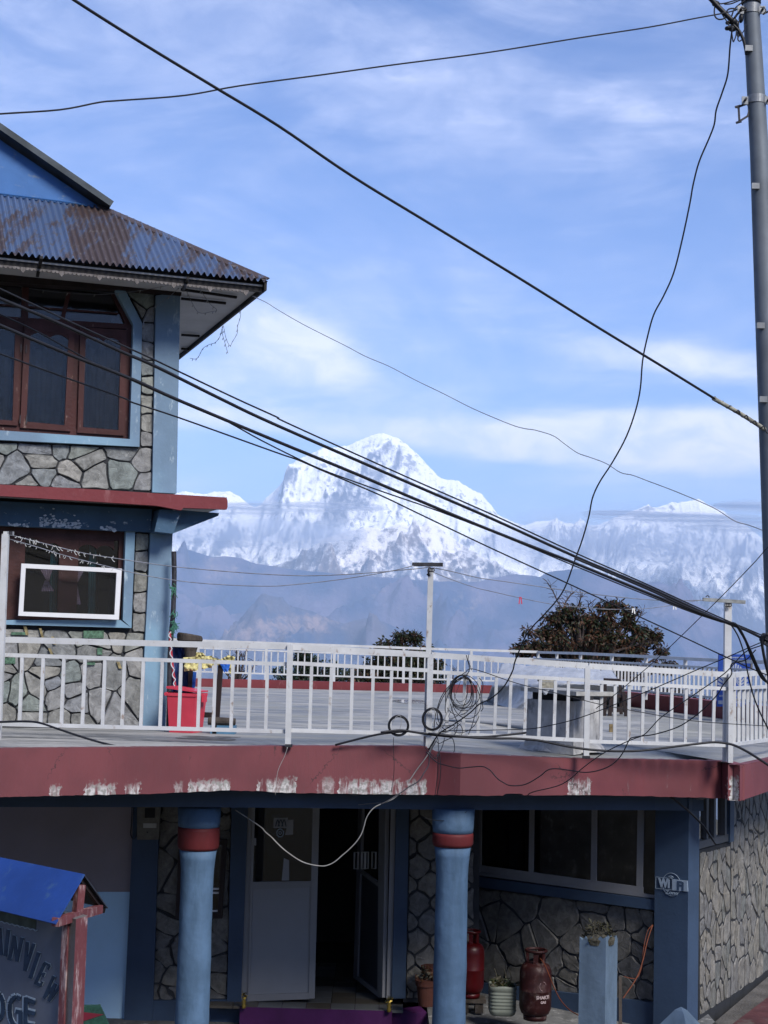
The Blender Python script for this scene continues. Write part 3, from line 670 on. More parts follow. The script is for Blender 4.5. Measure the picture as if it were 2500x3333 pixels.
# shell: side, back and left walls, floors, so that it is a closed building
kc = PA.wp(PA.loc(PA.hit(566, 1650))[0] - 0.13, 3.46)
def shellwall(name, a, b, z0, z1, mt, parent, th=0.18):
    bb = MB(); d = (b - a).normalized(); nn = Vector((d.y, -d.x, 0))
    bb.prism([Vector((p.x, p.y, z)) for p, z in ((a, z0), (b, z0), (b, z1), (a, z1))], nn, th); return bb.build(name, mt, parent)
ZS = 8.62
shellwall('side_wall', kc + e2 * 0.1, kc + e2 * 6.0, 3.50, ZS, M['pale'], house)
shellwall('back_wall', kc + e2 * 6.0, kc + e2 * 6.0 - e1 * 6.5, 3.50, ZS, M['pale'], house)
shellwall('side_wall', kc + e2 * 6.0 - e1 * 6.5, kc - e1 * 6.5, 3.50, ZS, M['pale'], house)
fl = MB()
for z in (6.28,): fl.prism([kc + e2 * .2 + Vector((0, 0, z - 3.46)), kc - e1 * 6.3 + e2 * .2 + Vector((0, 0, z - 3.46)), kc - e1 * 6.3 + e2 * 5.8 + Vector((0, 0, z - 3.46)), kc + e2 * 5.8 + Vector((0, 0, z - 3.46))], Vector((0, 0, 1)), 0.15)
fl.build('inner_floor', M['roomdark'], house)
# mortar backing, cut round the two windows
BK = [[(-160, 1425), (470, 1452), (470, 1700), (-160, 1680)], [(440, 930), (575, 948), (562, 1700), (440, 1700)],
      [(-160, 860), (440, 925), (440, 960), (-160, 900)],
      [(-160, 2030), (436, 2044), (425, 2385), (-160, 2385)], [(420, 1700), (556, 1700), (532, 2385), (410, 2385)]]
wb = MB()
for i, q in enumerate(BK): wb.prism([PA.hit(x, y, -0.002 * i) for x, y in q], PA.n, 0.16)
wb.build('wall_backing', M['mortar'], house)
rs = random.Random(11)
# stones: upper band, strip beside the upper window, strip beside the lower window, lower wall
stones(PA, uvp(PA, [(-170, 1432), (496, 1459), (494, 1600), (-170, 1573)]), 0.245, house, M['stone'], rs, 0.013, 0.035, aspect=0.9)
su = uvp(PA, [(458, 1050), (502, 1052), (497, 1455), (456, 1455)])
stones(PA, su, 0.2, house, M['stone'], rs, 0.013, 0.035, seeds=[((su[0][0] + su[1][0]) / 2 + rs.uniform(-.03, .03), su[3][1] + (su[0][1] - su[3][1]) * (i + .5 + rs.uniform(-.2, .2)) / 7) for i in range(7)])
su = uvp(PA, [(412, 948), (503, 954), (502, 1050), (465, 1050)])
stones(PA, su, 0.2, house, M['stone'], rs, 0.013, 0.035)
su = uvp(PA, [(440, 1732), (485, 1736), (475, 2060), (428, 2058)])
stones(PA, su, 0.2, house, M['stone'], rs, 0.013, 0.035, seeds=[((su[0][0] + su[1][0]) / 2 + rs.uniform(-.02, .02), su[3][1] + (su[0][1] - su[3][1]) * (i + .5 + rs.uniform(-.15, .15)) / 5) for i in range(5)])
stones(PA, uvp(PA, [(-170, 2040), (470, 2060), (455, 2372), (-170, 2352)]), 0.245, house, M['stone'], rs, 0.013, 0.035, aspect=1.0)
# yellow and green painted marks on a few stones
for k, (x, y, w, h, c) in enumerate([(85, 2052, 10, 30, 'y'), (135, 2060, 8, 30, 'y'), (175, 2085, 9, 26, 'y'), (60, 2062, 46, 9, 'g'), (305, 2065, 66, 24, 'g'), (325, 2120, 16, 22, 'g'), (388, 2165, 10, 22, 'y'), (30, 2150, 40, 20, 'g'), (165, 2120, 8, 20, 'y'), (295, 2160, 30, 8, 'g')]):
    if 'pg' not in M:
        M['pg'] = mat('faded_green_paint', (0.065, 0.125, 0.085), 0.8, 0.5, 30, 0.3, 50); M['py'] = mat('faded_ochre_paint', (0.20, 0.165, 0.085), 0.8, 0.5, 30, 0.3, 50)
    b = MB(); b.prism([PA.hit(x + a * w / 2 + (4 if c == 'y' else 0) * bb, y + bb * h / 2, 0.047) for a, bb in ((-1, 1), (1, 1), (1, -1), (-1, -1))], PA.n, 0.012)
    b.build('paint_mark', M['p' + c], house)
# corner pillars
pxpoly('pillar', PA, [(508, 962), (587, 950), (575, 1606), (496, 1602)], M['pale'], house, 0.075, 0.24)
pxpoly('pillar', PA, [(491, 1728), (562, 1737), (538, 2377), (458, 2374)], M['pale'], house, 0.075, 0.24)
# window surrounds
def band(name, px, mt, off, th): return pxpoly(name, PA, px, mt, house, off, th)
SR = [[(-160, 1390), (423, 1429), (454, 1454), (-160, 1424)], [(434, 1056), (463, 1052), (454, 1454), (423, 1429)], [(372, 938), (405, 938), (463, 1052), (434, 1056)]]
b = MB()
for q in SR: b.prism([PA.hit(x, y, 0.075) for x, y in q], PA.n, 0.16)
b.build('window_surround', M['pale'], house)
b = MB()
for q in [[(-160, 2018), (392, 2018), (428, 2044), (-160, 2028)], [(410, 1726), (440, 1728), (428, 2044), (400, 2018)]]:
    b.prism([PA.hit(x, y, 0.075) for x, y in q], PA.n, 0.16)
b.build('window_surround', M['pale'], house)
# upper window
uw = MB(); o_ = -0.03
uw.prism([PA.hit(x, y, o_) for x, y in [(-160, 1018), (434, 1056), (433, 1072), (-160, 1040)]], PA.n, 0.08)      # transom rail
uw.prism([PA.hit(x, y, o_) for x, y in [(-160, 1366), (423, 1408), (423, 1430), (-160, 1392)]], PA.n, 0.08)      # bottom rail
uw.prism([PA.hit(x, y, o_ - .003) for x, y in [(410, 1070), (433, 1070), (423, 1430), (400, 1425)]], PA.n, 0.08)
uw.prism([PA.hit(x, y, o_ - .003) for x, y in [(72, 935), (94, 935), (92, 1045), (70, 1045)]], PA.n, 0.07)
uw.prism([PA.hit(x, y, o_ - .006) for x, y in [(358, 945), (372, 945), (434, 1060), (412, 1062)]], PA.n, 0.06)
uw.prism([PA.hit(x, y, o_ - .009) for x, y in [(218, 950), (231, 950), (208, 1050), (195, 1050)]], PA.n, 0.04)
uw.prism([PA.hit(x, y, o_ - .014) for x, y in [(242, 1062), (264, 1064), (254, 1410), (228, 1406)]], PA.n, 0.06)
uw.prism([PA.hit(x, y, o_ - .014) for x, y in [(64, 1046), (82, 1048), (68, 1396), (55, 1392)]], PA.n, 0.06)
uw.prism([PA.hit(x, y, o_ - .012) for x, y in [(-160, 976), (385, 1018), (385, 1023), (-160, 982)]], PA.n, 0.03)
win = uw.build('window', M['wood'], house)
def casement(xl0, yt0, xr0, yt1, xr1, yb1, xl1, yb0, st, parent, arch=True):
    """outer quad given by four corners (top-left, top-right, bottom-right, bottom-left), stile width st px"""
    out = [(xl0, yt0), (xr0, yt1), (xr1, yb1), (xl1, yb0)]
    inn = [(xl0 + st, yt0 + st * 1.3), (xr0 - st, yt1 + st * 1.3), (xr1 - st, yb1 - st * 1.0), (xl1 + st, yb0 - st * 1.0)]
    o = frame_ring('casement', PA, out, inn, M['wood'], win, 0.0, 0.05)
    b = MB()   # scalloped head
    if arch:
        n = 24; top = []; bot = []
        for i in range(n + 1):
            t = i / n; x = inn[0][0] + (inn[1][0] - inn[0][0]) * t; y = inn[0][1] + (inn[1][1] - inn[0][1]) * t
            s = abs(math.sin(t * math.pi * 2)) ** 0.7
            top.append((x, y - 2)); bot.append((x, y + 20 - 15 * s))
        for i in range(n):
            b.prism([PA.hit(x, y, -0.008) for x, y in (bot[i], bot[i + 1], top[i + 1], top[i])], PA.n, 0.03)
        b.build('scalloped_head', M['wood'], win)
    g = MB(); g.prism([PA.hit(x, y, -0.02) for x, y in ((inn[0][0] - 2, inn[0][1] - 2), (inn[1][0] + 2, inn[1][1] - 2), (inn[2][0] + 2, inn[2][1] + 2), (inn[3][0] - 2, inn[3][1] + 2))], PA.n, 0.006)
    g.build('pane', M['glass'], win)
casement(-150, 1030, 66, 1046, 57, 1385, -150, 1372, 16, house)
casement(80, 1048, 244, 1062, 230, 1404, 66, 1392, 20, house)
casement(262, 1064, 412, 1074, 404, 1418, 252, 1408, 18, house)
g = MB(); g.prism([PA.hit(x, y, -0.085) for x, y in [(-160, 905), (366, 945), (430, 1062), (-160, 1024)]], PA.n, 0.006); g.build('pane', M['glass'], win)
for xx, yy in ((87, 1352), (66, 1352), (69, 1120), (86, 1122)):
    b = MB(); b.beam(PA.hit(xx, yy, .012), PA.hit(xx - 1, yy + 26, .012), .012, .012); b.build('hinge', M['darkrust'], win)
for x0, x1, x2, x3 in ((-140, 44, 36, -140), (100, 226, 214, 92), (284, 398, 388, 276)):  # added grey-green sheets that make the upper panes look paler
    V = []; n = 16
    for i in range(2):
        xa, xb = ((x0, x1), (x3, x2))[i]
        for k in range(n + 1): V.append(PA.hit(xa + (xb - xa) * k / n, (1130, 1400)[i] - (12 if i == 0 and k % 5 == 2 else 0), 0) - PA.n * (0.16 + .018 * math.sin(k * 1.7)))
    mesh('curtain', V, [[k, k + 1, n + 2 + k, n + 1 + k] for k in range(n)], mat('grey_green_pane_backing', (.12, .13, .12), .9, .35, 2.2, .2, 20) if 'net' not in bpy.data.materials else None, win)
# room behind
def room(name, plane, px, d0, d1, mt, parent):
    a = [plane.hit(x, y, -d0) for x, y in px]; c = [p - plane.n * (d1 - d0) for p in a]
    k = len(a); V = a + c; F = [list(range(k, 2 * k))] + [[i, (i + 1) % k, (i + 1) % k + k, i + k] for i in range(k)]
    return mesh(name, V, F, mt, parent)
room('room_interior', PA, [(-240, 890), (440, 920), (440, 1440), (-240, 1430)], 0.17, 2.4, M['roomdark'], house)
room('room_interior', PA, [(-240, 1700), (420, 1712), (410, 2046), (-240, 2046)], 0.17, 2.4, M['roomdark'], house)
# lower window
lw = MB()
lw.prism([PA.hit(x, y, -0.03) for x, y in [(-160, 1700), (411, 1724), (410, 1760), (-160, 1745)]], PA.n, 0.07)
lw.prism([PA.hit(x, y, -0.032) for x, y in [(388, 1755), (411, 1755), (402, 2020), (380, 2020)]], PA.n, 0.07)
lw.prism([PA.hit(x, y, -0.034) for x, y in [(0, 1730), (84, 1735), (74, 2016), (-6, 2016)]], PA.n, 0.07)
lw.prism([PA.hit(x, y, -0.036) for x, y in [(196, 1745), (258, 1748), (248, 2018), (186, 2018)]], PA.n, 0.07)
lw.prism([PA.hit(x, y, -0.038) for x, y in [(-160, 1990), (402, 2000), (402, 2020), (-160, 2012)]], PA.n, 0.07)
for x0, x1, yt in ((112, 196, 1752), (258, 372, 1760)):
    n = 20
    for i in range(n):
        t0, t1 = i / n, (i + 1) / n
        f = lambda t: yt + 24 - 13 * abs(math.sin(t * math.pi * 2)) ** .7 + t * 6
        lw.prism([PA.hit(x, y, -0.040) for x, y in [(x0 + (x1 - x0) * t0, f(t0)), (x0 + (x1 - x0) * t1, f(t1)), (x0 + (x1 - x0) * t1, yt - 4), (x0 + (x1 - x0) * t0, yt - 4)]], PA.n, 0.04)
lwin = lw.build('window', M['lwood'], house); lwin['label'] = 'dark brown lower window with scalloped heads and drawn knotted curtains'
g = MB(); g.prism([PA.hit(x, y, -0.075) for x, y in [(-160, 1735), (400, 1750), (395, 2014), (-160, 2006)]], PA.n, 0.006); g.build('pane', M['glassc'], lwin)
for (x, y0, y1, w0, w1) in ((155, 1850, 1890, 42, 8), (248, 1852, 1896, 64, 8), (155, 1888, 1922, 12, 42), (250, 1896, 1965, 10, 26)):
    b = MB(); n = 10; V = []; F = []
    for i in range(2):
        for k in range(n + 1):
            w = (w0, w1)[i]; t = k / n; V.append(PA.hit(x - w / 2 + w * t + (4 if i else 0), (y0, y1)[i] + (3 * (k % 2) if w > 12 else 0), 0.0) - PA.n * (0.10 + 0.012 * (k % 2)))
    F = [[k, k + 1, n + 2 + k, n + 1 + k] for k in range(n)]
    mesh('curtain', V, F, M['cloth'], lwin)
for x in (185, 312):
    V = []; n = 12
    for i in range(2):
        for k in range(n + 1): V.append(PA.hit(x - 12 + 24 * k / n - i * 6, (1755, 2012)[i], 0) - PA.n * (0.22 + .02 * math.sin(k * 1.9)))
    mesh('curtain', V, [[k, k + 1, n + 2 + k, n + 1 + k] for k in range(n)], M['curtain'], lwin)
# white sliding sash frame leaning out over the lower window
sash = frame_ring('white_sash', PA, [(70, 1834), (397, 1851), (387, 2017), (60, 2004)], [(84, 1849), (380, 1864), (373, 2001), (76, 1991)], M['alu'], house, 0.17, 0.05)
g = MB(); g.prism([PA.hit(x, y, 0.15) for x, y in [(82, 1848), (381, 1863), (374, 2002), (75, 1992)]], PA.n, 0.006); g.build('pane', M['glassc'], sash)
# beam under the floor slab with peeled paint, floor slab with red edge, bracket
pxpoly('beam', PA, [(-160, 1622), (495, 1658), (491, 1732), (-160, 1703)], M['beamblue'], house, 0.12, 0.28)
M['peel'] = mat('flaked_whitewash', (0.36, 0.42, 0.47), 0.8, 0.3, 20, 0.5, 50)
def flakes(name, plane, x0, x1, yb, hh, off, n, rnd, parent, mt):
    b = MB()
    for _ in range(n):
        x = rnd.uniform(x0, x1); r = rnd.uniform(1.5, 5); y = yb((x - x0) / (x1 - x0)) - abs(rnd.gauss(0, hh))
        k = 6; b.prism([plane.hit(x + r * rnd.uniform(.6, 1.7) * math.cos(a * 2 * math.pi / k), y - r * rnd.uniform(.4, 1.1) * math.sin(a * 2 * math.pi / k), off + .002 + rnd.uniform(0, .0015)) for a in range(k)][::-1], plane.n, 0.004)
    o = b.build(name, mt, parent); o['kind'] = 'stuff'; return o
for x0, x1, n, yb0, hh in ((20, 95, 34, 1708, 5), (130, 265, 110, 1712, 14), (330, 378, 34, 1722, 5)):
    flakes('flaked_paint', PA, x0, x1, lambda t, q=yb0: q + 8 * t, hh, 0.12, n, rs, house, M['peel'])
# slab
def slabpt(x, y, off=0.55): return PA.hit(x, y, off)
zs0 = PA.hit(500, 1607, 0.55).z
st_ = [(-170, 1568), (300, 1592), (500, 1605), (738, 1619)]; sb_ = [(-170, 1604), (300, 1632), (512, 1646), (590, 1661), (597, 1653), (738, 1658)]
b = MB(); fr = [slabpt(x, y) for x, y in st_] + [slabpt(x, y) for x, y in [(741, 1630), (741, 1650)]] + [slabpt(x, y) for x, y in sb_[::-1]]
b.prism(fr[::-1], PA.n, 0.10); sl = b.build('slab_edge', M['maroon'], house)
b = MB(); zt = zs0 - 0.012; zb_ = zt - 0.10
q = [PA.wp(PA.loc(slabpt(-170, 1600))[0], 0, 0.45), PA.wp(PA.loc(slabpt(736, 1640))[0], 0, 0.45), PA.wp(PA.loc(slabpt(736, 1640))[0], 0, -2.6), PA.wp(PA.loc(slabpt(-170, 1600))[0], 0, -2.6)]
b.prism([Vector((p.x, p.y, PA.hit(500, 1606, .55).z - .02)) for p in q], Vector((0, 0, 1)), 0.09); b.build('floor_slab', M['cement_d'], house)
b = MB()
c0 = [(491, 1662), (497, 1662), (590, 1668), (564, 1737), (491, 1728)]
b.prism([PA.hit(x, y, 0.40) for x, y in [(520, 1658), (590, 1662), (564, 1737), (503, 1730)]][::-1], PA.n, 0.5)
b.prism([PA.hit(x, y, 0.30) for x, y in [(588, 1660), (713, 1670), (711, 1679), (562, 1737)]][::-1], PA.n, 0.14)
b.build('slab_bracket', M['beamblue'], house)
# lintel beam under the eaves
pxpoly('lintel_beam', PA, [(-170, 866), (592, 942), (590, 962), (405, 944), (-170, 905)], M['dwood'], house, 0.12, 0.25)
# roof
C_ = PA.hit(872, 915, 0.9); ZE = C_.z
def solve_hip():
    d = ray(345, 682); v1 = -e1 + e2
    # EYE + d*s = C + v1*t + z*h : solve X, Y
    A_ = np.array([[d.x, -v1.x], [d.y, -v1.y]]); b_ = np.array([C_.x - EYE.x, C_.y - EYE.y]); s, t = np.linalg.solve(A_, b_)
    return t, EYE.z + d.z * s - C_.z
T1, H1 = solve_hip(); SL = H1 / T1
def roofp(a, l, dz=0.0): return C_ - e1 * a + e2 * l + Vector((0, 0, l * SL + dz))
WAVE = 0.076
def sheetmat():
    m_ = bpy.data.materials.new('rusty_corrugated_sheet'); m_.use_nodes = True; t = m_.node_tree; bs = t.nodes['Principled BSDF']
    g = N(t, 'ShaderNodeNewGeometry'); oi = N(t, 'ShaderNodeObjectInfo')
    mp = N(t, 'ShaderNodeMapping'); L(t, g.outputs['Position'], mp.inputs[0]); mp.inputs['Scale'].default_value = (3.4, .5, .7); mp.inputs['Rotation'].default_value = (0, 0, -0.34)
    n = N(t, 'ShaderNodeTexNoise'); L(t, mp.outputs[0], n.inputs['Vector']); n.inputs['Scale'].default_value = 1.5; n.inputs['Detail'].default_value = 10; n.inputs['Roughness'].default_value = .68
    k = MATH(t, 'ADD', n.outputs[0], MATH(t, 'MULTIPLY', MATH(t, 'SUBTRACT', oi.outputs['Random'], 0.5), 0.16))
    n2 = N(t, 'ShaderNodeTexNoise'); L(t, g.outputs['Position'], n2.inputs['Vector']); n2.inputs['Scale'].default_value = 14; n2.inputs['Detail'].default_value = 8
    k = MATH(t, 'ADD', k, MATH(t, 'MULTIPLY', MATH(t, 'SUBTRACT', n2.outputs[0], 0.5), 0.25))
    f = SMOOTH(t, k, 0.40, 0.55)
    c = MIX(t, f, (0.10, 0.15, 0.26), (0.050, 0.035, 0.032))
    c = MIX(t, SMOOTH(t, n2.outputs[0], .55, .75, 0, .7), c, (0.15, 0.145, 0.15))
    L(t, c, bs.inputs['Base Color']); L(t, SMOOTH(t, k, 0.40, 0.55, 0.55, 0.05), bs.inputs['Metallic']); bs.inputs['Roughness'].default_value = 0.42
    return m_
M['sheet'] = sheetmat()
nW = 10; amp = 0.023
for si in range(9):
    a0 = si * nW * WAVE; V = []; F = []; na = nW * 6 + 1; nl = 9
    for i in range(na):
        a = a0 + i * WAVE / 6; ml = min(T1, a) if a > 0 else 0
        hh = amp * math.sin(i / 6 * 2 * math.pi) + (0.004 if si % 2 else 0)
        for j in range(nl):
            l = -0.04 + (ml + 0.04) * j / (nl - 1); V.append(roofp(a, l, hh + 0.02))
    F = [[i * nl + j, i * nl + j + 1, (i + 1) * nl + j + 1, (i + 1) * nl + j] for i in range(na - 1) for j in range(nl - 1)]
    mesh('roof_sheet', V, F, M['sheet'], house, smooth=True)
def plainroof(name, pts, mt, th=0.012):
    b = MB(); n = (pts[1] - pts[0]).cross(pts[2] - pts[0]).normalized();
    if n.z < 0: n = -n
    b.prism(pts, n, th); return b.build(name, mt, house)
AW = 6.9; AL = 7.6
# right-hand roof slope, back slope
R0 = C_ + e2 * AL
top_r = C_ - e1 * (AL / 2) + e2 * (AL / 2) + Vector((0, 0, SL * AL / 2))
plainroof('roof_slope', [C_ + Vector((0, 0, .0)), R0, top_r], M['sheet'])
plainroof('roof_slope', [R0, R0 - e1 * AW, C_ - e1 * AW + e2 * (AL / 2) + Vector((0, 0, SL * AL / 2)), top_r], M['sheet'])
# hip cap
b = MB(); hv = (-e1 + e2 + Vector((0, 0, SL))).normalized(); wv1 = Vector((0, 0, -0.012)) - e1 * 0.0
p0 = C_ + Vector((0, 0, 0.035)); p1 = roofp(T1 + .25, T1 + .25, .035)
fs = (-e2 - Vector((0, 0, SL)) * 1.0).normalized(); rs_ = (e1 - Vector((0, 0, SL))).normalized()
sd1 = (-e1 * 1.0).normalized()
q1 = p0 - e1 * 0.10 + Vector((0, 0, .0)); q2 = p1 - e1 * 0.16 - Vector((0, 0, .0))
b.add([p0 + e1 * .02 - e2 * .02, p1, q2 - Vector((0, 0, 0.0)), q1 - Vector((0, 0, 0.01)), p0 - Vector((0, 0, .02)), p1 - Vector((0, 0, .02)), q2 - Vector((0, 0, .03)), q1 - Vector((0, 0, .03))],
      [[0, 1, 2, 3], [4, 7, 6, 5], [0, 4, 5, 1], [1, 5, 6, 2], [2, 6, 7, 3], [3, 7, 4, 0]])
b.add([p0 + e1 * .02, p0 + e2 * .10, p1 + e2 * .16, p1], [[0, 1, 2, 3]])
b.build('hip_cap', M['sheet'], house)
# gablet: vertical blue panel above the break, with its own roof
PG = Plane(roofp(5, T1), roofp(0, T1))
M['gable'] = mat('bright_blue_gable_sheet', (0.040, 0.115, 0.29), 0.4, 0.14, 1.2, 0.1, 12, metal=0.2, dirt=((0.12, 0.17, 0.25), .25, 6, (1, 1, 2)))
pxpoly('gable_panel', PG, [(-700, 150), (-60, 414), (345, 688), (330, 684), (-700, 600)][::-1], M['gable'], house, 0.0, 0.03)
ga = PG.hit(-60, 400, 0.0); gb = PG.hit(352, 684, 0.0); gd = (gb - ga)
b = MB(); upn = PG.n.cross(gd.normalized());
if upn.z < 0: upn = -upn
V = []
g0 = ga - gd * 1.1
for p in (g0, gb): 
    for o2 in (PG.n * 0.20, -PG.n * 4.6):
        for h in (0.0, 0.075): V.append(p + o2 + upn * h)
b.add(V, [[0, 1, 3, 2], [4, 6, 7, 5], [0, 4, 5, 1], [2, 3, 7, 6], [1, 5, 7, 3], [0, 2, 6, 4]])
b.build('gablet_roof', mat('dark_sheet_verge', (0.045, 0.055, 0.065), 0.6, .3, 4, .2, 20, metal=.3), house)
b = MB(); lp = [(-160, 612), (0, 630), (120, 645), (250, 662), (352, 684)]
b.tube([PG.hit(x, y, 0.03) for x, y in lp], 0.012, 6); b.build('flashing', M['gable'], house)
# fascia boards, valance, soffit
b = MB(); EV = 0.125
b.prism([C_ + e2 * .07 - e1 * .03, C_ - e1 * AW + e2 * .07, C_ - e1 * AW + e2 * .07 - Vector((0, 0, EV)), C_ - e1 * .03 + e2 * .07 - Vector((0, 0, EV))], -e2, 0.03)
b.prism([C_ - e1 * .01, R0 - e1 * .01, R0 - e1 * .01 - Vector((0, 0, EV * .9)), C_ - e1 * .01 - Vector((0, 0, EV * .9))], e1, 0.03)
M['fascia'] = mat('dark_shaded_fascia', (0.010, 0.009, 0.010), .6, .3, 6, .3, 30)  # dark board, its colour deepened to hold the shade under the sheets
b.build('fascia_board', M['fascia'], house)
b = MB(); step = 0.048; n = int(AW / step)
for i in range(n):
    a = 0.25 + i * step; d = 0.055 if i % 9 < 1 else 0.032; w = step * .52 * (1.6 if i % 9 < 1 else 1)
    k = 6; z0 = ZE - EV + 0.004
    pts = [C_ - e1 * (a + w * math.cos(math.pi * q / k)) + Vector((0, 0, -EV + .004 - d * math.sin(math.pi * q / k))) + e2 * .06 for q in range(k + 1)]
    if i % 9 < 1: pts = [C_ - e1 * (a + w * s) + e2 * .06 + Vector((0, 0, -EV + .004 - d * 1.2 * h)) for s, h in ((1, 0), (.6, .6), (0, 1), (-.6, .6), (-1, 0))][::-1]
    b.prism(pts[::-1], -e2, 0.014)
vo = b.build('scalloped_valance', mat('weathered_valance_wood', (0.13, 0.12, 0.12), .8, .4, 12, .3, 40), house)
ZF = ZE - 0.06
b = MB(); b.prism([C_ + e2 * .05 - e1 * .05 + Vector((0, 0, -.06)), R0 - e1 * .05 + Vector((0, 0, -.06)), R0 - e1 * AW + Vector((0, 0, -.06)), C_ - e1 * AW + e2 * .05 + Vector((0, 0, -.06))][::-1], Vector((0, 0, -1)), 0.02)
b.build('soffit', M['soffit'], house)
def soffbat(p, q, w=0.035):
    p = Vector(p); q = Vector(q); b = MB(); b.beam(Vector((p.x, p.y, ZE - .095)), Vector((q.x, q.y, ZE - .095)), w, 0.03); b.build('soffit_batten', M['fascia'], house)
for x, y, x2, y2 in ((590, 942, 770, 968), (590, 972, 735, 987), (590, 1090, 650, 1094), (590, 1135, 620, 1138), (135, 838, 122, 898), (612, 905, 596, 945)):
    soffbat(PZ(x, y, ZE - .095), PZ(x2, y2, ZE - .095))
# drain pipe on the house corner with green twine
b = MB(); pp = [P(x, y, 18.3) for x, y in ((566, 1795), (567, 1860), (566, 1930), (563, 2000), (558, 2060), (553, 2150), (549, 2370))]
b.tube(crom(pp, 4), 0.030, 8); dp = b.build('drain_pipe', M['darkrust'], house)
b = MB(); rg = random.Random(5)
for _ in range(46):
    y = rg.choice([rg.uniform(1905, 1935), rg.uniform(1990, 2065), rg.uniform(2020, 2050)]); x = 562 + rg.uniform(-6, 10)
    p = P(x, y, 18.24); b.tube(crom([p, p + Vector((rg.uniform(-.03, .05), -.01, rg.uniform(-.06, .03))), p + Vector((rg.uniform(-.03, .06), 0, rg.uniform(-.08, .05)))], 3), 0.004, 4)
tw = b.build('green_twine', mat('green_twine', (0.05, 0.16, 0.11), .9, .3, 10, .1, 50), dp); tw['kind'] = 'stuff'

# ------------------------------------------------------------------ lower building
lodge = empty('lodge_building', (0, 18, GZ), 'lodge ground floor with maroon slab edge, dark blue pillars and stone panels', 'building')
# terrace outline (px on the kerb top, height)
E_px = [(-400, 2437.5, 3.52), (0, 2436, 3.52), (347, 2433, 3.515), (700, 2430, 3.505), (937, 2427, 3.505), (1382, 2428, 3.524), (1420, 2447, 3.455), (1500, 2453, 3.45), (1638, 2459, 3.43), (1830, 2467, 3.40), (2100, 2471, 3.36), (2352, 2476, 3.33), (2403, 2490, 3.31)]
E = [PZ(x, y, z) for x, y, z in E_px]
dirR = Vector((0.51, 0.86, 0)).normalized()
E_r = [PZ(2403, 2490, 3.31) + dirR * d + Vector((0, 0, 0.01 * d)) for d in (2.2, 5.0)]
FARP = [P(2600, 2350, 22.5), P(1751, 2250, 36.0), P(600, 2230, 35.2), P(-200, 2230, 35.0)]
for p in FARP: p.z = 3.5
outline = E + E_r + [FARP[0] + Vector((.5, 0, 0))] + FARP[1:]
outline = [Vector(p) for p in outline]; 
V = [Vector((0.2, 26, 3.49)), Vector((1.5, 19.5, 3.44)), Vector((-1.5, 18.5, 3.49))]
# floor sheet: rings towards a centre point
c_ = Vector((0.3, 24.0, 3.49)); V = []; F = []; n = len(outline); rings = 6
for r in range(rings):
    t = (r / rings)
    for p in outline:
        q = p.lerp(c_, t); q.z = p.z + (3.49 - p.z) * min(1, t * 1.6) - (0.0 if r else .004); V.append(q)
V.append(c_)
for r in range(rings - 1):
    F += [[r * n + i, r * n + (i + 1) % n, (r + 1) * n + (i + 1) % n, (r + 1) * n + i] for i in range(n)]
F += [[(rings - 1) * n + i, (rings - 1) * n + (i + 1) % n, len(V) - 1] for i in range(n)]
tf = mesh('terrace_floor', V, F, M['concrete'], None, smooth=True); tag(tf, kind='structure')
V = [p - Vector((0, 0, .03)) for p in outline] + [p - Vector((0, 0, .2)) for p in outline]; 
F = [list(range(n)), list(range(2 * n - 1, n - 1, -1))] + [[i, i + n, (i + 1) % n + n, (i + 1) % n] for i in range(n)]
V = [Vector((v.x * 0.985, v.y + (0.22 if v.y < 22 else -.1), v.z)) for v in V]
mesh('roof_slab', V, F, M['deep'], lodge)
# fascia: maroon kerb face, bottom edge ragged, white scars near the bottom
B_px = [(-400, 2598), (0, 2594), (347, 2586), (500, 2583), (741, 2572), (837, 2574), (922, 2580), (1200, 2584), (1500, 2588), (1610, 2590), (1900, 2587), (2100, 2591), (2352, 2598), (2403, 2607)]
fm = bpy.data.materials.new('maroon_kerb_paint'); fm.use_nodes = True; t = fm.node_tree; bs = t.nodes['Principled BSDF']; bs.inputs['Roughness'].default_value = .65
g = N(t, 'ShaderNodeNewGeometry'); spn = N(t, 'ShaderNodeSeparateXYZ'); L(t, g.outputs['Position'], spn.inputs[0])
nA = N(t, 'ShaderNodeTexNoise'); L(t, g.outputs['Position'], nA.inputs['Vector']); nA.inputs['Scale'].default_value = 1.3; nA.inputs['Detail'].default_value = 9
mpv = N(t, 'ShaderNodeMapping'); L(t, g.outputs['Position'], mpv.inputs[0]); mpv.inputs['Scale'].default_value = (1, 1, .22)
nB = N(t, 'ShaderNodeTexNoise'); L(t, mpv.outputs[0], nB.inputs['Vector']); nB.inputs['Scale'].default_value = 15; nB.inputs['Detail'].default_value = 9; nB.inputs['Roughness'].default_value = .7
nC = N(t, 'ShaderNodeTexNoise'); L(t, g.outputs['Position'], nC.inputs['Vector']); nC.inputs['Scale'].default_value = 26; nC.inputs['Detail'].default_value = 6
c = MIX(t, SMOOTH(t, nA.outputs[0], .35, .65), (0.098, 0.022, 0.028), (0.134, 0.031, 0.038))
c = MIX(t, SMOOTH(t, nB.outputs[0], .52, .75, 0, .45), c, (0.09, 0.035, 0.04))
ca = N(t, 'ShaderNodeValToRGB'); ca.color_ramp.interpolation = 'CONSTANT'
X0, X1 = -6.0, 5.2
scl = [(160, 190, .8), (270, 302, 1), (312, 372, 1), (408, 448, .9), (560, 600, .55), (608, 745, 1), (835, 965, 1), (1030, 1080, .6), (1098, 1385, 1), (1848, 1915, 1), (2358, 2403, 1)]
els = ca.color_ramp.elements; els[0].position = 0; els[0].color = (0, 0, 0, 1); els[1].position = 1; els[1].color = (0, 0, 0, 1)
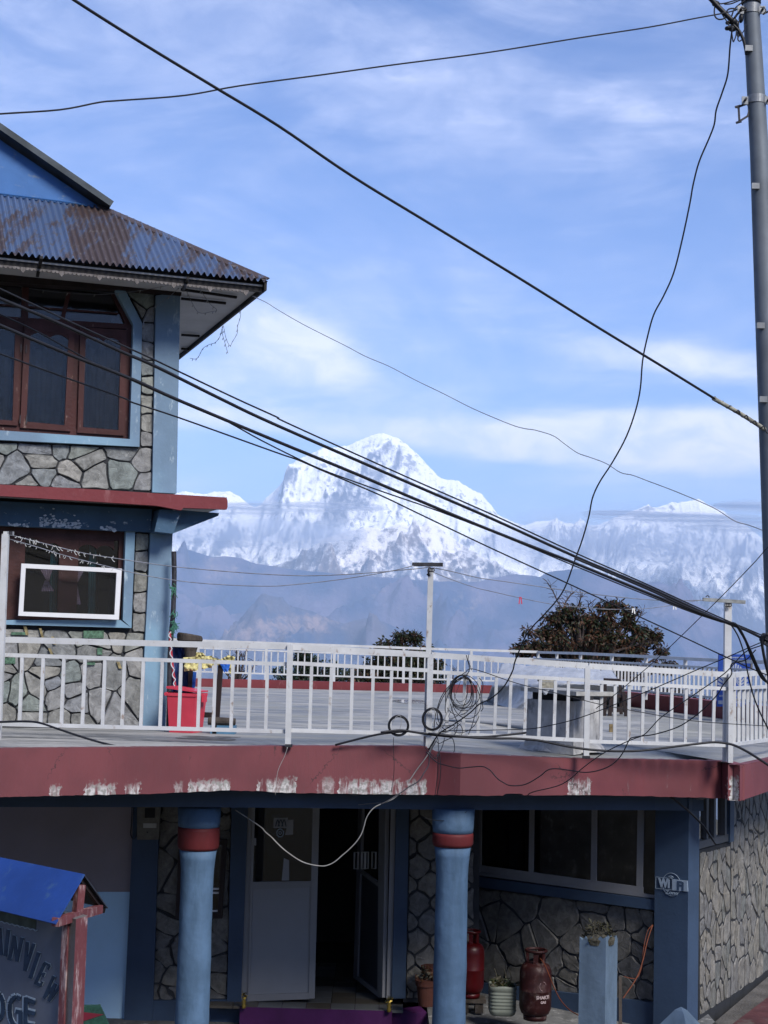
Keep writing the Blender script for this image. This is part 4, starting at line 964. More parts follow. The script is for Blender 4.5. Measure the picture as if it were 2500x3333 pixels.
def edgex(x): 
    xs = [q[0] for q in E_px]; return float(np.interp(x, xs, [p.x for p in E]))
for a, b_, s in scl:
    e = els.new((edgex(a) - X0) / (X1 - X0)); e.color = (s, s, s, 1); e = els.new((edgex(b_) - X0) / (X1 - X0)); e.color = (0, 0, 0, 1)
xn = MATH(t, 'DIVIDE', MATH(t, 'SUBTRACT', MATH(t, 'ADD', spn.outputs[0], MATH(t, 'MULTIPLY', MATH(t, 'SUBTRACT', nC.outputs[0], .5), .10)), X0), X1 - X0)
L(t, xn, ca.inputs[0])
zz = MATH(t, 'ADD', spn.outputs[2], MATH(t, 'MULTIPLY', spn.outputs[0], 0.0))
zz = MATH(t, 'ADD', zz, MATH(t, 'MULTIPLY', MATH(t, 'SUBTRACT', nC.outputs[0], .5), .22))
low = SMOOTH(t, zz, 3.12, 3.19, 1.0, 0.0)
kk = MATH(t, 'MULTIPLY', MATH(t, 'MULTIPLY', ca.outputs[0], low), SMOOTH(t, nB.outputs[0], 0.36, 0.54))
nS = MATH(t, 'MULTIPLY', SMOOTH(t, nB.outputs[0], .64, .72), SMOOTH(t, zz, 3.14, 3.2, .55, 0))
c = MIX(t, MATH(t, 'MAXIMUM', kk, nS), c, MIX(t, SMOOTH(t, nC.outputs[0], .4, .6), (0.22, 0.22, 0.21), (0.45, 0.44, 0.44)))
# hairline cracks
vo_ = N(t, 'ShaderNodeTexVoronoi'); vo_.feature = 'DISTANCE_TO_EDGE'; vo_.inputs['Scale'].default_value = 1.4
mpw = N(t, 'ShaderNodeMapping'); L(t, MIX(t, 0.10, g.outputs['Position'], nC.outputs[1]), mpw.inputs[0]); L(t, mpw.outputs[0], vo_.inputs['Vector'])
crk = MATH(t, 'MULTIPLY', SMOOTH(t, vo_.outputs[0], 0.003, 0.008, 1, 0), SMOOTH(t, nA.outputs[0], .50, .58, 0, .85))
c = MIX(t, crk, c, (0.03, 0.012, 0.014))
L(t, c, bs.inputs['Base Color'])
bp = N(t, 'ShaderNodeBump'); bp.inputs['Strength'].default_value = .35; bp.inputs['Distance'].default_value = .012; L(t, nB.outputs[0], bp.inputs['Height']); L(t, bp.outputs[0], bs.inputs['Normal'])
NS = 330; xs_ = np.linspace(-400, 2403, NS); tp = []; bt = []
for x in xs_:
    i = max(j for j in range(len(E_px)) if E_px[j][0] <= x); i = min(i, len(E_px) - 2)
    k = (x - E_px[i][0]) / (E_px[i + 1][0] - E_px[i][0]); p = E[i].lerp(E[i + 1], k)
    yb = float(np.interp(x, [q[0] for q in B_px], [q[1] for q in B_px])) + 2.2 * fbm(x * .03, 3, 1, 4)
    if 1640 < x < 1700: yb -= 7
    q = P(x, yb, p.y); tp.append(p + Vector((0, 0, .004 * noise.noise((x * .05, 1, 1))))); bt.append(Vector((p.x, p.y, q.z)))
tp += [E_r[0], E_r[1]]; bt += [Vector((E_r[0].x, E_r[0].y, 2.97)), Vector((E_r[1].x, E_r[1].y, 2.99))]
V = []; n = len(tp)
for i in range(n):
    d = (tp[min(i + 1, n - 1)] - tp[max(i - 1, 0)]); nn = Vector((d.y, -d.x, 0)).normalized()
    V += [tp[i] + nn * .02, bt[i] + nn * .02, tp[i] - nn * .12 + Vector((0, 0, .0)), bt[i] - nn * .12]
F = []
for i in range(n - 1):
    a = 4 * i; b_ = 4 * i + 4
    F += [[a, a + 1, b_ + 1, b_], [a + 2, a, b_, b_ + 2], [a + 1, a + 3, b_ + 3, b_ + 1], [a + 3, a + 2, b_ + 2, b_ + 3]]
mesh('slab_edge', V, F, fm, lodge)
# far kerbs
def kerb(pts, w, h, name, parent):
    b = MB()
    for p, q in zip(pts[:-1], pts[1:]): b.beam(p + Vector((0, 0, h / 2)), q + Vector((0, 0, h / 2)), w, h)
    return b.build(name, M['maroon'], parent)
kf = [P(x, y, D) for x, y, D in ((-200, 2220, 35), (560, 2235, 35.2), (870, 2240, 35.7), (1751, 2252, 36.1))]
for p in kf: p.z = 3.48
kerb(kf, 0.2, 0.20, 'far_kerb', lodge)
sk = [Vector((kf[-1].x, kf[-1].y, 3.47)), P(2055, 2300, 30.2), P(2352, 2345, 25.9), P(2620, 2350, 22.5)]
for p in sk: p.z = 3.46
kerb(sk, 0.2, 0.31, 'side_kerb', lodge)
# back wall plane and beams
BW = 19.6
PB = Plane((-6, BW, 0), (6, BW + 0.12, 0))
def bp_(name, px, mt, off=0.0, th=0.1, parent=None): return pxpoly(name, PB, px, mt, parent or lodge, off, th)
bm_ = MB()
BL = [PZ(-400, 2627, 0)] 
def beamline(px, D): return [P(x, y, D) for x, y in px]
# front beam under the slab: D a little behind the edge
bx = [(-400, 2628, 15.2), (0, 2627, 15.6), (600, 2627, 16.2), (1000, 2630, 16.5), (1470, 2636, 16.9), (2132, 2637, 18.1), (2290, 2640, 18.6)]
for (x, y, D), (x2, y2, D2) in zip(bx[:-1], bx[1:]):
    p = P(x, y, D); q = P(x2, y2, D2); zt_ = 3.2
    bm_.prism([p, q, Vector((q.x, q.y, zt_)), Vector((p.x, p.y, zt_))], Vector(((q - p).y, -(q - p).x, 0)).normalized(), 0.25)
bm_.build('beam', M['deep'], lodge)
# walls at the back of the porch
ZP = 0.15
bp_('wall', [(-200, 2500), (436, 2500), (426, 2903), (-200, 2903)], M['mauve'], 0.0, 0.2)
bp_('wall', [(-200, 2903), (425, 2903), (400, 3420), (-200, 3420)], M['lblue'], 0.001, 0.2)
bp_('pillar', [(441, 2500), (523, 2500), (493, 3420), (399, 3420)], M['deep'], 0.08, 0.2)
bp_('plinth', [(485, 3257), (786, 3253), (782, 3420), (480, 3420)], M['deep'], 0.06, 0.2)
bp_('stone_backing', [(500, 2500), (770, 2500), (760, 3262), (480, 3262)], M['mortar'], 0.0, 0.2)
bp_('pillar', [(757, 2500), (812, 2500), (784, 3262), (739, 3262)], M['deep'], 0.07, 0.2)
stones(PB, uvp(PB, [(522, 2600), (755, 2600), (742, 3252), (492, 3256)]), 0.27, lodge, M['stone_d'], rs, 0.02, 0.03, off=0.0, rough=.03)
bp_('pillar', [(1293, 2500), (1334, 2500), (1320, 3250), (1275, 3250)], M['deep'], 0.07, 0.2)
bp_('stone_backing', [(1325, 2500), (1560, 2500), (1560, 3262), (1312, 3262)], M['mortar'], 0.0, 0.2)
# diamond stones right of the door
du = uvp(PB, [(1334, 2560), (1545, 2560), (1545, 3250), (1320, 3250)])
a0, a1 = du[3][0], du[1][0]; z0, z1 = du[2][1], du[0][1]; sx = 0.33; sz = 0.46; seeds = []
i = 0
z = z0
while z < z1 + .1:
    u = a0 + (sx / 2 if i % 2 else 0) - .05
    while u < a1 + .1: seeds.append((u + rs.uniform(-.02, .02), z + rs.uniform(-.03, .03))); u += sx
    z += sz / 2; i += 1
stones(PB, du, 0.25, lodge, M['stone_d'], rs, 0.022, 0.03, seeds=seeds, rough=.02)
# wall mirror window behind the first column
mw = frame_ring('porch_window', PB, [(583, 2733), (738, 2733), (722, 2990), (570, 2990)], [(597, 2750), (722, 2750), (708, 2972), (584, 2972)], M['dwood'], lodge, 0.10, 0.08)
g = MB(); g.prism([PB.hit(x, y, 0.06) for x, y in [(595, 2748), (724, 2748), (710, 2974), (582, 2974)]], PB.n, 0.006); g.build('pane', M['glasst'], mw)
for y in (2893, 2906, 2965):
    b = MB(); b.beam(PB.hit(585, y, .075), PB.hit(716, y, .075), .012, .022); b.build('glazing_bar', M['alu'], mw)
# door
M['tilemix'] = M['tile_a']
bp_('door_jamb', [(806, 2560), (822, 2560), (806, 3262), (782, 3262)], M['aludoor'], .03, .10)
bp_('door_jamb', [(1274, 2560), (1290, 2560), (1274, 3250), (1258, 3250)], M['aludoor'], .03, .10)
leaf = MB(); o_ = 0.05
for q in ([(823, 2560), (832, 2560), (812, 3250), (806, 3252)], [(1020, 2560), (1042, 2560), (1024, 3250), (1004, 3250)], ):
    leaf.prism([PB.hit(x, y, o_) for x, y in q], PB.n, 0.05)
leaf.prism([PB.hit(x, y, o_ - .002) for x, y in [(814, 2871), (1014, 2868), (1014, 2889), (813, 2895)]], PB.n, 0.05)
leaf.prism([PB.hit(x, y, o_ - .002) for x, y in [(805, 3238), (1006, 3231), (1006, 3252), (804, 3260)]], PB.n, 0.05)
door1 = leaf.build('door', M['aludoor'], lodge); door1['label'] = 'closed left door leaf with grey lower panel'
b = MB(); b.prism([PB.hit(x, y, .03) for x, y in [(812, 2890), (1012, 2886), (1004, 3236), (806, 3242)]], PB.n, .02); b.build('door_panel', M['panel'], door1)
b = MB(); b.prism([PB.hit(x, y, .03) for x, y in [(826, 2560), (1022, 2560), (1014, 2872), (818, 2875)]], PB.n, .006); b.build('pane', M['glasst'], door1)
# stickers on the glass
def text_mesh(s, size, plane_pt, ux, uy, nrm, mt, name, parent, extr=0.0015, squash=1.0, label=None, bold=0.0, align='CENTER'):
    cu = bpy.data.curves.new('t', 'FONT'); cu.body = s; cu.size = size; cu.align_x = align; cu.extrude = extr; cu.offset = bold; cu.resolution_u = 3
    o = bpy.data.objects.new('t', cu); COL.objects.link(o); bpy.context.view_layer.update()
    me = bpy.data.meshes.new_from_object(o.evaluated_get(bpy.context.evaluated_depsgraph_get()))
    V = [Vector(plane_pt) + Vector(ux) * v.co.x * squash + Vector(uy) * v.co.y + Vector(nrm) * v.co.z for v in me.vertices]
    F = [list(p.vertices) for p in me.polygons]; bpy.data.objects.remove(o); bpy.data.curves.remove(cu); bpy.data.meshes.remove(me)
    return mesh(name, V, F, mt, parent)
b = MB(); b.prism([PB.hit(x, y, .046) for x, y in [(891, 2662), (937, 2662), (936, 2695), (890, 2695)]], PB.n, .003); stk = b.build('sticker', M['panel'], door1)
for k, (px_, w) in enumerate(((904, 7), (914, 9), (925, 8))):
    b = MB(); b.tube(crom([PB.hit(px_ - w, 2690, .05), PB.hit(px_, 2668, .05), PB.hit(px_ + w * .8, 2690, .05)], 4), .006, 5); b.build('mountain_logo', M['signdark'], stk)
for q in ([(938, 2668), (955, 2668), (954, 2716), (928, 2718)], [(924, 2793), (941, 2800), (941, 2866), (917, 2866)], [(823, 2728), (834, 2728), (834, 2752), (822, 2752)]):
    b = MB(); b.prism([PB.hit(x, y, .044) for x, y in q], PB.n, .002); b.build('paper_notice', M['panel'], door1)
b = MB(); b.tube([PB.hit(912 + 11 * math.cos(a), 2711 + 13 * math.sin(a), .05) for a in np.linspace(0, 2 * math.pi, 16, endpoint=False)], .008, 5, closed=True)
b.tube([PB.hit(912 + 4 * math.cos(a), 2711 + 5 * math.sin(a), .05) for a in np.linspace(0, 2 * math.pi, 10, endpoint=False)], .006, 5, closed=True); b.build('round_sticker', M['wifi'], door1)
# open right leaf swung inwards
hz0 = PB.hit(1243, 3246, 0.0); hz1 = PZ(1151, 3181, hz0.z); PO = Plane(hz1, hz0)
lf = MB()
for q in ([(1234, 2560), (1257, 2560), (1244, 3247), (1228, 3240)], [(1168, 2560), (1180, 2560), (1163, 3192), (1150, 3182)], [(1166, 2826), (1236, 2878), (1236, 2890), (1166, 2838)], [(1151, 3168), (1233, 3230), (1233, 3247), (1151, 3182)]):
    lf.prism([PO.hit(x, y, 0) for x, y in q], PO.n, 0.05)
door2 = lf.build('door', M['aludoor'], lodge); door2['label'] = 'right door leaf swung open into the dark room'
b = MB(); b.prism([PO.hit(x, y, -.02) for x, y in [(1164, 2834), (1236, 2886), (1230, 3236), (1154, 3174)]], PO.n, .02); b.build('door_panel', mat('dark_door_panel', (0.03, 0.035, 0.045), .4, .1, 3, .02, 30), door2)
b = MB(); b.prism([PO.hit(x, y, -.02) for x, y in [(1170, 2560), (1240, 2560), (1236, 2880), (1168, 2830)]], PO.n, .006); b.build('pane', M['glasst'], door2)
for x in (1160, 1184):
    b = MB(); b.tube([PO.hit(x + a, y, .05) for a, y in ((-6, 2774), (6, 2774), (5, 2828), (-7, 2828))], .011, 6, closed=True); b.build('handle', M['alu'], door2)
# hall behind the door with tiles
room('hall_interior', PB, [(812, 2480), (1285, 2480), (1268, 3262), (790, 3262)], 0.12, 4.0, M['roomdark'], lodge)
rt = random.Random(3); ts = 0.30; zt2 = PB.hit(1000, 3262).z
ysf = PZ(781, 3278, zt2 - .006).y
for i in range(-6, 5):
    for j in range(0, 9):
        cx_ = -0.35 + i * ts + (j % 2) * .0; cy_ = ysf + .16 + .15 + j * ts
        if cx_ > 0.25 or cx_ < -1.85: continue
        b = MB(); b.box((cx_, cy_ - .15, zt2 - .03), (1, 0, 0), (0, 1, 0), ts - .008, ts - .008, .03 + rt.uniform(0, .001))
        b.build('floor_tile', M['tile_a'] if (rt.random() < .5) else M['tile_b'], lodge)
# purple step in front of the door, dark green mat below
zs = zt2 - .006
st0 = PZ(781, 3278, zs); st1 = PZ(1278, 3252, zs); st2 = PZ(1354, 3297, zs); st3 = PZ(1392, 3292, zs)
stp = MB(); stp.prism([st0, Vector((PZ(1276, 3274, zs).x, st0.y, zs)), Vector((PZ(1276, 3274, zs).x, BW + .02, zs)), Vector((st0.x, BW + .02, zs))], Vector((0, 0, 1)), .34)
stp.build('door_step', M['purple'], lodge)
b = MB(); w0 = Vector((PZ(1276, 3274, zs).x, st0.y, 0)); q0 = PZ(1356, 3300, zs - .03)
b.prism([Vector((w0.x + .003, w0.y + .1, zs)), Vector((q0.x, q0.y, zs - .02)), Vector((q0.x + .14, q0.y, zs - .02)), Vector((w0.x + .35, w0.y + .3, zs))], Vector((0, 0, 1)), .34); b.build('step_side', M['purple'], lodge)
# porch floors
b = MB(); b.box((-1.5, 17.6, GZ - .03), (1, 0, 0), (0, 1, 0), 12, 5.2, 0.08); pf = b.build('porch_floor', M['cement'], None); tag(pf, kind='structure')
zc = 0.10
p_a = PZ(1392, 3292, zc)
b = MB(); b.prism([Vector((p_a.x, 16.9, zc)), Vector((4.2, 17.6, zc)), Vector((4.2, 21.5, zc)), Vector((p_a.x, 21.5, zc))], Vector((0, 0, 1)), .32); q = b.build('porch_platform', M['cement'], None); tag(q, kind='structure')
b = MB(); g0 = PZ(944, 3319, GZ + .07); g1 = PZ(1324, 3315, GZ + .07); b.prism([Vector((g0.x - .4, g0.y - 1.5, GZ + .07)), Vector((g1.x, g1.y - 1.5, GZ + .07)), Vector((g1.x, g1.y, GZ + .07)), Vector((g0.x, g0.y + .0, GZ + .07))], Vector((0, 0, 1)), .025)
gm_ = b.build('door_mat', M['green']); tag(gm_, 'dark green mat on the ground in front of the purple step', 'mat')
# window wall
W0 = P(1546, 2900, 20.6); W1 = P(2127, 2900, 18.86); PW = Plane(W0, W1)
wx = MB()
for i, q in enumerate(([(1515, 2842), (2140, 2926), (2140, 3420), (1500, 3420)],)): wx.prism([PW.hit(x, y, 0) for x, y in q], PW.n, .2)
wx.build('stone_backing', M['mortar'], lodge)
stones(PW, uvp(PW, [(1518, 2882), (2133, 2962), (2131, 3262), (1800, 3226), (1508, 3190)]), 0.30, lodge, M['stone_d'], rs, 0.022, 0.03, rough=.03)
pxpoly('window_sill', PW, [(1519, 2850), (2140, 2930), (2140, 2964), (1517, 2882)], M['deep'], lodge, 0.10, 0.14)
pxpoly('plinth', PW, [(1500, 3192), (1800, 3226), (2135, 3264), (2135, 3420), (1500, 3420)], M['deep'], lodge, 0.06, 0.1)
pxpoly('wall', PW, [(1512, 2500), (1548, 2500), (1546, 2856), (1512, 2852)], M['deep'], lodge, 0.02, 0.1)
wf = MB(); o_ = 0.05
for i, q in enumerate(([(1545, 2500), (1570, 2500), (1566, 2818), (1546, 2842)], [(1725, 2500), (1740, 2500), (1735, 2858), (1720, 2856)], [(1928, 2500), (1944, 2500), (1940, 2890), (1922, 2888)], [(2077, 2500), (2097, 2500), (2090, 2910), (2071, 2906)],
          [(1546, 2814), (2092, 2888), (2092, 2914), (1546, 2836)], [(1546, 2838), (2140, 2914), (2140, 2926), (1546, 2848)])):
    wf.prism([PW.hit(x, y, o_ + .003 * i) for x, y in q], PW.n, .06)
wnd = wf.build('window', M['aludoor'], lodge); wnd['label'] = 'long sliding window behind the second column'
for q in ([(1560, 2500), (1730, 2500), (1726, 2845), (1562, 2822)], [(1732, 2500), (1936, 2500), (1930, 2872), (1730, 2846)], [(1936, 2500), (2085, 2500), (2080, 2892), (1934, 2872)], [(2090, 2500), (2140, 2500), (2140, 2912), (2084, 2906)]):
    b = MB(); b.prism([PW.hit(x, y, .04) for x, y in q], PW.n, .006); b.build('pane', M['glasst'], wnd)
for x in (1590, 1665, 1890):
    V = []; n = 12
    for i in range(2):
        for k in range(n + 1): V.append(PW.hit(x - 18 + 36 * k / n + i * 10, (2500, 2860)[i], 0) - PW.n * (0.30 + .02 * math.sin(k * 1.9)))
    mesh('curtain', V, [[k, k + 1, n + 2 + k, n + 1 + k] for k in range(n)], M['curtain'], wnd)
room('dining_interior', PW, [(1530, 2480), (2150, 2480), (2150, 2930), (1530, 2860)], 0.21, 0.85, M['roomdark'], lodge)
# corner pillar (two visible faces)
c0 = P(2131, 2900, 18.70); c1 = P(2240, 2900, 18.42); c2 = P(2275, 2900, 18.62)
b = MB(); V = [Vector((p.x, p.y, z)) for z in (GZ, 3.15) for p in (c0, c1, c2, Vector((c0.x + .25, c0.y + .6, 0)))]
b.add(V, [[0, 1, 5, 4], [1, 2, 6, 5], [2, 3, 7, 6], [3, 0, 4, 7], [4, 5, 6, 7]]); cp = b.build('corner_pillar', M['deep'], lodge)
# stone side wall going back to the right
R_a = PZ(2277, 3314, 0.12); R_b = PZ(2500, 3168, 0.12); PR = Plane(R_a, R_b)
PRpad = PR
rw = MB()
rw.prism([PR.hit(x, y, 0) for x, y in [(2377, 2560), (2600, 2400), (2600, 3160), (2377, 3330)]], PR.n, .2)
rw.prism([PR.hit(x, y, -.003) for x, y in [(2274, 2766), (2380, 2738), (2380, 3330), (2274, 3340)]], PR.n, .2)
rw.build('stone_backing', M['mortar'], lodge)
stones(PR, uvp(PR, [(2378, 2614), (2590, 2500), (2590, 3100), (2378, 3246)]), 0.22, lodge, M['stone_r'], rs, 0.028, 0.009, aspect=1.6)
stones(PR, uvp(PR, [(2277, 2775), (2377, 2750), (2377, 3246), (2277, 3308)]), 0.22, lodge, M['stone_r'], rs, 0.028, 0.009, aspect=1.6)
pxpoly('window_jamb', PR, [(2377, 2560), (2391, 2556), (2389, 2738), (2377, 2742)], M['deep'], lodge, 0.05, 0.15)
sw = MB()
for i, q in enumerate(([(2300, 2600), (2308, 2597), (2306, 2755), (2300, 2757)], [(2325, 2590), (2331, 2588), (2330, 2750), (2324, 2752)], [(2276, 2738), (2378, 2714), (2378, 2736), (2276, 2764)], [(2360, 2575), (2366, 2572), (2366, 2724), (2360, 2726)])):
    sw.prism([PR.hit(x, y, .02 + .003 * i) for x, y in q], PR.n, .05)
sww = sw.build('window', M['aludoor'], lodge); sww['label'] = 'small dark window at the top of the side wall'
g = MB(); g.prism([PR.hit(x, y, -.02) for x, y in [(2274, 2560), (2378, 2540), (2378, 2734), (2274, 2762)]], PR.n, .006); g.build('pane', M['glasst'], sww)
sww.data.materials[0] = M['dgrey']
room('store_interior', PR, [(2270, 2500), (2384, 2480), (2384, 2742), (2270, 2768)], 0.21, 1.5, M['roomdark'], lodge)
# ground beside the side wall: dusty strip, then maroon kerb
b = MB(); s0 = PZ(2240, 3400, .10); s1 = PZ(2640, 3060, .10); s2 = PZ(2640, 3160, .10); s3 = PZ(2330, 3400, .10)
b.prism([s0, s3, s2, s1], Vector((0, 0, 1)), .35); q = b.build('path', M['dirtstrip']); tag(q, kind='structure')
rk = MB(); k0_ = PZ(2368, 3345, .16); k1_ = PZ(2600, 3170, .16); k2_ = PZ(2600, 3400, .16); k3_ = PZ(2400, 3500, .16)
rk.prism([k0_, k3_, k2_, k1_], Vector((0, 0, 1)), .4); q = rk.build('kerb', mat('dusty_dark_red_kerb', (.075, .028, .030), .85, .3, 3, .5, 25, dirt=((.10, .085, .075), .5, 4, (1, 1, 1)))); tag(q, kind='structure')
# outer shell so the rooms are closed
for a, b_ in (((-6, 14.5), (-6, 36)), ((-6, 34.5), (4.0, 35.5)), ((4.0, 35.5), (5.0, 26.0)), ((5.0, 26.0), tuple((R_b + PR.u * .9 - PR.n * .3)[:2]))):
    shellwall('outer_wall', Vector((a[0], a[1], 0)), Vector((b_[0], b_[1], 0)), GZ, 3.25, M['cement'], lodge)
# round porch columns
def column(x, y, D, r, prof, label):
    c = P(x, y, D); c.z = 0; mb = MB()
    zt_, zc_, zb_ = [P(x, yy, D).z for yy in prof]
    seg = 40; rr = random.Random(int(x))
    pr = []
    for i in range(26):
        z = GZ + (zb_ - GZ - .005) * i / 25; fl = max(0, (z - (zb_ - .35)) / .35) ** 2 * 0.028
        pr.append((r + fl + 0.006 * fbm(z * 3, x, 1, 3) + .012 * (1 - i / 25), z))
    mb.lathe(c, pr, seg); sh = mb.build('column', M['col'], lodge, smooth=True); sh['label'] = label
    mb = MB(); mb.lathe(c, [(r + .035, zb_ - .004), (r + .050, zb_ + .03), (r + .052, zc_ - .03), (r + .048, zc_)], seg); mb.build('column_band', M['band'], sh, smooth=True)
    mb = MB(); mb.lathe(c, [(r + .046, zc_ + .001), (r + .052, zc_ + .05), (r + .062, zt_)], seg); mb.build('capital', M['col'], sh, smooth=True)
column(637, 2990, 16.55, 0.170, (2625, 2690, 2762), 'left round column with brick red band')
column(1468, 3000, 16.95, 0.172, (2632, 2709, 2752), 'right round column with brick red band')
# round lamps on the soffit
for x, y, D in ((90, 2590, 16.3), (1150, 2590, 16.7), (2277, 2602, 18.5)):
    c = P(x, y, D); c.z = P(x, 2584 if x < 2000 else 2596, D).z + .075; mb = MB(); mb.lathe(c, [(.03, -.10), (.09, -.075), (.105, -.03), (.10, .03)], 20); mb.build('soffit_lamp', mat('dusty_lamp_glass', (.10, .11, .14), .5, .1, 3, 0, 30) if 'lg' not in M else M['lg'], lodge, smooth=True)
# ------------------------------------------------------------------ railings
RT = 0.045
def rail_section(parent, D0, D1, x0, x1, top, mid, bot, bal, th=(0.062, 0.040, 0.040), bt=0.034, dfun=None, grp=None):
    """top/mid/bot: ((xa,ya),(xb,yb)) centre lines; bal: list of (xtop, xbottom)"""
    def D(x): return D0 + (D1 - D0) * (x - x0) / (x1 - x0) if dfun is None else dfun(x)
    for nm, ln, t in (('top_rail', top, th[0]), ('middle_rail', mid, th[1]), ('bottom_rail', bot, th[2])):
        a, b_ = ln; b = MB(); b.beam(P(a[0], a[1], D(a[0])), P(b_[0], b_[1], D(b_[0])), 0.05 if t > .05 else .036, t); b.build(nm, M['rail'], parent)
    for xt, xb in bal:
        yt = float(np.interp(xt, [mid[0][0], mid[1][0]], [mid[0][1], mid[1][1]])); yb = float(np.interp(xb, [bot[0][0], bot[1][0]], [bot[0][1], bot[1][1]]))
        p = P(xt, yt, D(xt)); q = P(xb, yb, D(xb)); xm = (p.x + q.x) / 2
        p = Vector((xm + (p.x - xm) * .6, p.y, p.z - .012)); q = Vector((xm + (q.x - xm) * .6, q.y, q.z + .012))
        b = MB(); b.beam(q, p, bt, bt, up=Vector((0, 1, 0))); b.build('baluster', M['rail'], parent)
def post(parent, xt, yt, xb, yb, D, w, name='post', mt=None, yaw=0.0):
    p = P(xt, yt, D); q = P(xb, yb, D); q.x = (p.x + q.x) / 2 + (q.x - p.x) * .3; p.x = q.x + (p.x - q.x) * .5
    b = MB(); b.beam(q, p, w, w, up=Vector((math.sin(yaw), math.cos(yaw), 0))); return b.build(name, mt or M['rail'], parent)
nr = empty('terrace_railing', (0, 16.2, 3.5), 'near silver white railing along the maroon slab edge', 'railing')
D1_ = 16.15
rail_section(nr, D1_, D1_, -60, 937, ((-60, 2080), (945, 2105)), ((-60, 2129), (940, 2162)), ((-60, 2355), (940, 2381)),
             list(zip([8, 73, 142, 209, 278, 342, 406, 468, 529, 590, 652, 702, 759, 814, 871], [0, 64, 132, 200, 268, 334, 397, 458, 521, 582, 644, 694, 752, 807, 865])))
post(nr, 942, 2098, 939, 2430, D1_ - .03, .060)
rail_section(nr, 16.15, 16.45, 945, 1395, ((945, 2106), (1395, 2131)), ((948, 2158), (1392, 2182)), ((945, 2377), (1390, 2389)),
             list(zip([1015, 1080.5, 1148, 1215.5, 1276, 1337], [1008, 1071, 1142, 1210, 1268, 1332])))
post(nr, 1401, 2128, 1395, 2434, 16.46, .062)
rail_section(nr, 16.5, 16.85, 1408, 1910, ((1404, 2132), (1912, 2167)), ((1408, 2187), (1908, 2214)), ((1404, 2385), (1908, 2410)),
             list(zip([1460.6, 1514.6, 1560.4, 1618, 1665, 1713.7, 1760.5, 1809.6, 1851], [1453, 1507, 1555.5, 1607, 1655, 1706, 1752, 1801.5, 1845.8])))
post(nr, 1912, 2166, 1908, 2468, 16.85, .058)
rail_section(nr, 16.9, 17.75, 1918, 2372, ((1914, 2168), (2381, 2197)), ((1918, 2218), (2370, 2242)), ((1916, 2413), (2366, 2426)),
             list(zip([1959, 2003, 2048, 2095, 2140.5, 2188, 2235, 2281.5, 2326], [1955, 1999.5, 2046.5, 2089, 2137, 2183, 2229, 2277, 2319.5])))
post(nr, 2377, 2192, 2377, 2482, 17.70, .055)
dS = lambda x: 17.72 + (x - 2380) / 120.0 * 1.62
rail_section(nr, 0, 0, 2380, 2620, ((2380, 2197), (2620, 2178)), ((2384, 2240), (2620, 2230)), ((2380, 2424), (2620, 2392)),
             [(x, x - 1) for x in (2391, 2405, 2419.5, 2433.5, 2447, 2461, 2475, 2489, 2502, 2515, 2528, 2541, 2554, 2567, 2580, 2593)], dfun=dS)
for i, (x, yb) in enumerate(((940, 2428), (1908, 2466))):
    b = MB(); c = P(x, yb, 16.12 if i == 0 else 16.82); c.z -= .01; b.box(c, (1, 0, 0), (0, 1, 0), .075, .07, .03); b.build('rusty_foot', M['darkrust'], nr)
# line posts with crossbars (clothes line posts)
def tpost(x, yt, xb, yb, D, w, xl, xr, yl, yr, label):
    o = empty('clothesline_post', P(xb, yb, D), label, 'clothesline post', 'clothesline posts along the near railing')
    post(o, x, yt, xb, yb, D, w, 'pole')
    if xl is not None:
        b = MB(); b.beam(P(xl, yl, D - .05), P(xr, yr, D - .02), .045, .040); b.build('crossbar', M['darkrust'] if D < 17 else mat('weathered_grey_bar', (.2, .21, .21), .7, .3, 10, .3, 40), o)
        for k in range(3):
            c = P(x - 6 + 5 * k, yt + 8, D - .06); b = MB(); b.tube([c + Vector((.02 * math.cos(a), -.02, .02 * math.sin(a))) for a in np.linspace(0, 6.28, 9)[:-1]], .006, 5, closed=True); b.build('wire_tie', M['darkrust'], o)
    return o
t1 = tpost(1404, 1848, 1386, 2432, 16.52, .058, 1342, 1441, 1837, 1838, 'white line post with a short dark crossbar right of the middle')
t2 = tpost(2370, 1962, 2364, 2478, 17.82, .078, 2288, 2425, 1951, 1960, 'white line post with long grey crossbar at the railing corner')
b = MB(); b.tube(crom([P(1400, 1846, 16.4), P(1394, 1858, 16.38), P(1398, 1874, 16.4), P(1390, 1868, 16.4)], 4), .010, 6); b.build('cable_stub', M['darkrust'], t1)
b = MB(); b.tube([P(2303 + 5 * math.cos(a), 1944 + 5 * math.sin(a), 17.75) for a in np.linspace(3.3, 6.4, 9)], .006, 5); b.build('hook', M['darkrust'], t2)
t0 = tpost(13, 1738, -6, 2440, 15.95, .066, None, None, 0, 0, 'white square line post at the left edge of the photo')
b = MB(); b.beam(P(17, 1736, 15.95), P(40, 1736, 16.6), .04, .04); b.build('stub_arm', M['rail'], t0)
b = MB(); c = P(37, 1736, 16.0); b.beam(c + Vector((-.018, -.03, 0)), c + Vector((.018, -.03, 0)), .02, .036); b.build('open_end', M['darkrust'], t0)
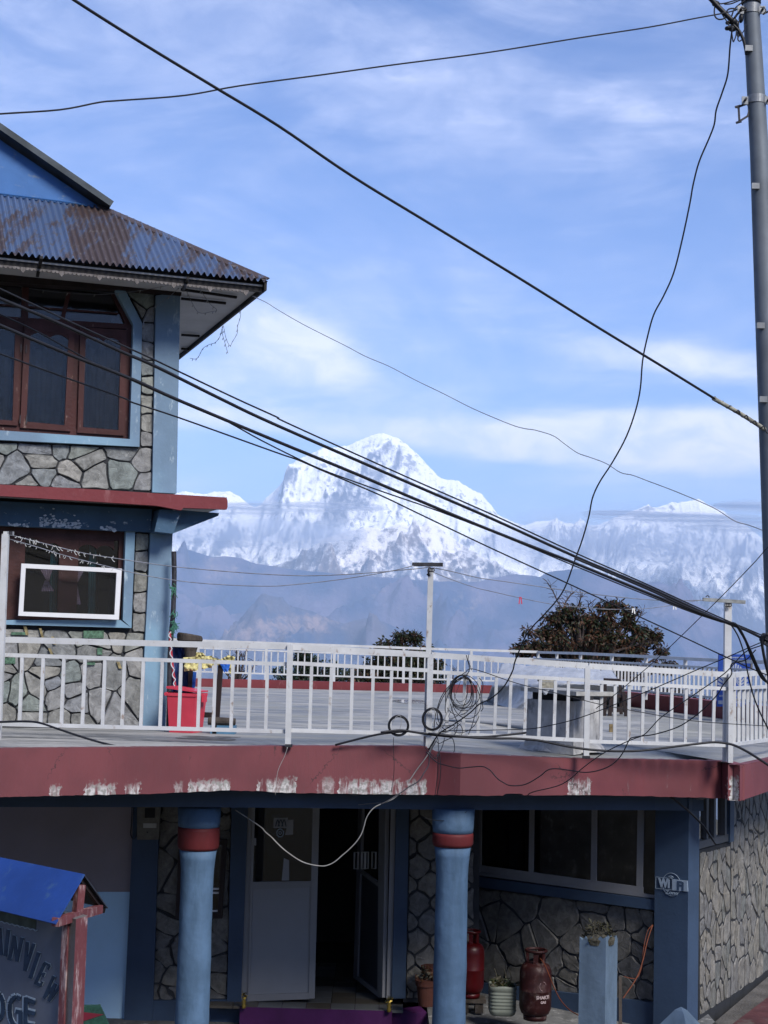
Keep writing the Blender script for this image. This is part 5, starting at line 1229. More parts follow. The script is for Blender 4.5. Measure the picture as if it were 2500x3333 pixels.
# far railings
fr = empty('far_railing', (0, 36, 3.5), 'far white railing across the back of the terrace', 'railing')
def farD(x): return 35.5 + (x - 600) / 1150.0 * .6
def ln(x, pts): return float(np.interp(x, [p[0] for p in pts], [p[1] for p in pts]))
ftop = [(560, 2081), (651, 2085), (1103, 2101), (1404, 2112), (1751, 2122)]; fmid = [(560, 2106), (958, 2121), (1411, 2138), (1751, 2144)]; fbot = [(560, 2182), (651, 2186), (1374, 2210), (1751, 2220)]
for nm, l_, t_ in (('top_rail', ftop, .055), ('middle_rail', fmid, .035), ('bottom_rail', fbot, .035)):
    b = MB()
    for p, q in zip(l_[:-1], l_[1:]): b.beam(P(p[0], p[1], farD(p[0])), P(q[0], q[1], farD(q[0])), .05, t_)
    b.build(nm, M['rail'], fr)
fp = [560, 645, 866, 1088, 1314, 1534, 1751]
for x in fp: post(fr, x, ln(x, ftop), x - 1, ln(x, fbot) + 36, farD(x), .060)
x = 560.0
while x < 1751:
    x += 27 if x < 866 else 21.7
    if min(abs(x - q) for q in fp) < 7: continue
    b = MB(); p = P(x, ln(x, fmid), farD(x)); q = P(x - 1, ln(x, fbot), farD(x)); q.x = p.x; b.beam(q, p, .030, .030, up=Vector((0, 1, 0))); b.build('baluster', M['rail'], fr)
sr = empty('side_railing', (4.5, 29, 3.5), 'white railing running back along the right side of the terrace', 'railing')
k36 = lambda k: 36.1 - 1.9 * k
posts = [1751, 1812, 1889, 1991, 2102, 2230, 2375, 2545]
def kx(x): return float(np.interp(x, posts, range(8)))
def sD(x): return k36(kx(x))
stop_ = [(1748, 2123), (1900, 2127), (2100, 2137), (2337, 2150), (2450, 2154), (2560, 2158)]; smid = [(1748, 2144), (1900, 2149.5), (2189, 2166), (2334, 2174), (2500, 2186), (2560, 2190)]
sbot = [(1748, 2222), (1900, 2235), (2052, 2247), (2215, 2260), (2330, 2271), (2560, 2292)]; skt = [(1748, 2228), (1900, 2243), (2059, 2274), (2230, 2287), (2352, 2302), (2560, 2325)]
gx = [1751]
for a, c in zip(posts[:-1], posts[1:]):
    for k in range(1, 11): gx.append(a + (c - a) * k / 10)
for nm, l_, t_ in (('top_rail', stop_, .055), ('middle_rail', smid, .035), ('bottom_rail', sbot, .035)):
    b = MB()
    for a, c in zip(posts[:-1], posts[1:]): b.beam(P(a, ln(a, l_), sD(a)), P(c, ln(c, l_), sD(c)), .05, t_)
    b.build(nm, M['rail'], sr)
for x in posts: post(sr, x, ln(x, stop_), x, ln(x, skt), sD(x), .060)
for i, x in enumerate(gx):
    if min(abs(x - q) for q in posts) < 2: continue
    p = P(x, ln(x, smid), sD(x)); q = P(x, ln(x, sbot), sD(x)); q.x = p.x; b = MB(); b.beam(q, p, .032, .032, up=Vector((0, 1, 0))); b.build('baluster', M['rail'], sr)

# ------------------------------------------------------------------ cables
def cable(name, label, pts, D, r, mt=None, cat='cable', group=None, n=5, sides=6, wob=0.0):
    """pts: pixels; D: (start, end) distance or a list"""
    k = len(pts); Ds = [D[0] + (D[1] - D[0]) * i / (k - 1) for i in range(k)] if len(D) == 2 and k != 2 else list(D)
    if len(D) == 2:   # distance by arc length
        acc = [0]
        for a, c in zip(pts[:-1], pts[1:]): acc.append(acc[-1] + math.hypot(c[0] - a[0], c[1] - a[1]))
        Ds = [D[0] + (D[1] - D[0]) * a / acc[-1] for a in acc]
    q = crom([P(x, y, d) for (x, y), d in zip(pts, Ds)], n)
    if wob: q = [p + Vector((0, 0, wob * noise.noise(p * 2.3))) for p in q]
    b = MB(); b.tube(q, r, sides); o = b.build(name, mt or M['black'], smooth=True); return tag(o, label, cat, group)
FV = 1 / 0.6636
def fv(l): return [(x * FV, y * FV) for x, y in l]
cable('overhead_cable', 'thick black cable crossing the sky from top left to the pole at right', fv([(60, -70), (160, 0), (310, 95), (460, 186), (600, 271), (760, 380), (940, 490), (1130, 606), (1290, 706), (1420, 785), (1545, 862)]), (9.5, 12.8), .0105)
rp = cable('rope_wrap', 'twisted pale rope wrapped round the end of the thick cable near the pole', fv([(1540, 860), (1600, 894), (1664, 935)]), (12.8, 13.0), .018, M['rope'])
b = MB(); ax = [P(x * FV, y * FV, 12.85) for x, y in ((1541, 860), (1600, 894), (1664, 935))]; ax = crom(ax, 20); hel = []
for i, p in enumerate(ax): a = i * 1.1; hel.append(p + Vector((0, -.017 * math.cos(a) - .0, .019 * math.sin(a))))
b.tube(hel, .006, 5); b.build('twist', M['darkrust'], rp)
cable('overhead_cable', 'thin black cable rising gently across the top of the sky to the pole', fv([(-60, 252), (0, 246), (130, 237), (215, 221), (260, 217), (400, 206), (520, 185), (700, 161), (850, 140), (1050, 114), (1250, 82), (1400, 59), (1500, 40), (1560, 29), (1590, 22)]), (9.5, 12.9), .0062)
cable('drop_wire', 'wavy black wire hanging from the pole down to the coil on the railing', fv([(1582, 60), (1577, 100), (1572, 160), (1560, 200), (1547, 238), (1543, 268), (1532, 298), (1510, 350), (1497, 400), (1490, 440), (1473, 520), (1455, 590), (1433, 640), (1412, 680), (1398, 730), (1388, 780), (1383, 840), (1372, 890), (1352, 945), (1322, 1000), (1296, 1040), (1280, 1075), (1272, 1115), (1258, 1165), (1240, 1215), (1222, 1265), (1204, 1295), (1175, 1328), (1152, 1352), (1135, 1375), (1124, 1400), (1112, 1430)])
      + [(1668, 2185), (1640, 2235), (1600, 2272), (1560, 2292), (1530, 2320), (1480, 2356), (1440, 2380), (1420, 2400), (1395, 2440)], (12.7, 16.2), .0072)
bun = 'black cables of the bundle that falls from the left edge to the pole at right'
cable('overhead_cable', 'uppermost thin cable of the bundle crossing in front of the snowy peak', [(-60, 915), (0, 940), (260, 1062), (472, 1157), (586, 1211), (770, 1298), (900, 1357), (942, 1380), (1332, 1556), (1600, 1674), (1871, 1799), (2088, 1894), (2250, 1968), (2360, 2017), (2420, 2042), (2490, 2072)], (9.3, 13.0), .0060, group=None)
cable('overhead_cable', 'thick upper cable of the bundle just below the thin one', [(-60, 945), (0, 972), (190, 1051), (380, 1138), (505, 1192), (722, 1300), (900, 1384), (1332, 1572), (1600, 1688), (1871, 1811), (2088, 1902), (2250, 1976), (2360, 2025), (2430, 2052), (2495, 2085)], (9.3, 13.0), .0112)
cable('overhead_cable', 'thickest lower cable of the bundle crossing the upper window', [(-60, 1034), (0, 1059), (217, 1151), (434, 1236), (575, 1300), (900, 1436), (1139, 1534), (1332, 1616), (1600, 1727), (1871, 1833), (2088, 1922), (2250, 1986), (2354, 2023), (2392, 2032), (2412, 2058), (2428, 2087), (2442, 2125), (2457, 2160), (2470, 2190), (2486, 2212), (2510, 2226)], (9.3, 13.0), .0115)
cable('overhead_cable', 'faint thin wire passing across the upper window panes into the bundle', [(-60, 998), (0, 1023), (130, 1084), (304, 1181), (401, 1225), (500, 1270), (600, 1312), (720, 1362), (850, 1433), (970, 1493), (1062, 1534), (1236, 1597), (1429, 1664), (1650, 1750), (1871, 1842), (2088, 1930), (2250, 1992), (2352, 2026)], (9.4, 12.9), .0052)
cable('overhead_cable', 'lowest thin cable of the bundle ending at the railing corner', [(-60, 1126), (0, 1151), (233, 1236), (401, 1295), (434, 1311), (581, 1359), (900, 1473), (970, 1497), (1062, 1537), (1236, 1611), (1380, 1680), (1600, 1785), (1844, 1897), (2061, 1998), (2200, 2062), (2349, 2132), (2464, 2184), (2520, 2205)], (9.3, 14.0), .0058)
cable('overhead_cable', 'second thick strand lying against the upper bundle cable near the pole', [(1871, 1817), (2088, 1909), (2250, 1982), (2356, 2022), (2400, 2036), (2440, 2110), (2470, 2178), (2500, 2226)], (11.8, 12.95), .0085)
cable('drop_wire', 'single black wire curving down from the bundle past the blue sign', [(2340, 2016), (2374, 2029), (2398, 2062), (2412, 2095), (2424, 2135), (2432, 2180), (2441, 2222), (2455, 2272), (2479, 2330), (2520, 2410)], (12.9, 13.3), .0062)
cable('drop_cable', 'thick bent cable loop at the right edge under the pole knot', [(2500, 2064), (2484, 2072), (2480, 2090), (2484, 2120), (2492, 2160), (2502, 2200)], (12.9, 13.0), .012)
cable('guy_wire', 'thin diagonal wire rising to the right edge over the snowy slopes', [(2560, 1745), (2500, 1781), (2460, 1826), (2360, 1930), (2280, 2009), (2197, 2090), (2160, 2124), (2099, 2180), (2000, 2262), (1940, 2306)], (12.5, 16.0), .0042)
cable('overhead_wire', 'very thin wavy wire from the roof corner across the sky to the right edge', [(822, 964), (866, 984), (904, 1008), (980, 1052), (1054, 1090), (1130, 1128), (1190, 1160), (1266, 1192), (1350, 1236), (1447, 1283), (1540, 1330), (1658, 1380), (1708, 1395), (1742, 1400), (1800, 1418), (1838, 1445), (1880, 1474), (1925, 1490), (1974, 1509), (2020, 1538), (2060, 1547), (2110, 1566), (2200, 1600), (2321, 1652), (2390, 1695), (2440, 1710), (2500, 1733), (2560, 1755)], (17.1, 13.5), .0042, M['twine'])
# knot at the right edge
kn = MB(); rk_ = random.Random(4)
for _ in range(9):
    c = P(2490 + rk_.uniform(-6, 10), 2082 + rk_.uniform(-14, 14), 12.95); r_ = rk_.uniform(.015, .035); a0 = rk_.uniform(0, 3)
    kn.tube([c + Vector((r_ * math.cos(a), .02 * math.sin(a + a0), r_ * math.sin(a))) for a in np.linspace(0, 6.28, 10)[:-1]], .007, 5, closed=True)
tag(kn.build('cable_knot', M['black'], smooth=True), 'tangled black cable knot at the right edge where the bundle ends', 'cable knot')
# wires round the right-hand railing
cable('railing_wire', 'black wire from the right edge sloping down behind the balusters to the coil', [(2520, 2080), (2475, 2092), (2374, 2136), (2262, 2183), (2102, 2252), (1900, 2332), (1782, 2363), (1710, 2373), (1560, 2377), (1469, 2378), (1430, 2384)], (13.2, 16.2), .0045)
cable('railing_wire', 'black wire from the right edge crossing the blue sign and falling over the maroon kerb', [(2520, 2085), (2480, 2100), (2424, 2124), (2363, 2188), (2290, 2240), (2225, 2284), (2153, 2334), (2120, 2368), (2095, 2392), (2045, 2412), (1965, 2451), (1900, 2497), (1830, 2552), (1734, 2578), (1715, 2592)], (13.2, 16.2), .0050)
cable('railing_wire', 'black wire looping from the railing corner down across the maroon kerb to the coil', [(2460, 2115), (2430, 2146), (2395, 2156), (2383, 2160), (2378, 2172), (2381, 2195), (2355, 2228), (2334, 2262), (2298, 2300), (2262, 2331), (2207, 2366), (2135, 2389), (2081, 2397), (2055, 2402), (2045, 2414), (2023, 2457), (1990, 2490), (1947, 2508), (1903, 2514), (1860, 2508), (1806, 2502), (1780, 2508), (1758, 2526), (1710, 2553), (1662, 2557), (1635, 2545), (1618, 2533), (1600, 2512), (1589, 2503), (1570, 2495), (1530, 2497), (1493, 2500), (1455, 2492), (1420, 2480), (1387, 2447)], (13.6, 15.9), .0055)
cable('railing_wire', 'thin wire from the top of the coil sloping right behind the railing', [(1500, 2198), (1515, 2188), (1531, 2177), (1570, 2186), (1686, 2225), (1830, 2261), (1951, 2292), (2081, 2317), (2262, 2347), (2479, 2362), (2520, 2364)], (16.3, 17.3), .0045)
cable('pipe_on_railing', 'black pipe resting on the bottom rail left of the concrete table', [(1240, 2384), (1300, 2377), (1348, 2383), (1410, 2392), (1469, 2397), (1565, 2399), (1640, 2393), (1712, 2385)], (16.05, 16.6), .013)
cable('black_water_pipe', 'black pipe lying along the kerb from the coil to the right corner', [(1395, 2388), (1560, 2402), (1676, 2404), (1758, 2411), (1830, 2426), (1903, 2438), (1975, 2444), (2040, 2445), (2100, 2442), (2189, 2431), (2270, 2421), (2327, 2416), (2381, 2423), (2424, 2442), (2470, 2470), (2530, 2510)], (16.2, 17.2), .014)
cable('black_water_pipe', 'black pipe slanting over the floor left of the middle line post', [(1335, 2380), (1280, 2384), (1223, 2392), (1160, 2407), (1091, 2425)], (16.2, 16.2), .012)
cable('black_water_pipe', 'black pipe sloping over the kerb below the lower stone wall at left', [(-40, 2350), (0, 2350), (81, 2348), (130, 2353), (190, 2373), (271, 2400), (340, 2420), (405, 2435)], (15.9, 15.5), .012)
cable('hanging_wire', 'pale twisted wire hanging in a deep loop in front of the door', [(1464, 2297), (1445, 2345), (1420, 2400), (1390, 2460), (1359, 2502), (1330, 2545), (1308, 2576), (1280, 2600), (1248, 2614), (1222, 2626), (1205, 2642), (1192, 2664), (1186, 2686), (1177, 2713), (1160, 2740), (1134, 2767), (1113, 2785), (1091, 2804), (1070, 2815), (1047, 2819), (1004, 2812), (971, 2798), (928, 2768), (900, 2742), (884, 2725), (864, 2708), (852, 2694), (819, 2671), (790, 2652), (765, 2636)], (16.3, 16.6), .0058, M['wire'])
cable('hanging_wire', 'dark wire running down beside the pale one over the peeled kerb', [(1420, 2412), (1400, 2450), (1395, 2490), (1380, 2516), (1362, 2543), (1330, 2562), (1308, 2578), (1270, 2602), (1240, 2618)], (16.2, 15.7), .006, M['darkrust'])
cable('hanging_wire', 'thin vertical wire hanging over the kerb below the left coil ring', [(1281, 2400), (1281, 2440), (1283, 2480), (1281, 2530), (1272, 2584)], (15.75, 15.7), .003)
cable('hanging_wire', 'thin dark wire hanging straight down the kerb right of the coil', [(1424, 2452), (1426, 2500), (1421, 2550), (1416, 2590)], (15.9, 15.9), .0042)
cable('hanging_wire', 'thin dark wire hanging beside the last one on the kerb', [(1430, 2448), (1434, 2490), (1432, 2540), (1422, 2588)], (15.9, 15.9), .0042)
cable('hanging_wire', 'thin pale wire lying down the kerb under the left railing post', [(936, 2432), (926, 2462), (908, 2500), (901, 2530), (896, 2588)], (15.72, 15.7), .003, M['wire'])
cable('porch_wire', 'grey wire strung level under the beam above the door', [(1250, 2612), (1200, 2616), (1120, 2624), (1040, 2630), (940, 2627), (850, 2624)], (16.6, 16.8), .0045, M['twine'])
cable('porch_wire', 'thin wire looped round the top of the right column', [(1380, 2662), (1410, 2669), (1450, 2671), (1490, 2660), (1520, 2641)], (16.75, 16.75), .004)
cable('black_hose', 'black pipe slanting down beside the small side window', [(2180, 2592), (2215, 2618), (2250, 2648), (2290, 2690), (2330, 2748)], (17.9, 18.6), .013)
# clothes lines
clg = 'clothes lines strung above the terrace'
cable('clothes_line', 'frayed upper clothes line from the left line post to the middle one', [(38, 1742), (136, 1767), (271, 1800), (407, 1822), (564, 1844), (760, 1862), (900, 1871), (1006, 1874), (1120, 1870), (1223, 1863), (1300, 1856), (1368, 1850), (1398, 1845)], (16.2, 16.4), .0052, M['twine'], 'clothes line', clg)
cable('clothes_line', 'frayed lower clothes line from the left line post to the middle one', [(24, 1753), (120, 1780), (217, 1810), (391, 1854), (488, 1876), (620, 1895), (760, 1905), (870, 1908), (934, 1905), (1079, 1890), (1200, 1872), (1290, 1855), (1346, 1841)], (16.0, 16.4), .0048, M['twine'], 'clothes line', clg)
cable('clothes_line', 'upper clothes line between the middle line post and the corner one', [(1410, 1848), (1470, 1860), (1549, 1879), (1600, 1887), (1700, 1901), (1871, 1926), (1985, 1940), (2099, 1951), (2200, 1955), (2289, 1953)], (16.5, 17.75), .0048, M['twine'], 'clothes line', clg)
cable('clothes_line', 'lower clothes line with pegs between the middle line post and the corner one', [(1408, 1862), (1480, 1890), (1549, 1913), (1600, 1925), (1692, 1946), (1760, 1960), (1817, 1969), (1953, 1982), (2061, 1983), (2130, 1978), (2197, 1968), (2250, 1958), (2292, 1953)], (16.5, 17.75), .0040, M['twine'], 'clothes line', clg)
# shredded plastic on the left part of the lines
rz = random.Random(9); b = MB()
for _ in range(70):
    if rz.random() < .6: t = rz.random(); x = 50 + 330 * t; y = float(np.interp(x, [38, 136, 271, 407], [1742, 1767, 1800, 1822]))
    else: t = rz.random(); x = 40 + 340 * t; y = float(np.interp(x, [24, 120, 217, 391], [1753, 1780, 1810, 1854]))
    p = P(x, y, 16.17); d = Vector((rz.uniform(-.03, .04), rz.uniform(-.01, .01), rz.uniform(-.045, .02)))
    b.tube(crom([p, p + d * .5 + Vector((0, 0, -.01)), p + d], 3), .0035, 4)
tag(b.build('shredded_plastic', mat('pale_plastic_shreds', (.45, .46, .45), .6, .2, 20, 0, 30)), 'pale shreds of plastic hanging on the clothes lines', 'plastic shreds', kind='stuff')
for x, y, D, c, lab, h in ((1694, 1946, 16.9, 'pegred', 'red clothes peg hanging on the lower line above the terrace', 20), (2062, 1983, 17.4, 'pegw', 'white clothes peg on the line beside the big tree', 17), (2196, 1968, 17.6, 'pegw', 'white clothes peg on the line nearest the corner post', 16)):
    if c not in M: M[c] = mat('red_peg_plastic' if c == 'pegred' else 'white_peg_plastic', (.55, .04, .06) if c == 'pegred' else (.75, .75, .72), .4, .05, 5, 0, 30)
    o = empty('clothes_peg', P(x, y, D), lab, 'clothes peg', 'pegs on the clothes line')
    for s in (-1, 1):
        b = MB(); b.beam(P(x, y - 3, D) + Vector((s * .006, 0, 0)), P(x + s * 2.2, y + h, D) + Vector((s * .008, 0, 0)), .010, .014, up=Vector((0, 1, 0))); b.build('peg_arm', M[c], o)

# coil of cables tied to the railing
cb = empty('cable_coil', P(1500, 2200, 16.4), 'large loose coil of black cables tied to the railing', 'cable coil')
rc = random.Random(21)
def loop(cx_, cy_, rx, ry, tilt, D, r, n=28, open_=None, egg=0.0):
    pts = []
    for i in range(n):
        a = 2 * math.pi * i / n - math.pi / 2
        if open_ and not (open_[0] <= i / n <= open_[1]): continue
        k = 1 + egg * math.sin(a)
        u = rx * math.cos(a) * k; v = ry * math.sin(a)
        x = cx_ + u * math.cos(tilt) - v * math.sin(tilt); y = cy_ + u * math.sin(tilt) + v * math.cos(tilt)
        pts.append(P(x, y, D + .03 * math.sin(a * 2 + cx_)))
    b = MB(); b.tube(pts, r, 6, closed=open_ is None); o = b.build('cable_loop', M['black'], cb, smooth=True); return o
for (cx_, cy_, rx, ry, t_, r) in ((1502, 2252, 36, 54, 0, .006), (1503, 2248, 33, 50, .1, .006), (1508, 2256, 42, 58, -.1, .0055), (1497, 2262, 45, 66, .16, .005), (1512, 2250, 50, 54, -.2, .0055), (1488, 2270, 30, 72, .35, .0045),
                                  (1516, 2272, 46, 68, -.25, .005), (1500, 2240, 22, 44, .05, .003), (1505, 2246, 27, 48, -.1, .003)):
    loop(cx_, cy_, rx, ry, t_, 16.52, r * .82, egg=.12)
for pts, r in (([(1513, 2202), (1470, 2225), (1440, 2262), (1425, 2300), (1416, 2340), (1412, 2380)], .006), ([(1513, 2202), (1462, 2240), (1432, 2290), (1424, 2330), (1434, 2360), (1452, 2378)], .006), ([(1560, 2206), (1572, 2225), (1568, 2260), (1570, 2290), (1572, 2305), (1566, 2315)], .0055),
               ([(1466, 2290), (1475, 2320), (1488, 2350), (1487, 2375), (1478, 2395)], .0055), ([(1552, 2290), (1545, 2330), (1535, 2365), (1525, 2390)], .005), ([(1560, 2330), (1545, 2360), (1520, 2380), (1490, 2385), (1478, 2375), (1500, 2355)], .005),
               ([(1440, 2345), (1480, 2350), (1500, 2362), (1506, 2380), (1502, 2392)], .005), ([(1420, 2350), (1430, 2362), (1480, 2362), (1460, 2378), (1425, 2385)], .0055), ([(1500, 2215), (1480, 2270), (1470, 2310), (1440, 2370), (1406, 2440)], .003),
               ([(1518, 2132), (1522, 2150), (1528, 2172), (1524, 2190), (1513, 2203)], .0055), ([(1526, 2130), (1524, 2148), (1530, 2165), (1535, 2182)], .004), ([(1440, 2398), (1470, 2402), (1478, 2418), (1480, 2440), (1477, 2448)], .0055), ([(1478, 2398), (1450, 2410), (1430, 2420), (1422, 2414)], .005),
               ([(1410, 2386), (1425, 2405), (1427, 2430), (1428, 2450)], .005), ([(1447, 2402), (1440, 2430), (1430, 2448), (1414, 2470)], .005), ([(1380, 2430), (1400, 2452), (1420, 2470), (1428, 2455)], .005)):
    b = MB(); b.tube(crom([P(x, y, 16.5 - .35 * max(0, (y - 2380) / 60)) for x, y in pts], 5), r * .82, 6); b.build('cable_strand', M['black'], cb, smooth=True)
for (x, y, rx, ry, lab, D) in ((1297, 2362, 34, 34, 'left black cable ring hung on the railing beside the line post', 16.15), (1407, 2341, 33, 37, 'right black cable ring hung on the middle line post', 16.35)):
    o = empty('cable_ring', P(x, y, D), lab, 'cable ring', 'rings of black cable on the railing')
    for k in range(7):
        q = rx - k * .9 + rc.uniform(-.6, .6); b = MB(); b.tube([P(x + q * math.cos(a) + .6 * rc.random(), y + (ry - k * .9) * math.sin(a), D + .012 * (k % 3) + .004 * math.sin(3 * a + k)) for a in np.linspace(0, 2 * math.pi, 31)[:-1]], .0058, 6, closed=True); b.build('cable_turn', M['black'], o, smooth=True)
    b = MB(); b.tube(crom([P(x - 20, y - 8, D), P(x - 10, y - 26, D - .02), P(x + 5, y - 33, D - .01), P(x + 9, y - 10, D), P(x + 2, y + 20, D)], 5), .003, 5); b.build('thin_wire', M['wire'], o)

# ------------------------------------------------------------------ utility pole
up = empty('utility_pole', P(2600, 3300, 13.1), 'grey tapered steel pole leaning at the right edge with cables tied on', 'utility pole')
DP = 13.05
axis = [(2443.5, -60), (2446, 40), (2472, 500), (2493, 1000), (2523, 1700), (2560, 2600), (2592, 3420)]
wid = [53, 54.5, 62, 72, 84, 98, 112]
pts = []; rr = []
for (x, y), w in zip(axis, wid): pts.append(P(x + (w - 60) * .0, y, DP)); rr.append(w / 2 / FPX * DP)
pp = []; rp2 = []
for i in range(len(pts) - 1):
    for k in range(8): t = k / 8; pp.append(pts[i].lerp(pts[i + 1], t)); rp2.append(rr[i] * (1 - t) + rr[i + 1] * t)
pp.append(pts[-1]); rp2.append(rr[-1])
b = MB(); b.tube(pp[::-1], .1, 28, rr=rp2[::-1]); b.build('pole_shaft', M['steel'], up, smooth=True)
def paxis(y):
    x = float(np.interp(y, [a[1] for a in axis], [a[0] for a in axis])); w = float(np.interp(y, [a[1] for a in axis], wid)); return x, w / 2 / FPX * DP
def clamp(y0, y1, name='clamp', extra=.006):
    x, r = paxis((y0 + y1) / 2); c0 = P(x, y1, DP); c1 = P(x + 1, y0, DP); b = MB(); b.tube([c0, c0.lerp(c1, .5), c1], r + extra, 28); o = b.build(name, M['clamp'], up, smooth=False)
    for s in (-1, 1):
        ex = P(x + s * (r / DP * FPX + 8), (y0 + y1) / 2, DP - .05); b = MB(); b.box(ex + Vector((0, 0, -.035)), (1, 0, 0), (0, 1, 0), .055, .012, .07); b.build('clamp_ear', M['clamp'], o)
        b = MB(); b.tube([ex + Vector((0, -.05, 0)), ex + Vector((0, .06, 0))], .011, 8); b.build('bolt', M['darkrust'], o)
    return o
clamp(18, 47); clamp(314, 340)
for y in (158, 606, 1060, 1300):
    x, r = paxis(y); c = P(x - r / DP * FPX * .55, y, DP - r * .9); b = MB(); b.box(c + Vector((0, 0, -.025)), (1, 0, 0), (0, 1, 0), .065, .03, .05); b.build('step_bracket', M['clamp'], up)
x, r = paxis(-8); b = MB()
for k in range(5): b.tube([P(x, -14 + 6 * k, DP) + Vector(((r + .008) * math.cos(a), (r + .008) * math.sin(a), .004 * math.sin(a + k))) for a in np.linspace(0, 2 * math.pi, 25)[:-1]], .008, 6, closed=True)
o = b.build('wire_winding', M['darkrust'], up); o['kind'] = 'stuff'
# D-shaped bracket
br = MB(); Dq = DP - .02
for a, c in (((2398, 350), (2422, 341)), ((2422, 341), (2440, 334)), ((2403, 397), (2434, 378)), ((2434, 378), (2441, 350)), ((2404, 347), (2407, 398))):
    br.beam(P(a[0], a[1], Dq), P(c[0], c[1], Dq), .014, .016)
br.build('iron_bracket', M['darkrust'], up)
for x, y in ((2402, 347), (2405, 398)):
    b = MB(); b.tube([P(x - 9, y + 2, Dq), P(x + 8, y - 3, Dq)], .011, 8); b.build('bracket_bolt', M['darkrust'], up)
# insulators and connectors
for (x, y, rx, ry) in ((2386, 70, 15, 12), (2370, 74, 9, 6), (2368, 92, 9, 7), (2384, 92, 15, 12), (2398, 80, 8, 14), (2330, 12, 13, 10), (2404, 110, 6, 12), (2412, 60, 8, 16), (2416, 30, 14, 9)):
    bm = bmesh.new(); bmesh.ops.create_icosphere(bm, subdivisions=3, radius=1); c = P(x, y, DP - .03); V = [(c.x + v.co.x * rx * DP / FPX * (1 + .15 * noise.noise(v.co * 2 + c)), c.y + v.co.y * .03, c.z + v.co.z * ry * DP / FPX * (1 + .15 * noise.noise(v.co * 3 + c))) for v in bm.verts]
    F = [[q.index for q in f.verts] for f in bm.faces]; bm.free(); mesh('insulator', V, F, M['black'], up, smooth=True)
for pts, r in (([(2300, -20), (2330, 14), (2360, 44), (2385, 68)], .022), ([(2385, 80), (2405, 100), (2420, 130), (2427, 160), (2430, 178)], .014), ([(2330, 10), (2325, 34), (2328, 54), (2340, 63), (2358, 60), (2366, 50)], .007), ([(2300, -5), (2330, 8), (2350, 12), (2390, 2), (2420, -10)], .006),
               ([(2382, 52), (2388, 34), (2400, 20), (2416, 8), (2440, -6)], .007), ([(2360, 45), (2372, 30), (2390, 28), (2410, 34), (2425, 38)], .007), ([(2390, 60), (2402, 44), (2414, 36), (2430, 30)], .010), ([(2380, 98), (2384, 120), (2387, 136), (2395, 118), (2397, 100)], .006),
               ([(2404, 110), (2402, 128), (2408, 134), (2418, 126)], .006), ([(2474, 24), (2486, 26), (2492, 36), (2484, 46), (2500, 38), (2530, 26)], .008), ([(2358, 14), (2380, 12), (2400, 4), (2420, -4)], .006), ([(2342, 20), (2350, 45), (2366, 70), (2378, 92)], .0055),
               ([(2408, 60), (2404, 85), (2412, 110), (2424, 95), (2428, 80)], .005)):
    b = MB(); b.tube(crom([P(x, y, DP - .05) for x, y in pts], 5), r, 6); b.build('cable_tail', M['black'], up, smooth=True)

# ------------------------------------------------------------------ things on the terrace
def tz(x, y): # height of the terrace floor under a pixel
    return float(np.interp(x, [0, 1400, 1700, 2400], [3.5, 3.48, 3.44, 3.38]))
def floorpt(x, y, z=None): return PZ(x, y, z if z is not None else tz(x, y))
# red bin
c = floorpt(588, 2386, 3.50); rb = empty('red_bin', c, 'red plastic bin with a hinged lid beside the house corner', 'bin')
S = c.y / FPX
ux = Vector((.97, -.25, 0)).normalized(); uy = Vector((.25, .97, 0)).normalized()
def taper(c, ux, uy, w0, d0, w1, d1, z0, z1, mt, name, parent):
    V = []
    for z, w, d in ((z0, w0, d0), (z1, w1, d1)):
        V += [c + ux * (w / 2 * i) + uy * (d / 2 * j) + Vector((0, 0, z)) for i, j in ((-1, -1), (1, -1), (1, 1), (-1, 1))]
    b = MB(); b.add(V, [[3, 2, 1, 0], [4, 5, 6, 7], [0, 1, 5, 4], [1, 2, 6, 5], [2, 3, 7, 6], [3, 0, 4, 7]]); return b.build(name, mt, parent)
cc = c + uy * .16
taper(cc, ux, uy, 82 * S, .30, 98 * S, .36, 0, 118 * S, M['redplastic'], 'bin_body', rb)
taper(cc, ux, uy, 102 * S, .38, 102 * S, .38, 118 * S + .001, 128 * S, M['redplastic'], 'bin_rim', rb)
V = [cc + ux * (52 * S * i) + uy * (.19 * j) + Vector((0, 0, 128 * S + (.012 if i > 0 else .05))) for i, j in ((-1, -1), (1, -1), (1, 1), (-1, 1))] + [cc + ux * (52 * S * i) + uy * (.19 * j) + Vector((0, 0, 128 * S + (.028 if i > 0 else .075))) for i, j in ((-1, -1), (1, -1), (1, 1), (-1, 1))]
b = MB(); b.add(V, [[3, 2, 1, 0], [4, 5, 6, 7], [0, 1, 5, 4], [1, 2, 6, 5], [2, 3, 7, 6], [3, 0, 4, 7]]); b.build('bin_lid', M['redplastic'], rb)
b = MB(); b.tube([cc + ux * (-52 * S) - uy * .20 + Vector((0, 0, 124 * S)), cc + ux * (-52 * S) + uy * .20 + Vector((0, 0, 124 * S))], .022, 10); b.build('bin_hinge', M['redplastic'], rb)
b = MB(); b.box(cc + ux * (60 * S) + Vector((0, 0, 100 * S)), ux, uy, .03, .10, .09); b.build('bin_handle', M['redplastic'], rb)
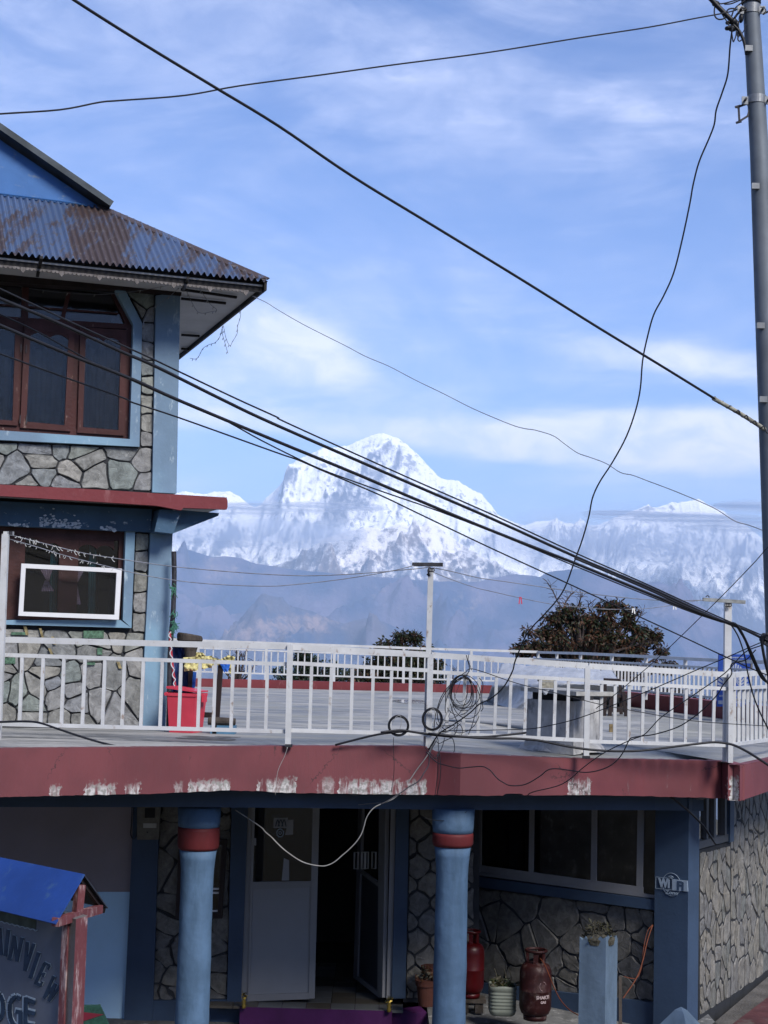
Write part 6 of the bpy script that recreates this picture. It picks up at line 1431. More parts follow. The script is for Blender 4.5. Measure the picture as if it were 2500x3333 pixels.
# wooden frame with log head, cloth and plastic sheets
DF = 18.25
wfm = empty('wooden_stand', floorpt(660, 2375), 'dark wooden stand with a log head behind the red bin', 'stand')
b = MB(); pr = []
c = P(615, 2140, DF); zt = P(610, 2064, DF).z; zm = P(618, 2134, DF).z
hx = P(568, 2085, DF).x; hx2 = P(652, 2085, DF).x
prof = [(.055, zm - 3.4), (.062, zm), (.075, zm + .06), (.105, zm + .12), (.145, zm + .17), (.140, zm + .21), (.130, zt)]
b = MB(); cb_ = Vector((c.x, c.y + .10, 0)); V = []; seg = 22
prof = [(.062, zm - .02), (.070, zm + .05), (.092, zm + .12), (.150, zt - .07), (.150, zt - .02), (.135, zt)]
for r_, z in prof:
    for k in range(seg):
        a = 2 * math.pi * k / seg; q = r_ * (1 + .07 * noise.noise((math.cos(a) * 1.5, math.sin(a) * 1.5, z * 2)))
        V.append(cb_ + Vector((q * math.cos(a) - (0.0 if z < zt - .1 else .012), q * .8 * math.sin(a), z + (.02 * math.cos(a + 2.8) if z > zt - .03 else 0))))
F = [[i * seg + k, i * seg + (k + 1) % seg, (i + 1) * seg + (k + 1) % seg, (i + 1) * seg + k] for i in range(len(prof) - 1) for k in range(seg)] + [[(len(prof) - 1) * seg + k for k in range(seg)]]
mesh('log_head', V, F, M['oldwood'], wfm, smooth=False)
b = MB(); b.beam(Vector((c.x + .015, c.y + .1, 3.5)), Vector((c.x + .015, c.y + .1, zm)), .05, .06); b.build('leg', M['dwood'], wfm)
b = MB(); b.beam(P(704, 2370, DF), P(719, 2158, DF), .055, .06); b.build('leg', M['dwood'], wfm)
b = MB(); b.beam(P(640, 2326, DF + .02), P(704, 2328, DF + .02), .05, .062); b.build('stretcher', M['dwood'], wfm)
b = MB(); b.beam(P(600, 2150, DF + .03), P(755, 2158, DF + .03), .05, .05); b.build('top_bar', M['dwood'], wfm)
def sheet(name, label, cat, quad, D, mt, amp=.02, nx=22, ny=12, seed=0, dz=0.0, th=.012):
    V = []; F = []
    for side in (0, 1):
        for j in range(ny + 1):
            for i in range(nx + 1):
                s, t = i / nx, j / ny
                x = (quad[0][0] * (1 - s) + quad[1][0] * s) * (1 - t) + (quad[3][0] * (1 - s) + quad[2][0] * s) * t
                y = (quad[0][1] * (1 - s) + quad[1][1] * s) * (1 - t) + (quad[3][1] * (1 - s) + quad[2][1] * s) * t
                y += 4 * noise.noise((s * 4, seed, 2.2)) * t * amp / .02; x += 3 * noise.noise((t * 5, seed + 3, 1))
                p = P(x, y, D + amp * 1.5 * noise.noise((s * 6, t * 3, seed)) + amp * .8 * noise.noise((s * 14, t * 9, seed)) + dz * t + side * th); V.append(p)
    n = (nx + 1) * (ny + 1)
    for sd in (0, n):
        for j in range(ny):
            for i in range(nx): q = [sd + j * (nx + 1) + i, sd + j * (nx + 1) + i + 1, sd + (j + 1) * (nx + 1) + i + 1, sd + (j + 1) * (nx + 1) + i]; F.append(q if sd == 0 else q[::-1])
    o = mesh(name, V, F, mt, smooth=True); return tag(o, label, cat) if label else o
sheet('navy_tarpaulin', 'dark navy tarpaulin hanging behind the red bin', 'tarpaulin', [(560, 2098), (606, 2090), (630, 2260), (545, 2262)], 18.45, M['navy'], .05, seed=3)
sheet('blue_plastic_strip', 'narrow bright blue plastic strip hanging under the yellow cloth', 'plastic strip', [(629, 2186), (640, 2188), (634, 2246), (624, 2244)], 18.34, M['blueplastic'], .01, 6, 8, seed=5)
sheet('blue_plastic_sheet', 'small blue plastic sheet draped on the right end of the frame', 'plastic sheet', [(716, 2158), (752, 2156), (742, 2186), (730, 2188)], 18.20, M['blueplastic'], .02, 8, 6, seed=6)
yc = sheet('yellow_cloth', 'pale yellow knitted cloth draped over the wooden frame', 'cloth', [(596, 2140), (692, 2134), (690, 2174), (600, 2186)], 18.10, M['yellow'], .035, 28, 14, seed=8)
sheet('x', None, None, [(690, 2138), (722, 2148), (716, 2162), (686, 2170)], 18.12, M['yellow'], .03, 10, 8, seed=12)
q = bpy.data.objects[-1] if False else COL.objects[-1]
q.name = 'cloth_fold'
def adopt(o, par): # make an already placed mesh a part of its thing
    o.parent = par; o.location = WL[o.name] - WL[par.name] if o.name in WL else o.location - WL[par.name]
WL['cloth_fold'] = q.location.copy(); adopt(q, yc)
sheet('y', None, None, [(718, 2146), (744, 2132), (766, 2140), (752, 2198)], 18.25, M['yellow'], .03, 12, 10, seed=15); q = COL.objects[-1]; q.name = 'cloth_end'; WL['cloth_end'] = q.location.copy(); adopt(q, yc)
sheet('z', None, None, [(634, 2122), (660, 2124), (672, 2136), (632, 2142)], 18.4, M['yellow'], .03, 8, 6, seed=18); q = COL.objects[-1]; q.name = 'cloth_top'; WL['cloth_top'] = q.location.copy(); adopt(q, yc)
# red and white rope
b = MB(); pts = crom([P(x, y, 17.5) for x, y in ((553, 2056), (554, 2085), (557, 2120), (561, 2160), (566, 2200), (570, 2232))], 8); b.tube(pts, .014, 8)
rr_ = b.build('striped_pole', mat('faded_red_rope', (.30, .03, .045), .7, .3, 30, .2, 60), smooth=True); tag(rr_, 'red and white striped pole leaning from the bin up the house corner', 'pole')
hel = [p + Vector((.014 * math.cos(i * .9), -.014, .0 + .004 * math.sin(i * .9))) for i, p in enumerate(pts)]
b = MB(); b.tube(hel, .006, 5); b.build('white_stripe', M['white'], rr_)
# blue box with a cut log on it
c = floorpt(724, 2390, 3.50); bb = tag(MB().build('x', M['pale']) if False else None, None) if False else None
b = MB(); b.box(c + Vector((0, .12, 0)), (1, 0, 0), (0, 1, 0), 78 * c.y / FPX, .24, 27 * c.y / FPX); bx_ = b.build('blue_box', mat('slate_blue_box', (.06, .14, .22), .6, .2, 5, .2, 30)); tag(bx_, 'slate blue box on the floor right of the red bin', 'box')
b = MB(); b.box(c + Vector((-.095, .10, 0)), (1, 0, 0), (0, 1, 0), .05, .2, .13); b.build('dark_end', M['dwood'], bx_)
b = MB(); z = c.z + 27 * c.y / FPX + .045; pts = [Vector((P(x, 2350, c.y).x, c.y + .10, z)) for x in (674, 700, 735, 764)]; b.tube(pts, .048, 12, rr=[.043, .05, .047, .04]); o = b.build('cut_log', M['oldwood']); tag(o, 'short weathered log lying on the slate blue box', 'log')
# concrete table
zt_ = 3.425
A0 = PZ(1704, 2437, zt_); A1 = PZ(1867, 2452, zt_); A2 = PZ(1955, 2439, zt_)
tb = empty('concrete_table', A1, 'grey concrete table with a rough slab top just behind the railing', 'table')
def inset(p, c, k): return p + (c - p).normalized() * k
A3 = A0 + (A2 - A1); cen = (A0 + A1 + A2 + A3) / 4
top_z = P(1867, 2252, A1.y).z
V = []
for k, z in ((.01, zt_ - .02), (.02, zt_ + .30), (.025, top_z - .11)):
    for p in (A0, A1, A2, A3): q = inset(p, cen, k); V.append(Vector((q.x, q.y, z)))
F = [[i + r * 4, (i + 1) % 4 + r * 4, (i + 1) % 4 + r * 4 + 4, i + r * 4 + 4] for r in range(2) for i in range(4)] + [[8, 9, 10, 11]]
mesh('pedestal', V, F, M['table'], tb)
b = MB(); V2 = [Vector((inset(p, cen, .10).x, inset(p, cen, .10).y, z)) for z in (top_z - .112, top_z - .024) for p in (A0, A1, A2, A3)]; b.add(V2, [[0, 1, 5, 4], [1, 2, 6, 5], [2, 3, 7, 6], [3, 0, 4, 7]]); b.build('shadow_gap_core', M['roomdark'], tb)  # near-black core paints the shaded gap below the slab top
b = MB(); seg = 40; V = []
for r_, z in ((1.12, zt_ - .01), (1.04, zt_ + .05), (.86, zt_ + .11)):
    for k in range(seg):
        a = 2 * math.pi * k / seg; L_ = (A0 - cen).length * .97; sq = 1 / max(abs(math.cos(a)), abs(math.sin(a)))
        e_a = (A1 - cen).normalized(); e_b = Vector((-e_a.y, e_a.x, 0)); rr2 = L_ * (.62 + .38 / (abs(math.cos(a)) + abs(math.sin(a)))) * r_ * (1 + .06 * noise.noise((math.cos(a) * 2, math.sin(a) * 2, 1)))
        V.append(Vector((cen.x, cen.y, 0)) + e_a * (rr2 * math.cos(a)) + e_b * (rr2 * math.sin(a)) + Vector((0, 0, z + .02 * noise.noise((a, z * 9, 2)))))
F = [[i * seg + k, i * seg + (k + 1) % seg, (i + 1) * seg + (k + 1) % seg, (i + 1) * seg + k] for i in range(2) for k in range(seg)]
mesh('plaster_foot', V, F, M['table'], tb, smooth=True)
def slabtop():
    ps = [(1702, 2231), (1868, 2246), (1990, 2250)]
    T0 = PZ(1700, 2236, top_z + .02); T1_ = PZ(1872, 2251, top_z + .02); T2 = PZ(1990, 2252, top_z + .02); T3 = T0 + (T2 - T1_)
    b = MB(); q = []; cq = (T0 + T1_ + T2 + T3) / 4; T0, T1_, T2, T3 = [p + (p - cq).normalized() * .03 for p in (T0, T1_, T2, T3)]
    cs = [T0, T1_, T2, T3]; 
    for i in range(4):
        for k in range(6): t = k / 6; p = cs[i].lerp(cs[(i + 1) % 4], t); q.append(p + Vector((.012 * rs.uniform(-1, 1), .02 * rs.uniform(-1, 1), 0)))
    b.prism(q, Vector((0, 0, 1)), .045); return b.build('slab_top', mat('pale_slab_cement', (.26, .26, .25), .85, .3, 6, .4, 40), tb)
slabtop()
for k, (x, y, w, h) in enumerate(((1778, 2236, .17, .035), (1780, 2226, .15, .03), (1776, 2218, .17, .032))):
    c = P(x, y, cen.y + .02); c.z = top_z + .022 + k * .035; b = MB(); b.box(c, Vector((.98, .1 * k, 0)).normalized(), Vector((-.1 * k, .98, 0)).normalized(), w, .10, h)
    tag(b.build('brick', mat('grey_brick', (.22, .21, .17), .9, .3, 20, .4, 40) if k == 0 else bpy.data.materials['grey_brick']), ['lowest grey brick of the small stack on the concrete table', 'middle grey brick of the small stack on the concrete table', 'top grey brick of the small stack on the concrete table'][k], 'brick', 'grey bricks stacked on the concrete table')
b = MB(); b.add([P(1765, 2246, A1.y - .3), P(1789, 2245, A1.y - .3), P(1779, 2261, A1.y - .32), P(1771, 2262, A1.y - .3), P(1765, 2246, A1.y - .29), P(1789, 2245, A1.y - .29), P(1779, 2261, A1.y - .31), P(1771, 2262, A1.y - .29)], [[0, 1, 2, 3], [7, 6, 5, 4], [0, 4, 5, 1], [1, 5, 6, 2], [2, 6, 7, 3], [3, 7, 4, 0]])
tag(b.build('paper_scrap', M['white']), 'white scrap of paper hanging from the concrete table edge', 'paper')
# stack covered with a plastic sheet
S0 = PZ(1584, 2286, 3.47); S1 = PZ(1705, 2314, 3.46); 
dz_ = S1 - S0; 
Bk0 = PZ(1660, 2262, 3.47); R1 = PZ(2046, 2262, 3.46)
ft = [S0, S1, PZ(2000, 2318, 3.44), PZ(2060, 2290, 3.45), PZ(2040, 2262, 3.46), Bk0]
tp_ = [P(1640, 2158, 29.0), P(1712, 2230, 0.1) * 0 + P(1700, 2222, 26.2), P(1990, 2226, 26.0), P(2015, 2210, 26.8), P(1985, 2180, 28.6), P(1800, 2168, 30.4)]
def drape():
    bot = [S0, S1, PZ(2035, 2318, 3.44), PZ(2056, 2268, 3.44), PZ(1800, 2250, 3.46)]
    topq = [P(1634, 2157, 30.0), P(1700, 2236, 27.3), P(2010, 2232, 26.8), P(1985, 2180, 29.4), P(1800, 2168, 31.0)]
    ridge = [P(1634, 2158, 30.0), P(1854, 2174, 28.6), P(1992, 2180, 28.8)]
    V = []; F = []; nu, nv = 60, 12
    lines = [[P(1740, 2170, 33), P(1900, 2180, 32), P(2000, 2190, 31)],            # back foot (hidden)
             ridge,
             [P(1600, 2236, 28.9), P(1812, 2226, 27.0), P(2030, 2236, 26.9)],      # shoulder
             [P(1586, 2284, 28.6), P(1720, 2316, 26.2), P(2046, 2258, 26.9)]]
    lines[0] = [Vector((p.x, p.y, 3.47)) for p in lines[0]]
    lines[3] = [S0, PZ(1715, 2314, 3.46), PZ(2050, 2300, 3.45)]
    rows = []
    for l_ in lines: rows.append(crom(l_, nu // 2))
    k = len(rows[0])
    for a in range(3):
        for j in range(nv):
            for i in range(k):
                t = j / nv; p = rows[a][i].lerp(rows[a + 1][i], t)
                w = .035 * noise.noise((i * .42, a * 3 + t * 1.2, 1.5)) + .02 * noise.noise((i * .9 + t * 4, a * 2.0 + t * 3, 5.5))
                V.append(p + Vector((w * .6, w, w * (.8 if a < 2 else .2))))
    for i in range(k): V.append(rows[3][i] + Vector((0, .02 * noise.noise((i * .5, 1, 1)), .01)))
    nr_ = 3 * nv + 1
    for j in range(nr_ - 1): F += [[j * k + i, j * k + i + 1, (j + 1) * k + i + 1, (j + 1) * k + i] for i in range(k - 1)]
    # closed ends
    for i in (0, k - 1):
        c = Vector((V[i].x * .5 + V[(nr_ - 1) * k + i].x * .5, (V[i].y + V[(nr_ - 1) * k + i].y) / 2, 3.5)); V.append(c); ci = len(V) - 1
        F += [[j * k + i, (j + 1) * k + i, ci] for j in range(nr_ - 1)]
    o = mesh('covered_stack', V, F, M['tarp'], smooth=True); tag(o, 'bulky stack under a wrinkled grey white plastic sheet behind the concrete table', 'covered stack')
drape()
# wooden chair behind the table
DC_ = 25.6
ch = empty('wooden_chair', PZ(2000, 2332, 3.44), 'dark wooden chair right of the concrete table', 'chair')
for a, c, w in (((1970, 2208), (1968, 2331), .05), ((1992, 2256), (1984, 2332), .06), ((2029, 2252), (2038, 2334), .055)):
    b = MB(); b.beam(P(c[0], c[1], DC_), P(a[0], a[1], DC_), w, .05, up=Vector((0, 1, 0))); b.build('leg', M['dwood'], ch)
b = MB(); b.beam(P(2022, 2325, DC_ + .4), P(2018, 2215, DC_ + .4), .05, .05, up=Vector((0, 1, 0))); b.build('leg', M['dwood'], ch)
b = MB(); q0 = P(1964, 2258, DC_); b.prism([q0, P(2044, 2262, DC_), P(2044, 2262, DC_) + Vector((0, .42, .0)), q0 + Vector((0, .42, 0))], Vector((0, 0, 1)), .05); b.build('seat', M['dwood'], ch)
b = MB(); b.beam(P(1982, 2310, DC_), P(2036, 2310, DC_), .03, .075); b.build('stretcher', M['dwood'], ch)
b = MB(); b.beam(P(1968, 2214, DC_), P(2018, 2216, DC_ + .4), .03, .07); b.build('backrest', M['dwood'], ch)
# small blocks, puddle
c = PZ(1989, 2385, 3.43); b = MB(); b.box(c, (1, 0, 0), (0, 1, 0), .052, .05, .12); tag(b.build('wood_block', mat('ochre_wood', (.16, .12, .06), .8, .3, 15, .3, 40)), 'small ochre wooden block standing on the terrace floor', 'block')
c = PZ(2341, 2371, 3.36); b = MB(); b.box(c, (1, 0, 0), (0, 1, 0), .105, .08, .045); tag(b.build('wood_block', M['dwood']), 'flat dark wooden block lying near the corner line post', 'block')
M['puddle'] = mat('shallow_water', (.30, .33, .38), .05, .05, 3, .02, 5, spec=.8)
b = MB(); c = PZ(1340, 2284, 3.495); 
rim = [c + Vector((.36 * math.cos(a) * (1 + .1 * math.sin(3 * a)), .9 * math.sin(a), .006)) for a in np.linspace(0, 2 * math.pi, 25)[:-1]]; b.prism(rim, Vector((0, 0, 1)), .004); q = b.build('puddle', M['puddle']); tag(q, kind='structure')
# dark damp stain on the floor below the bin
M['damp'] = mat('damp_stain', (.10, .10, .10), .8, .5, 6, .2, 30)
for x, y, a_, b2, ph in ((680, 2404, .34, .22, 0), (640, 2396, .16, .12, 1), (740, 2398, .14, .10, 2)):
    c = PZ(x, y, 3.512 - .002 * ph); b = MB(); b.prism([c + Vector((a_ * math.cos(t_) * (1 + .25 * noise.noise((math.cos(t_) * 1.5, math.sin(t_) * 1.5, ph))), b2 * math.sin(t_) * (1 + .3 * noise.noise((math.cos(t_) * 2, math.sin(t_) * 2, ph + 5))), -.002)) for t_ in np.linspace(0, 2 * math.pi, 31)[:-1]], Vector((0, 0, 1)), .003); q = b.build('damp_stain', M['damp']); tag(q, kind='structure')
# blue sign board at the side railing
DS2 = 24.6
bs_ = empty('blue_sign', P(2390, 2302, DS2), 'blue enamel sign board with a white fan shape at the side railing', 'sign')
quad = [(2340, 2128), (2445, 2131), (2441, 2300), (2334, 2300)]
b = MB(); pl = Plane(P(2334, 2300, DS2), P(2441, 2300, DS2 + .1)); b.prism([pl.hit(x, y, 0) for x, y in quad], pl.n, .03); b.build('sign_panel', M['signblue'], bs_)
b = MB(); b.beam(pl.hit(2447, 2132, .0), pl.hit(2443, 2300, .0), .03, .03, up=Vector((0, 1, 0))); b.build('sign_frame', mat('sign_edge_grey', (.1, .1, .1), .6, .2, 5, 0, 30), bs_)
fn = MB(); cx_, cy_ = 2386, 2245
for k in range(19):
    a = math.pi * (1.0 - (k + .1) / 18.6) ; a2 = a - math.pi / 30
    r0, r1 = 30, 86
    sq = lambda a_, r_: (cx_ + r_ * .60 * math.cos(a_), cy_ - r_ * math.sin(a_))
    fn.prism([pl.hit(*sq(a, r0), .004), pl.hit(*sq(a, r1), .004), pl.hit(*sq(a2, r1), .004), pl.hit(*sq(a2, r0), .004)], pl.n, .003)
o = fn.build('fan_print', mat('faded_sign_white', (.22, .26, .34), .6, .2, 10, 0, 30), bs_)
rw_ = random.Random(2); wr = MB()
for (x0, x1, y, h) in ((2372, 2420, 2138, 5), (2384, 2416, 2148, 7), (2385, 2415, 2233, 4), (2342, 2352, 2262, 6), (2338, 2354, 2280, 12), (2395, 2432, 2262, 4), (2392, 2436, 2284, 5)):
    x = x0
    while x < x1:
        w = rw_.uniform(1.5, 4); wr.prism([pl.hit(x, y, .004), pl.hit(x + w, y, .004), pl.hit(x + w, y + h * rw_.uniform(.6, 1), .004), pl.hit(x, y + h, .004)], pl.n, .003); x += w + rw_.uniform(.8, 2)
o = wr.build('worn_print', bpy.data.materials['faded_sign_white'], bs_); o['kind'] = 'stuff'

# ------------------------------------------------------------------ meter, gas bottles, pots under the slab
mt_ = empty('meter_box', PB.hit(485, 2733, .12), 'old beige electricity meter box on the dark pillar under the beam', 'meter box')
M['beige'] = mat('dusty_beige_metal', (.12, .115, .10), .7, .2, 12, .15, 40)
pxpoly('meter_case', PB, [(447, 2600), (523, 2600), (516, 2733), (446, 2733)], M['beige'], mt_, .17, .09)
pxpoly('meter_window', PB, [(472, 2630), (505, 2630), (504, 2662), (471, 2662)], M['roomdark'], mt_, .176, .006)
b = MB(); c = PB.hit(480, 2709, .172); b.tube([c, c + PB.n * .012], .010, 8); b.build('seal_knob', M['darkrust'], mt_)
pxpoly('meter_plate', PB, [(466, 2680), (510, 2680), (509, 2695), (466, 2695)], M['cement_d'], mt_, .174, .003)
b = MB(); b.tube(crom([PB.hit(x, y, .14) for x, y in ((430, 2620), (428, 2680), (426, 2715), (434, 2731), (444, 2720), (447, 2690))], 5), .007, 6); b.build('meter_cable', M['black'], mt_)
def gasbottle(x, yb, D, w, h, mt, label, txt=False):
    c = P(x, yb, D); k = D / FPX; R_ = w / 2 * k; H = h * k; z0 = c.z
    o = empty('gas_bottle', c, label, 'gas bottle', 'red gas bottles against the porch wall'); c = Vector((c.x, c.y, z0))
    b = MB(); b.lathe(c, [(R_ * .72, 0), (R_ * .74, H * .07)], 26); b.build('foot_ring', mt, o, smooth=True)
    pr = [(R_ * .6, H * .055), (R_ * .86, H * .09), (R_ * .97, H * .15), (R_, H * .2), (R_, H * .40), (R_ * 1.015, H * .405), (R_ * 1.015, H * .42), (R_, H * .425), (R_, H * .64), (R_ * .96, H * .70), (R_ * .84, H * .755), (R_ * .6, H * .785), (R_ * .3, H * .80)]
    b = MB(); b.lathe(c, pr, 36); b.build('bottle_body', mt, o, smooth=True)
    for s in (.9, 2.7, 4.6, 5.6):
        b = MB(); p = c + Vector((R_ * .56 * math.cos(s), R_ * .56 * math.sin(s), H * .775)); b.box(p, (-math.sin(s), math.cos(s), 0), (math.cos(s), math.sin(s), 0), R_ * (.42 if s < 4 else .30), .012, H * .17); b.build('collar_strut', mt, o)
    b = MB(); b.tube([c + Vector((R_ * .64 * math.cos(a), R_ * .64 * math.sin(a), H * .955)) for a in np.linspace(0, 6.283, 25)[:-1]], R_ * .085, 8, closed=True); b.build('collar_ring', mt, o, smooth=True)
    b = MB(); b.lathe(c + Vector((0, 0, H * .79)), [(.022, 0), (.022, .05), (.03, .055), (.03, .08), (.012, .09)], 10); b.build('valve', M['darkrust'], o)
    if txt:
        def wraptext(s, size, z, a0, nm):
            cu = bpy.data.curves.new('t', 'FONT'); cu.body = s; cu.size = size; cu.align_x = 'CENTER'; cu.extrude = .0012; cu.offset = .0015; cu.resolution_u = 2
            ob = bpy.data.objects.new('t', cu); COL.objects.link(ob); bpy.context.view_layer.update()
            me = bpy.data.meshes.new_from_object(ob.evaluated_get(bpy.context.evaluated_depsgraph_get())); V = []
            for v in me.vertices:
                a = a0 + v.co.x / R_; rr_ = R_ * 1.004 + .002 + v.co.z; V.append(c + Vector((rr_ * math.cos(a), rr_ * math.sin(a), z + v.co.y)))
            F = [list(p.vertices) for p in me.polygons]; bpy.data.objects.remove(ob); bpy.data.curves.remove(cu); bpy.data.meshes.remove(me)
            mesh(nm, V, F, M['faintprint'] if nm == 'emblem' else mat('worn_white_lettering', (.34, .27, .27), .6, .3, 60, 0, 30), o)
        a0 = -math.pi / 2 + .42
        wraptext('SHAKTI', .052, H * .325, a0, 'lettering'); wraptext('GAS', .038, H * .265, a0, 'lettering')
        b = MB()
        for t0_, t1_ in ((2.3, 4.6), (.3, 1.4)):
            pts = []
            for t_ in np.linspace(t0_, t1_, 9):
                u = .040 * math.cos(t_); v = .052 * math.sin(t_); a = a0 - .05 + u / R_; pts.append(c + Vector(((R_ + .004) * math.cos(a), (R_ + .004) * math.sin(a), H * .50 + v)))
            b.tube(pts, .004, 5)
        b.build('emblem', M['faintprint'], o)
    return o, c, R_, H
g1, cg, Rg, Hg = gasbottle(1741, 3317, 18.35, 102, 224, M['gas_old'], 'old rusty red gas bottle with worn white lettering', True)
g2, *_ = gasbottle(1530, 3245, 19.3, 86, 215, M['gas_red'], 'bright red gas bottle half hidden behind the right column')
b = MB(); c = P(1535, 3246, 19.3)
for dx in (-.09, .09): b.box(c + Vector((dx, 0, -.17)), (1, 0, 0), (0, 1, 0), .10, .2, .165)
b.box(c + Vector((0, 0, -.045)), (1, 0, 0), (0, 1, 0), .34, .24, .044); o = b.build('bottle_stand', M['oldwood']); tag(o, 'low wooden stand under the bright red gas bottle', 'stand')
cable('gas_hose', 'thin orange gas hose curving down from the rusty bottle to the right', [(1757, 3118), (1770, 3135), (1782, 3160), (1796, 3195), (1812, 3232), (1830, 3262), (1855, 3288), (1885, 3306)], (18.3, 17.2), .006, M['orange'])
# white plastic canister used as a planter
c = P(1634, 3300, 18.6); kk_ = 18.6 / FPX; pc = empty('canister_planter', c, 'dirty white ribbed plastic canister used as a flower pot', 'planter')
V = []; F = []; prof = [(.80, 0), (.92, .05), (.97, .13)]
for i in range(6): prof += [(1.0, .18 + i * .115), (.95, .22 + i * .115), (.95, .25 + i * .115), (1.0, .275 + i * .115)]
prof += [(1.0, .92), (.99, 1.0), (.93, 1.0), (.92, .93)]
sg = 28; Hc = 92 * kk_; Wc = 44 * kk_
for r_, z in prof:
    for k in range(sg):
        a = 2 * math.pi * k / sg; p4 = (abs(math.cos(a)) ** 4 + abs(math.sin(a)) ** 4) ** -.25
        V.append(c + Vector((Wc * r_ * p4 * math.cos(a), Wc * r_ * p4 * math.sin(a), Hc * z + (.008 * math.sin(a * 3) if z > .9 else 0))))
F = [[i * sg + k, i * sg + (k + 1) % sg, (i + 1) * sg + (k + 1) % sg, (i + 1) * sg + k] for i in range(len(prof) - 1) for k in range(sg)] + [[(len(prof) - 1) * sg + k for k in range(sg)]]
mesh('canister', V, F, M['canister'], pc, smooth=True)
def leaves(name, c, R3, n, size, mats, parent, rnd, droop=.4, up=.3, mi=None):
    V = []; F = []; MI = []
    for _ in range(n):
        th_ = rnd.uniform(0, 6.283); ph = rnd.uniform(-.2, 1.3); d = Vector((math.cos(th_) * math.cos(ph), math.sin(th_) * math.cos(ph), math.sin(ph)))
        p = c + Vector((d.x * R3[0], d.y * R3[1], d.z * R3[2])) * rnd.uniform(.3, 1); a = Vector((rnd.gauss(0, 1), rnd.gauss(0, 1), rnd.gauss(-droop, .6) + up)).normalized(); s = a.cross(Vector((rnd.gauss(0, 1), rnd.gauss(0, 1), rnd.gauss(0, 1)))).normalized()
        l = size * rnd.uniform(.6, 1.3); w = l * rnd.uniform(.18, .3); b0 = len(V); m_ = a.cross(s) * (w * .35)
        V += [p, p + a * l * .5 + s * w + m_, p + a * l, p + a * l * .5 - s * w + m_]; F.append([b0, b0 + 1, b0 + 2, b0 + 3]); MI.append(rnd.randrange(len(mats)) if mi is None else rnd.choice(mi))
    o = mesh(name, V, F, mats, parent, False, MI); return o
rl = random.Random(31)
b = MB(); b.lathe(c, [(Wc * .9, Hc * .9), (Wc * .9, Hc * .96)], 16); b.build('soil', M['soil'], pc)
leaves('dry_plant', c + Vector((0, 0, Hc * .95)), (.17, .15, .13), 130, .07, [M['soil'], M['leaf_g'], M['leaf_o']], pc, rl)
b = MB()
for dx in (-.08, .09, .03): b.tube(crom([c + Vector((dx, 0, Hc)), c + Vector((dx + .01, 0, Hc + .09)), c + Vector((dx - .02, 0, Hc + .18))], 3), .005, 5)
b.build('stems', M['soil'], pc)['kind'] = 'stuff'
# terracotta pot by the diamond stones
c = P(1388, 3272, 19.0); kk_ = 19.0 / FPX; tp2 = empty('terracotta_pot', c, 'terracotta flower pot with a dark dry plant left of the right column', 'flower pot')
b = MB(); b.lathe(c, [(26 * kk_, 0), (33 * kk_, 62 * kk_), (37 * kk_, 63 * kk_), (38 * kk_, 80 * kk_), (34 * kk_, 80 * kk_)], 24); b.build('pot', M['terracotta'], tp2, smooth=False)
leaves('dry_plant', c + Vector((0, 0, 82 * kk_)), (.12, .12, .14), 110, .08, [M['soil'], M['leaf_r'], M['soil']], tp2, rl)
c = P(1400, 3205, 19.35); b = MB(); b.lathe(c, [(22 * kk_, 0), (29 * kk_, 45 * kk_), (31 * kk_, 46 * kk_), (31 * kk_, 60 * kk_), (28 * kk_, 60 * kk_)], 20); o = b.build('terracotta_pot', M['terracotta']); tag(o, 'second terracotta pot standing behind the first by the column', 'flower pot')
# brass vases on both sides of the door
for i, (x, y) in enumerate(((794, 3272), (1267, 3258))):
    c = P(x, y, BW - .32); c.z = zs + .002; o = empty('brass_vase', c, ['small brass vase with a dry sprig left of the door', 'small brass vase with a dry sprig right of the door'][i], 'vase', 'brass vases beside the door')
    b = MB(); b.lathe(c, [(.028, 0), (.022, .015), (.030, .035), (.018, .055), (.030, .075), (.016, .10), (.034, .13)], 14); b.build('vase_body', M['brass'], o, smooth=True)
    leaves('sprig', c + Vector((0, 0, .14)), (.035, .035, .06), 40, .035, [M['leaf_o'], M['brass']], o, rl)
# orange strap hanging on the stone wall
st_b = MB()
cable('orange_strap', 'orange strap hanging against the stones left of the corner pillar', [(2124, 3012), (2114, 3040), (2104, 3075), (2094, 3120), (2080, 3165), (2062, 3200), (2040, 3232), (2028, 3250)], (18.65, 18.3), .008, M['orange'])
cable('orange_strap', 'second orange strap hanging in a loose loop beside the first', [(2124, 3010), (2108, 3030), (2098, 3070), (2092, 3110), (2088, 3150), (2074, 3182), (2052, 3184), (2030, 3178)], (18.65, 18.4), .005, M['orange'])
b = MB(); b.beam(P(2020, 3420, 18.0), P(2018, 3180, 18.0), .035, .035); tag(b.build('wooden_stake', M['oldwood']), 'thin wooden stake right of the blue plastered pillar', 'stake')
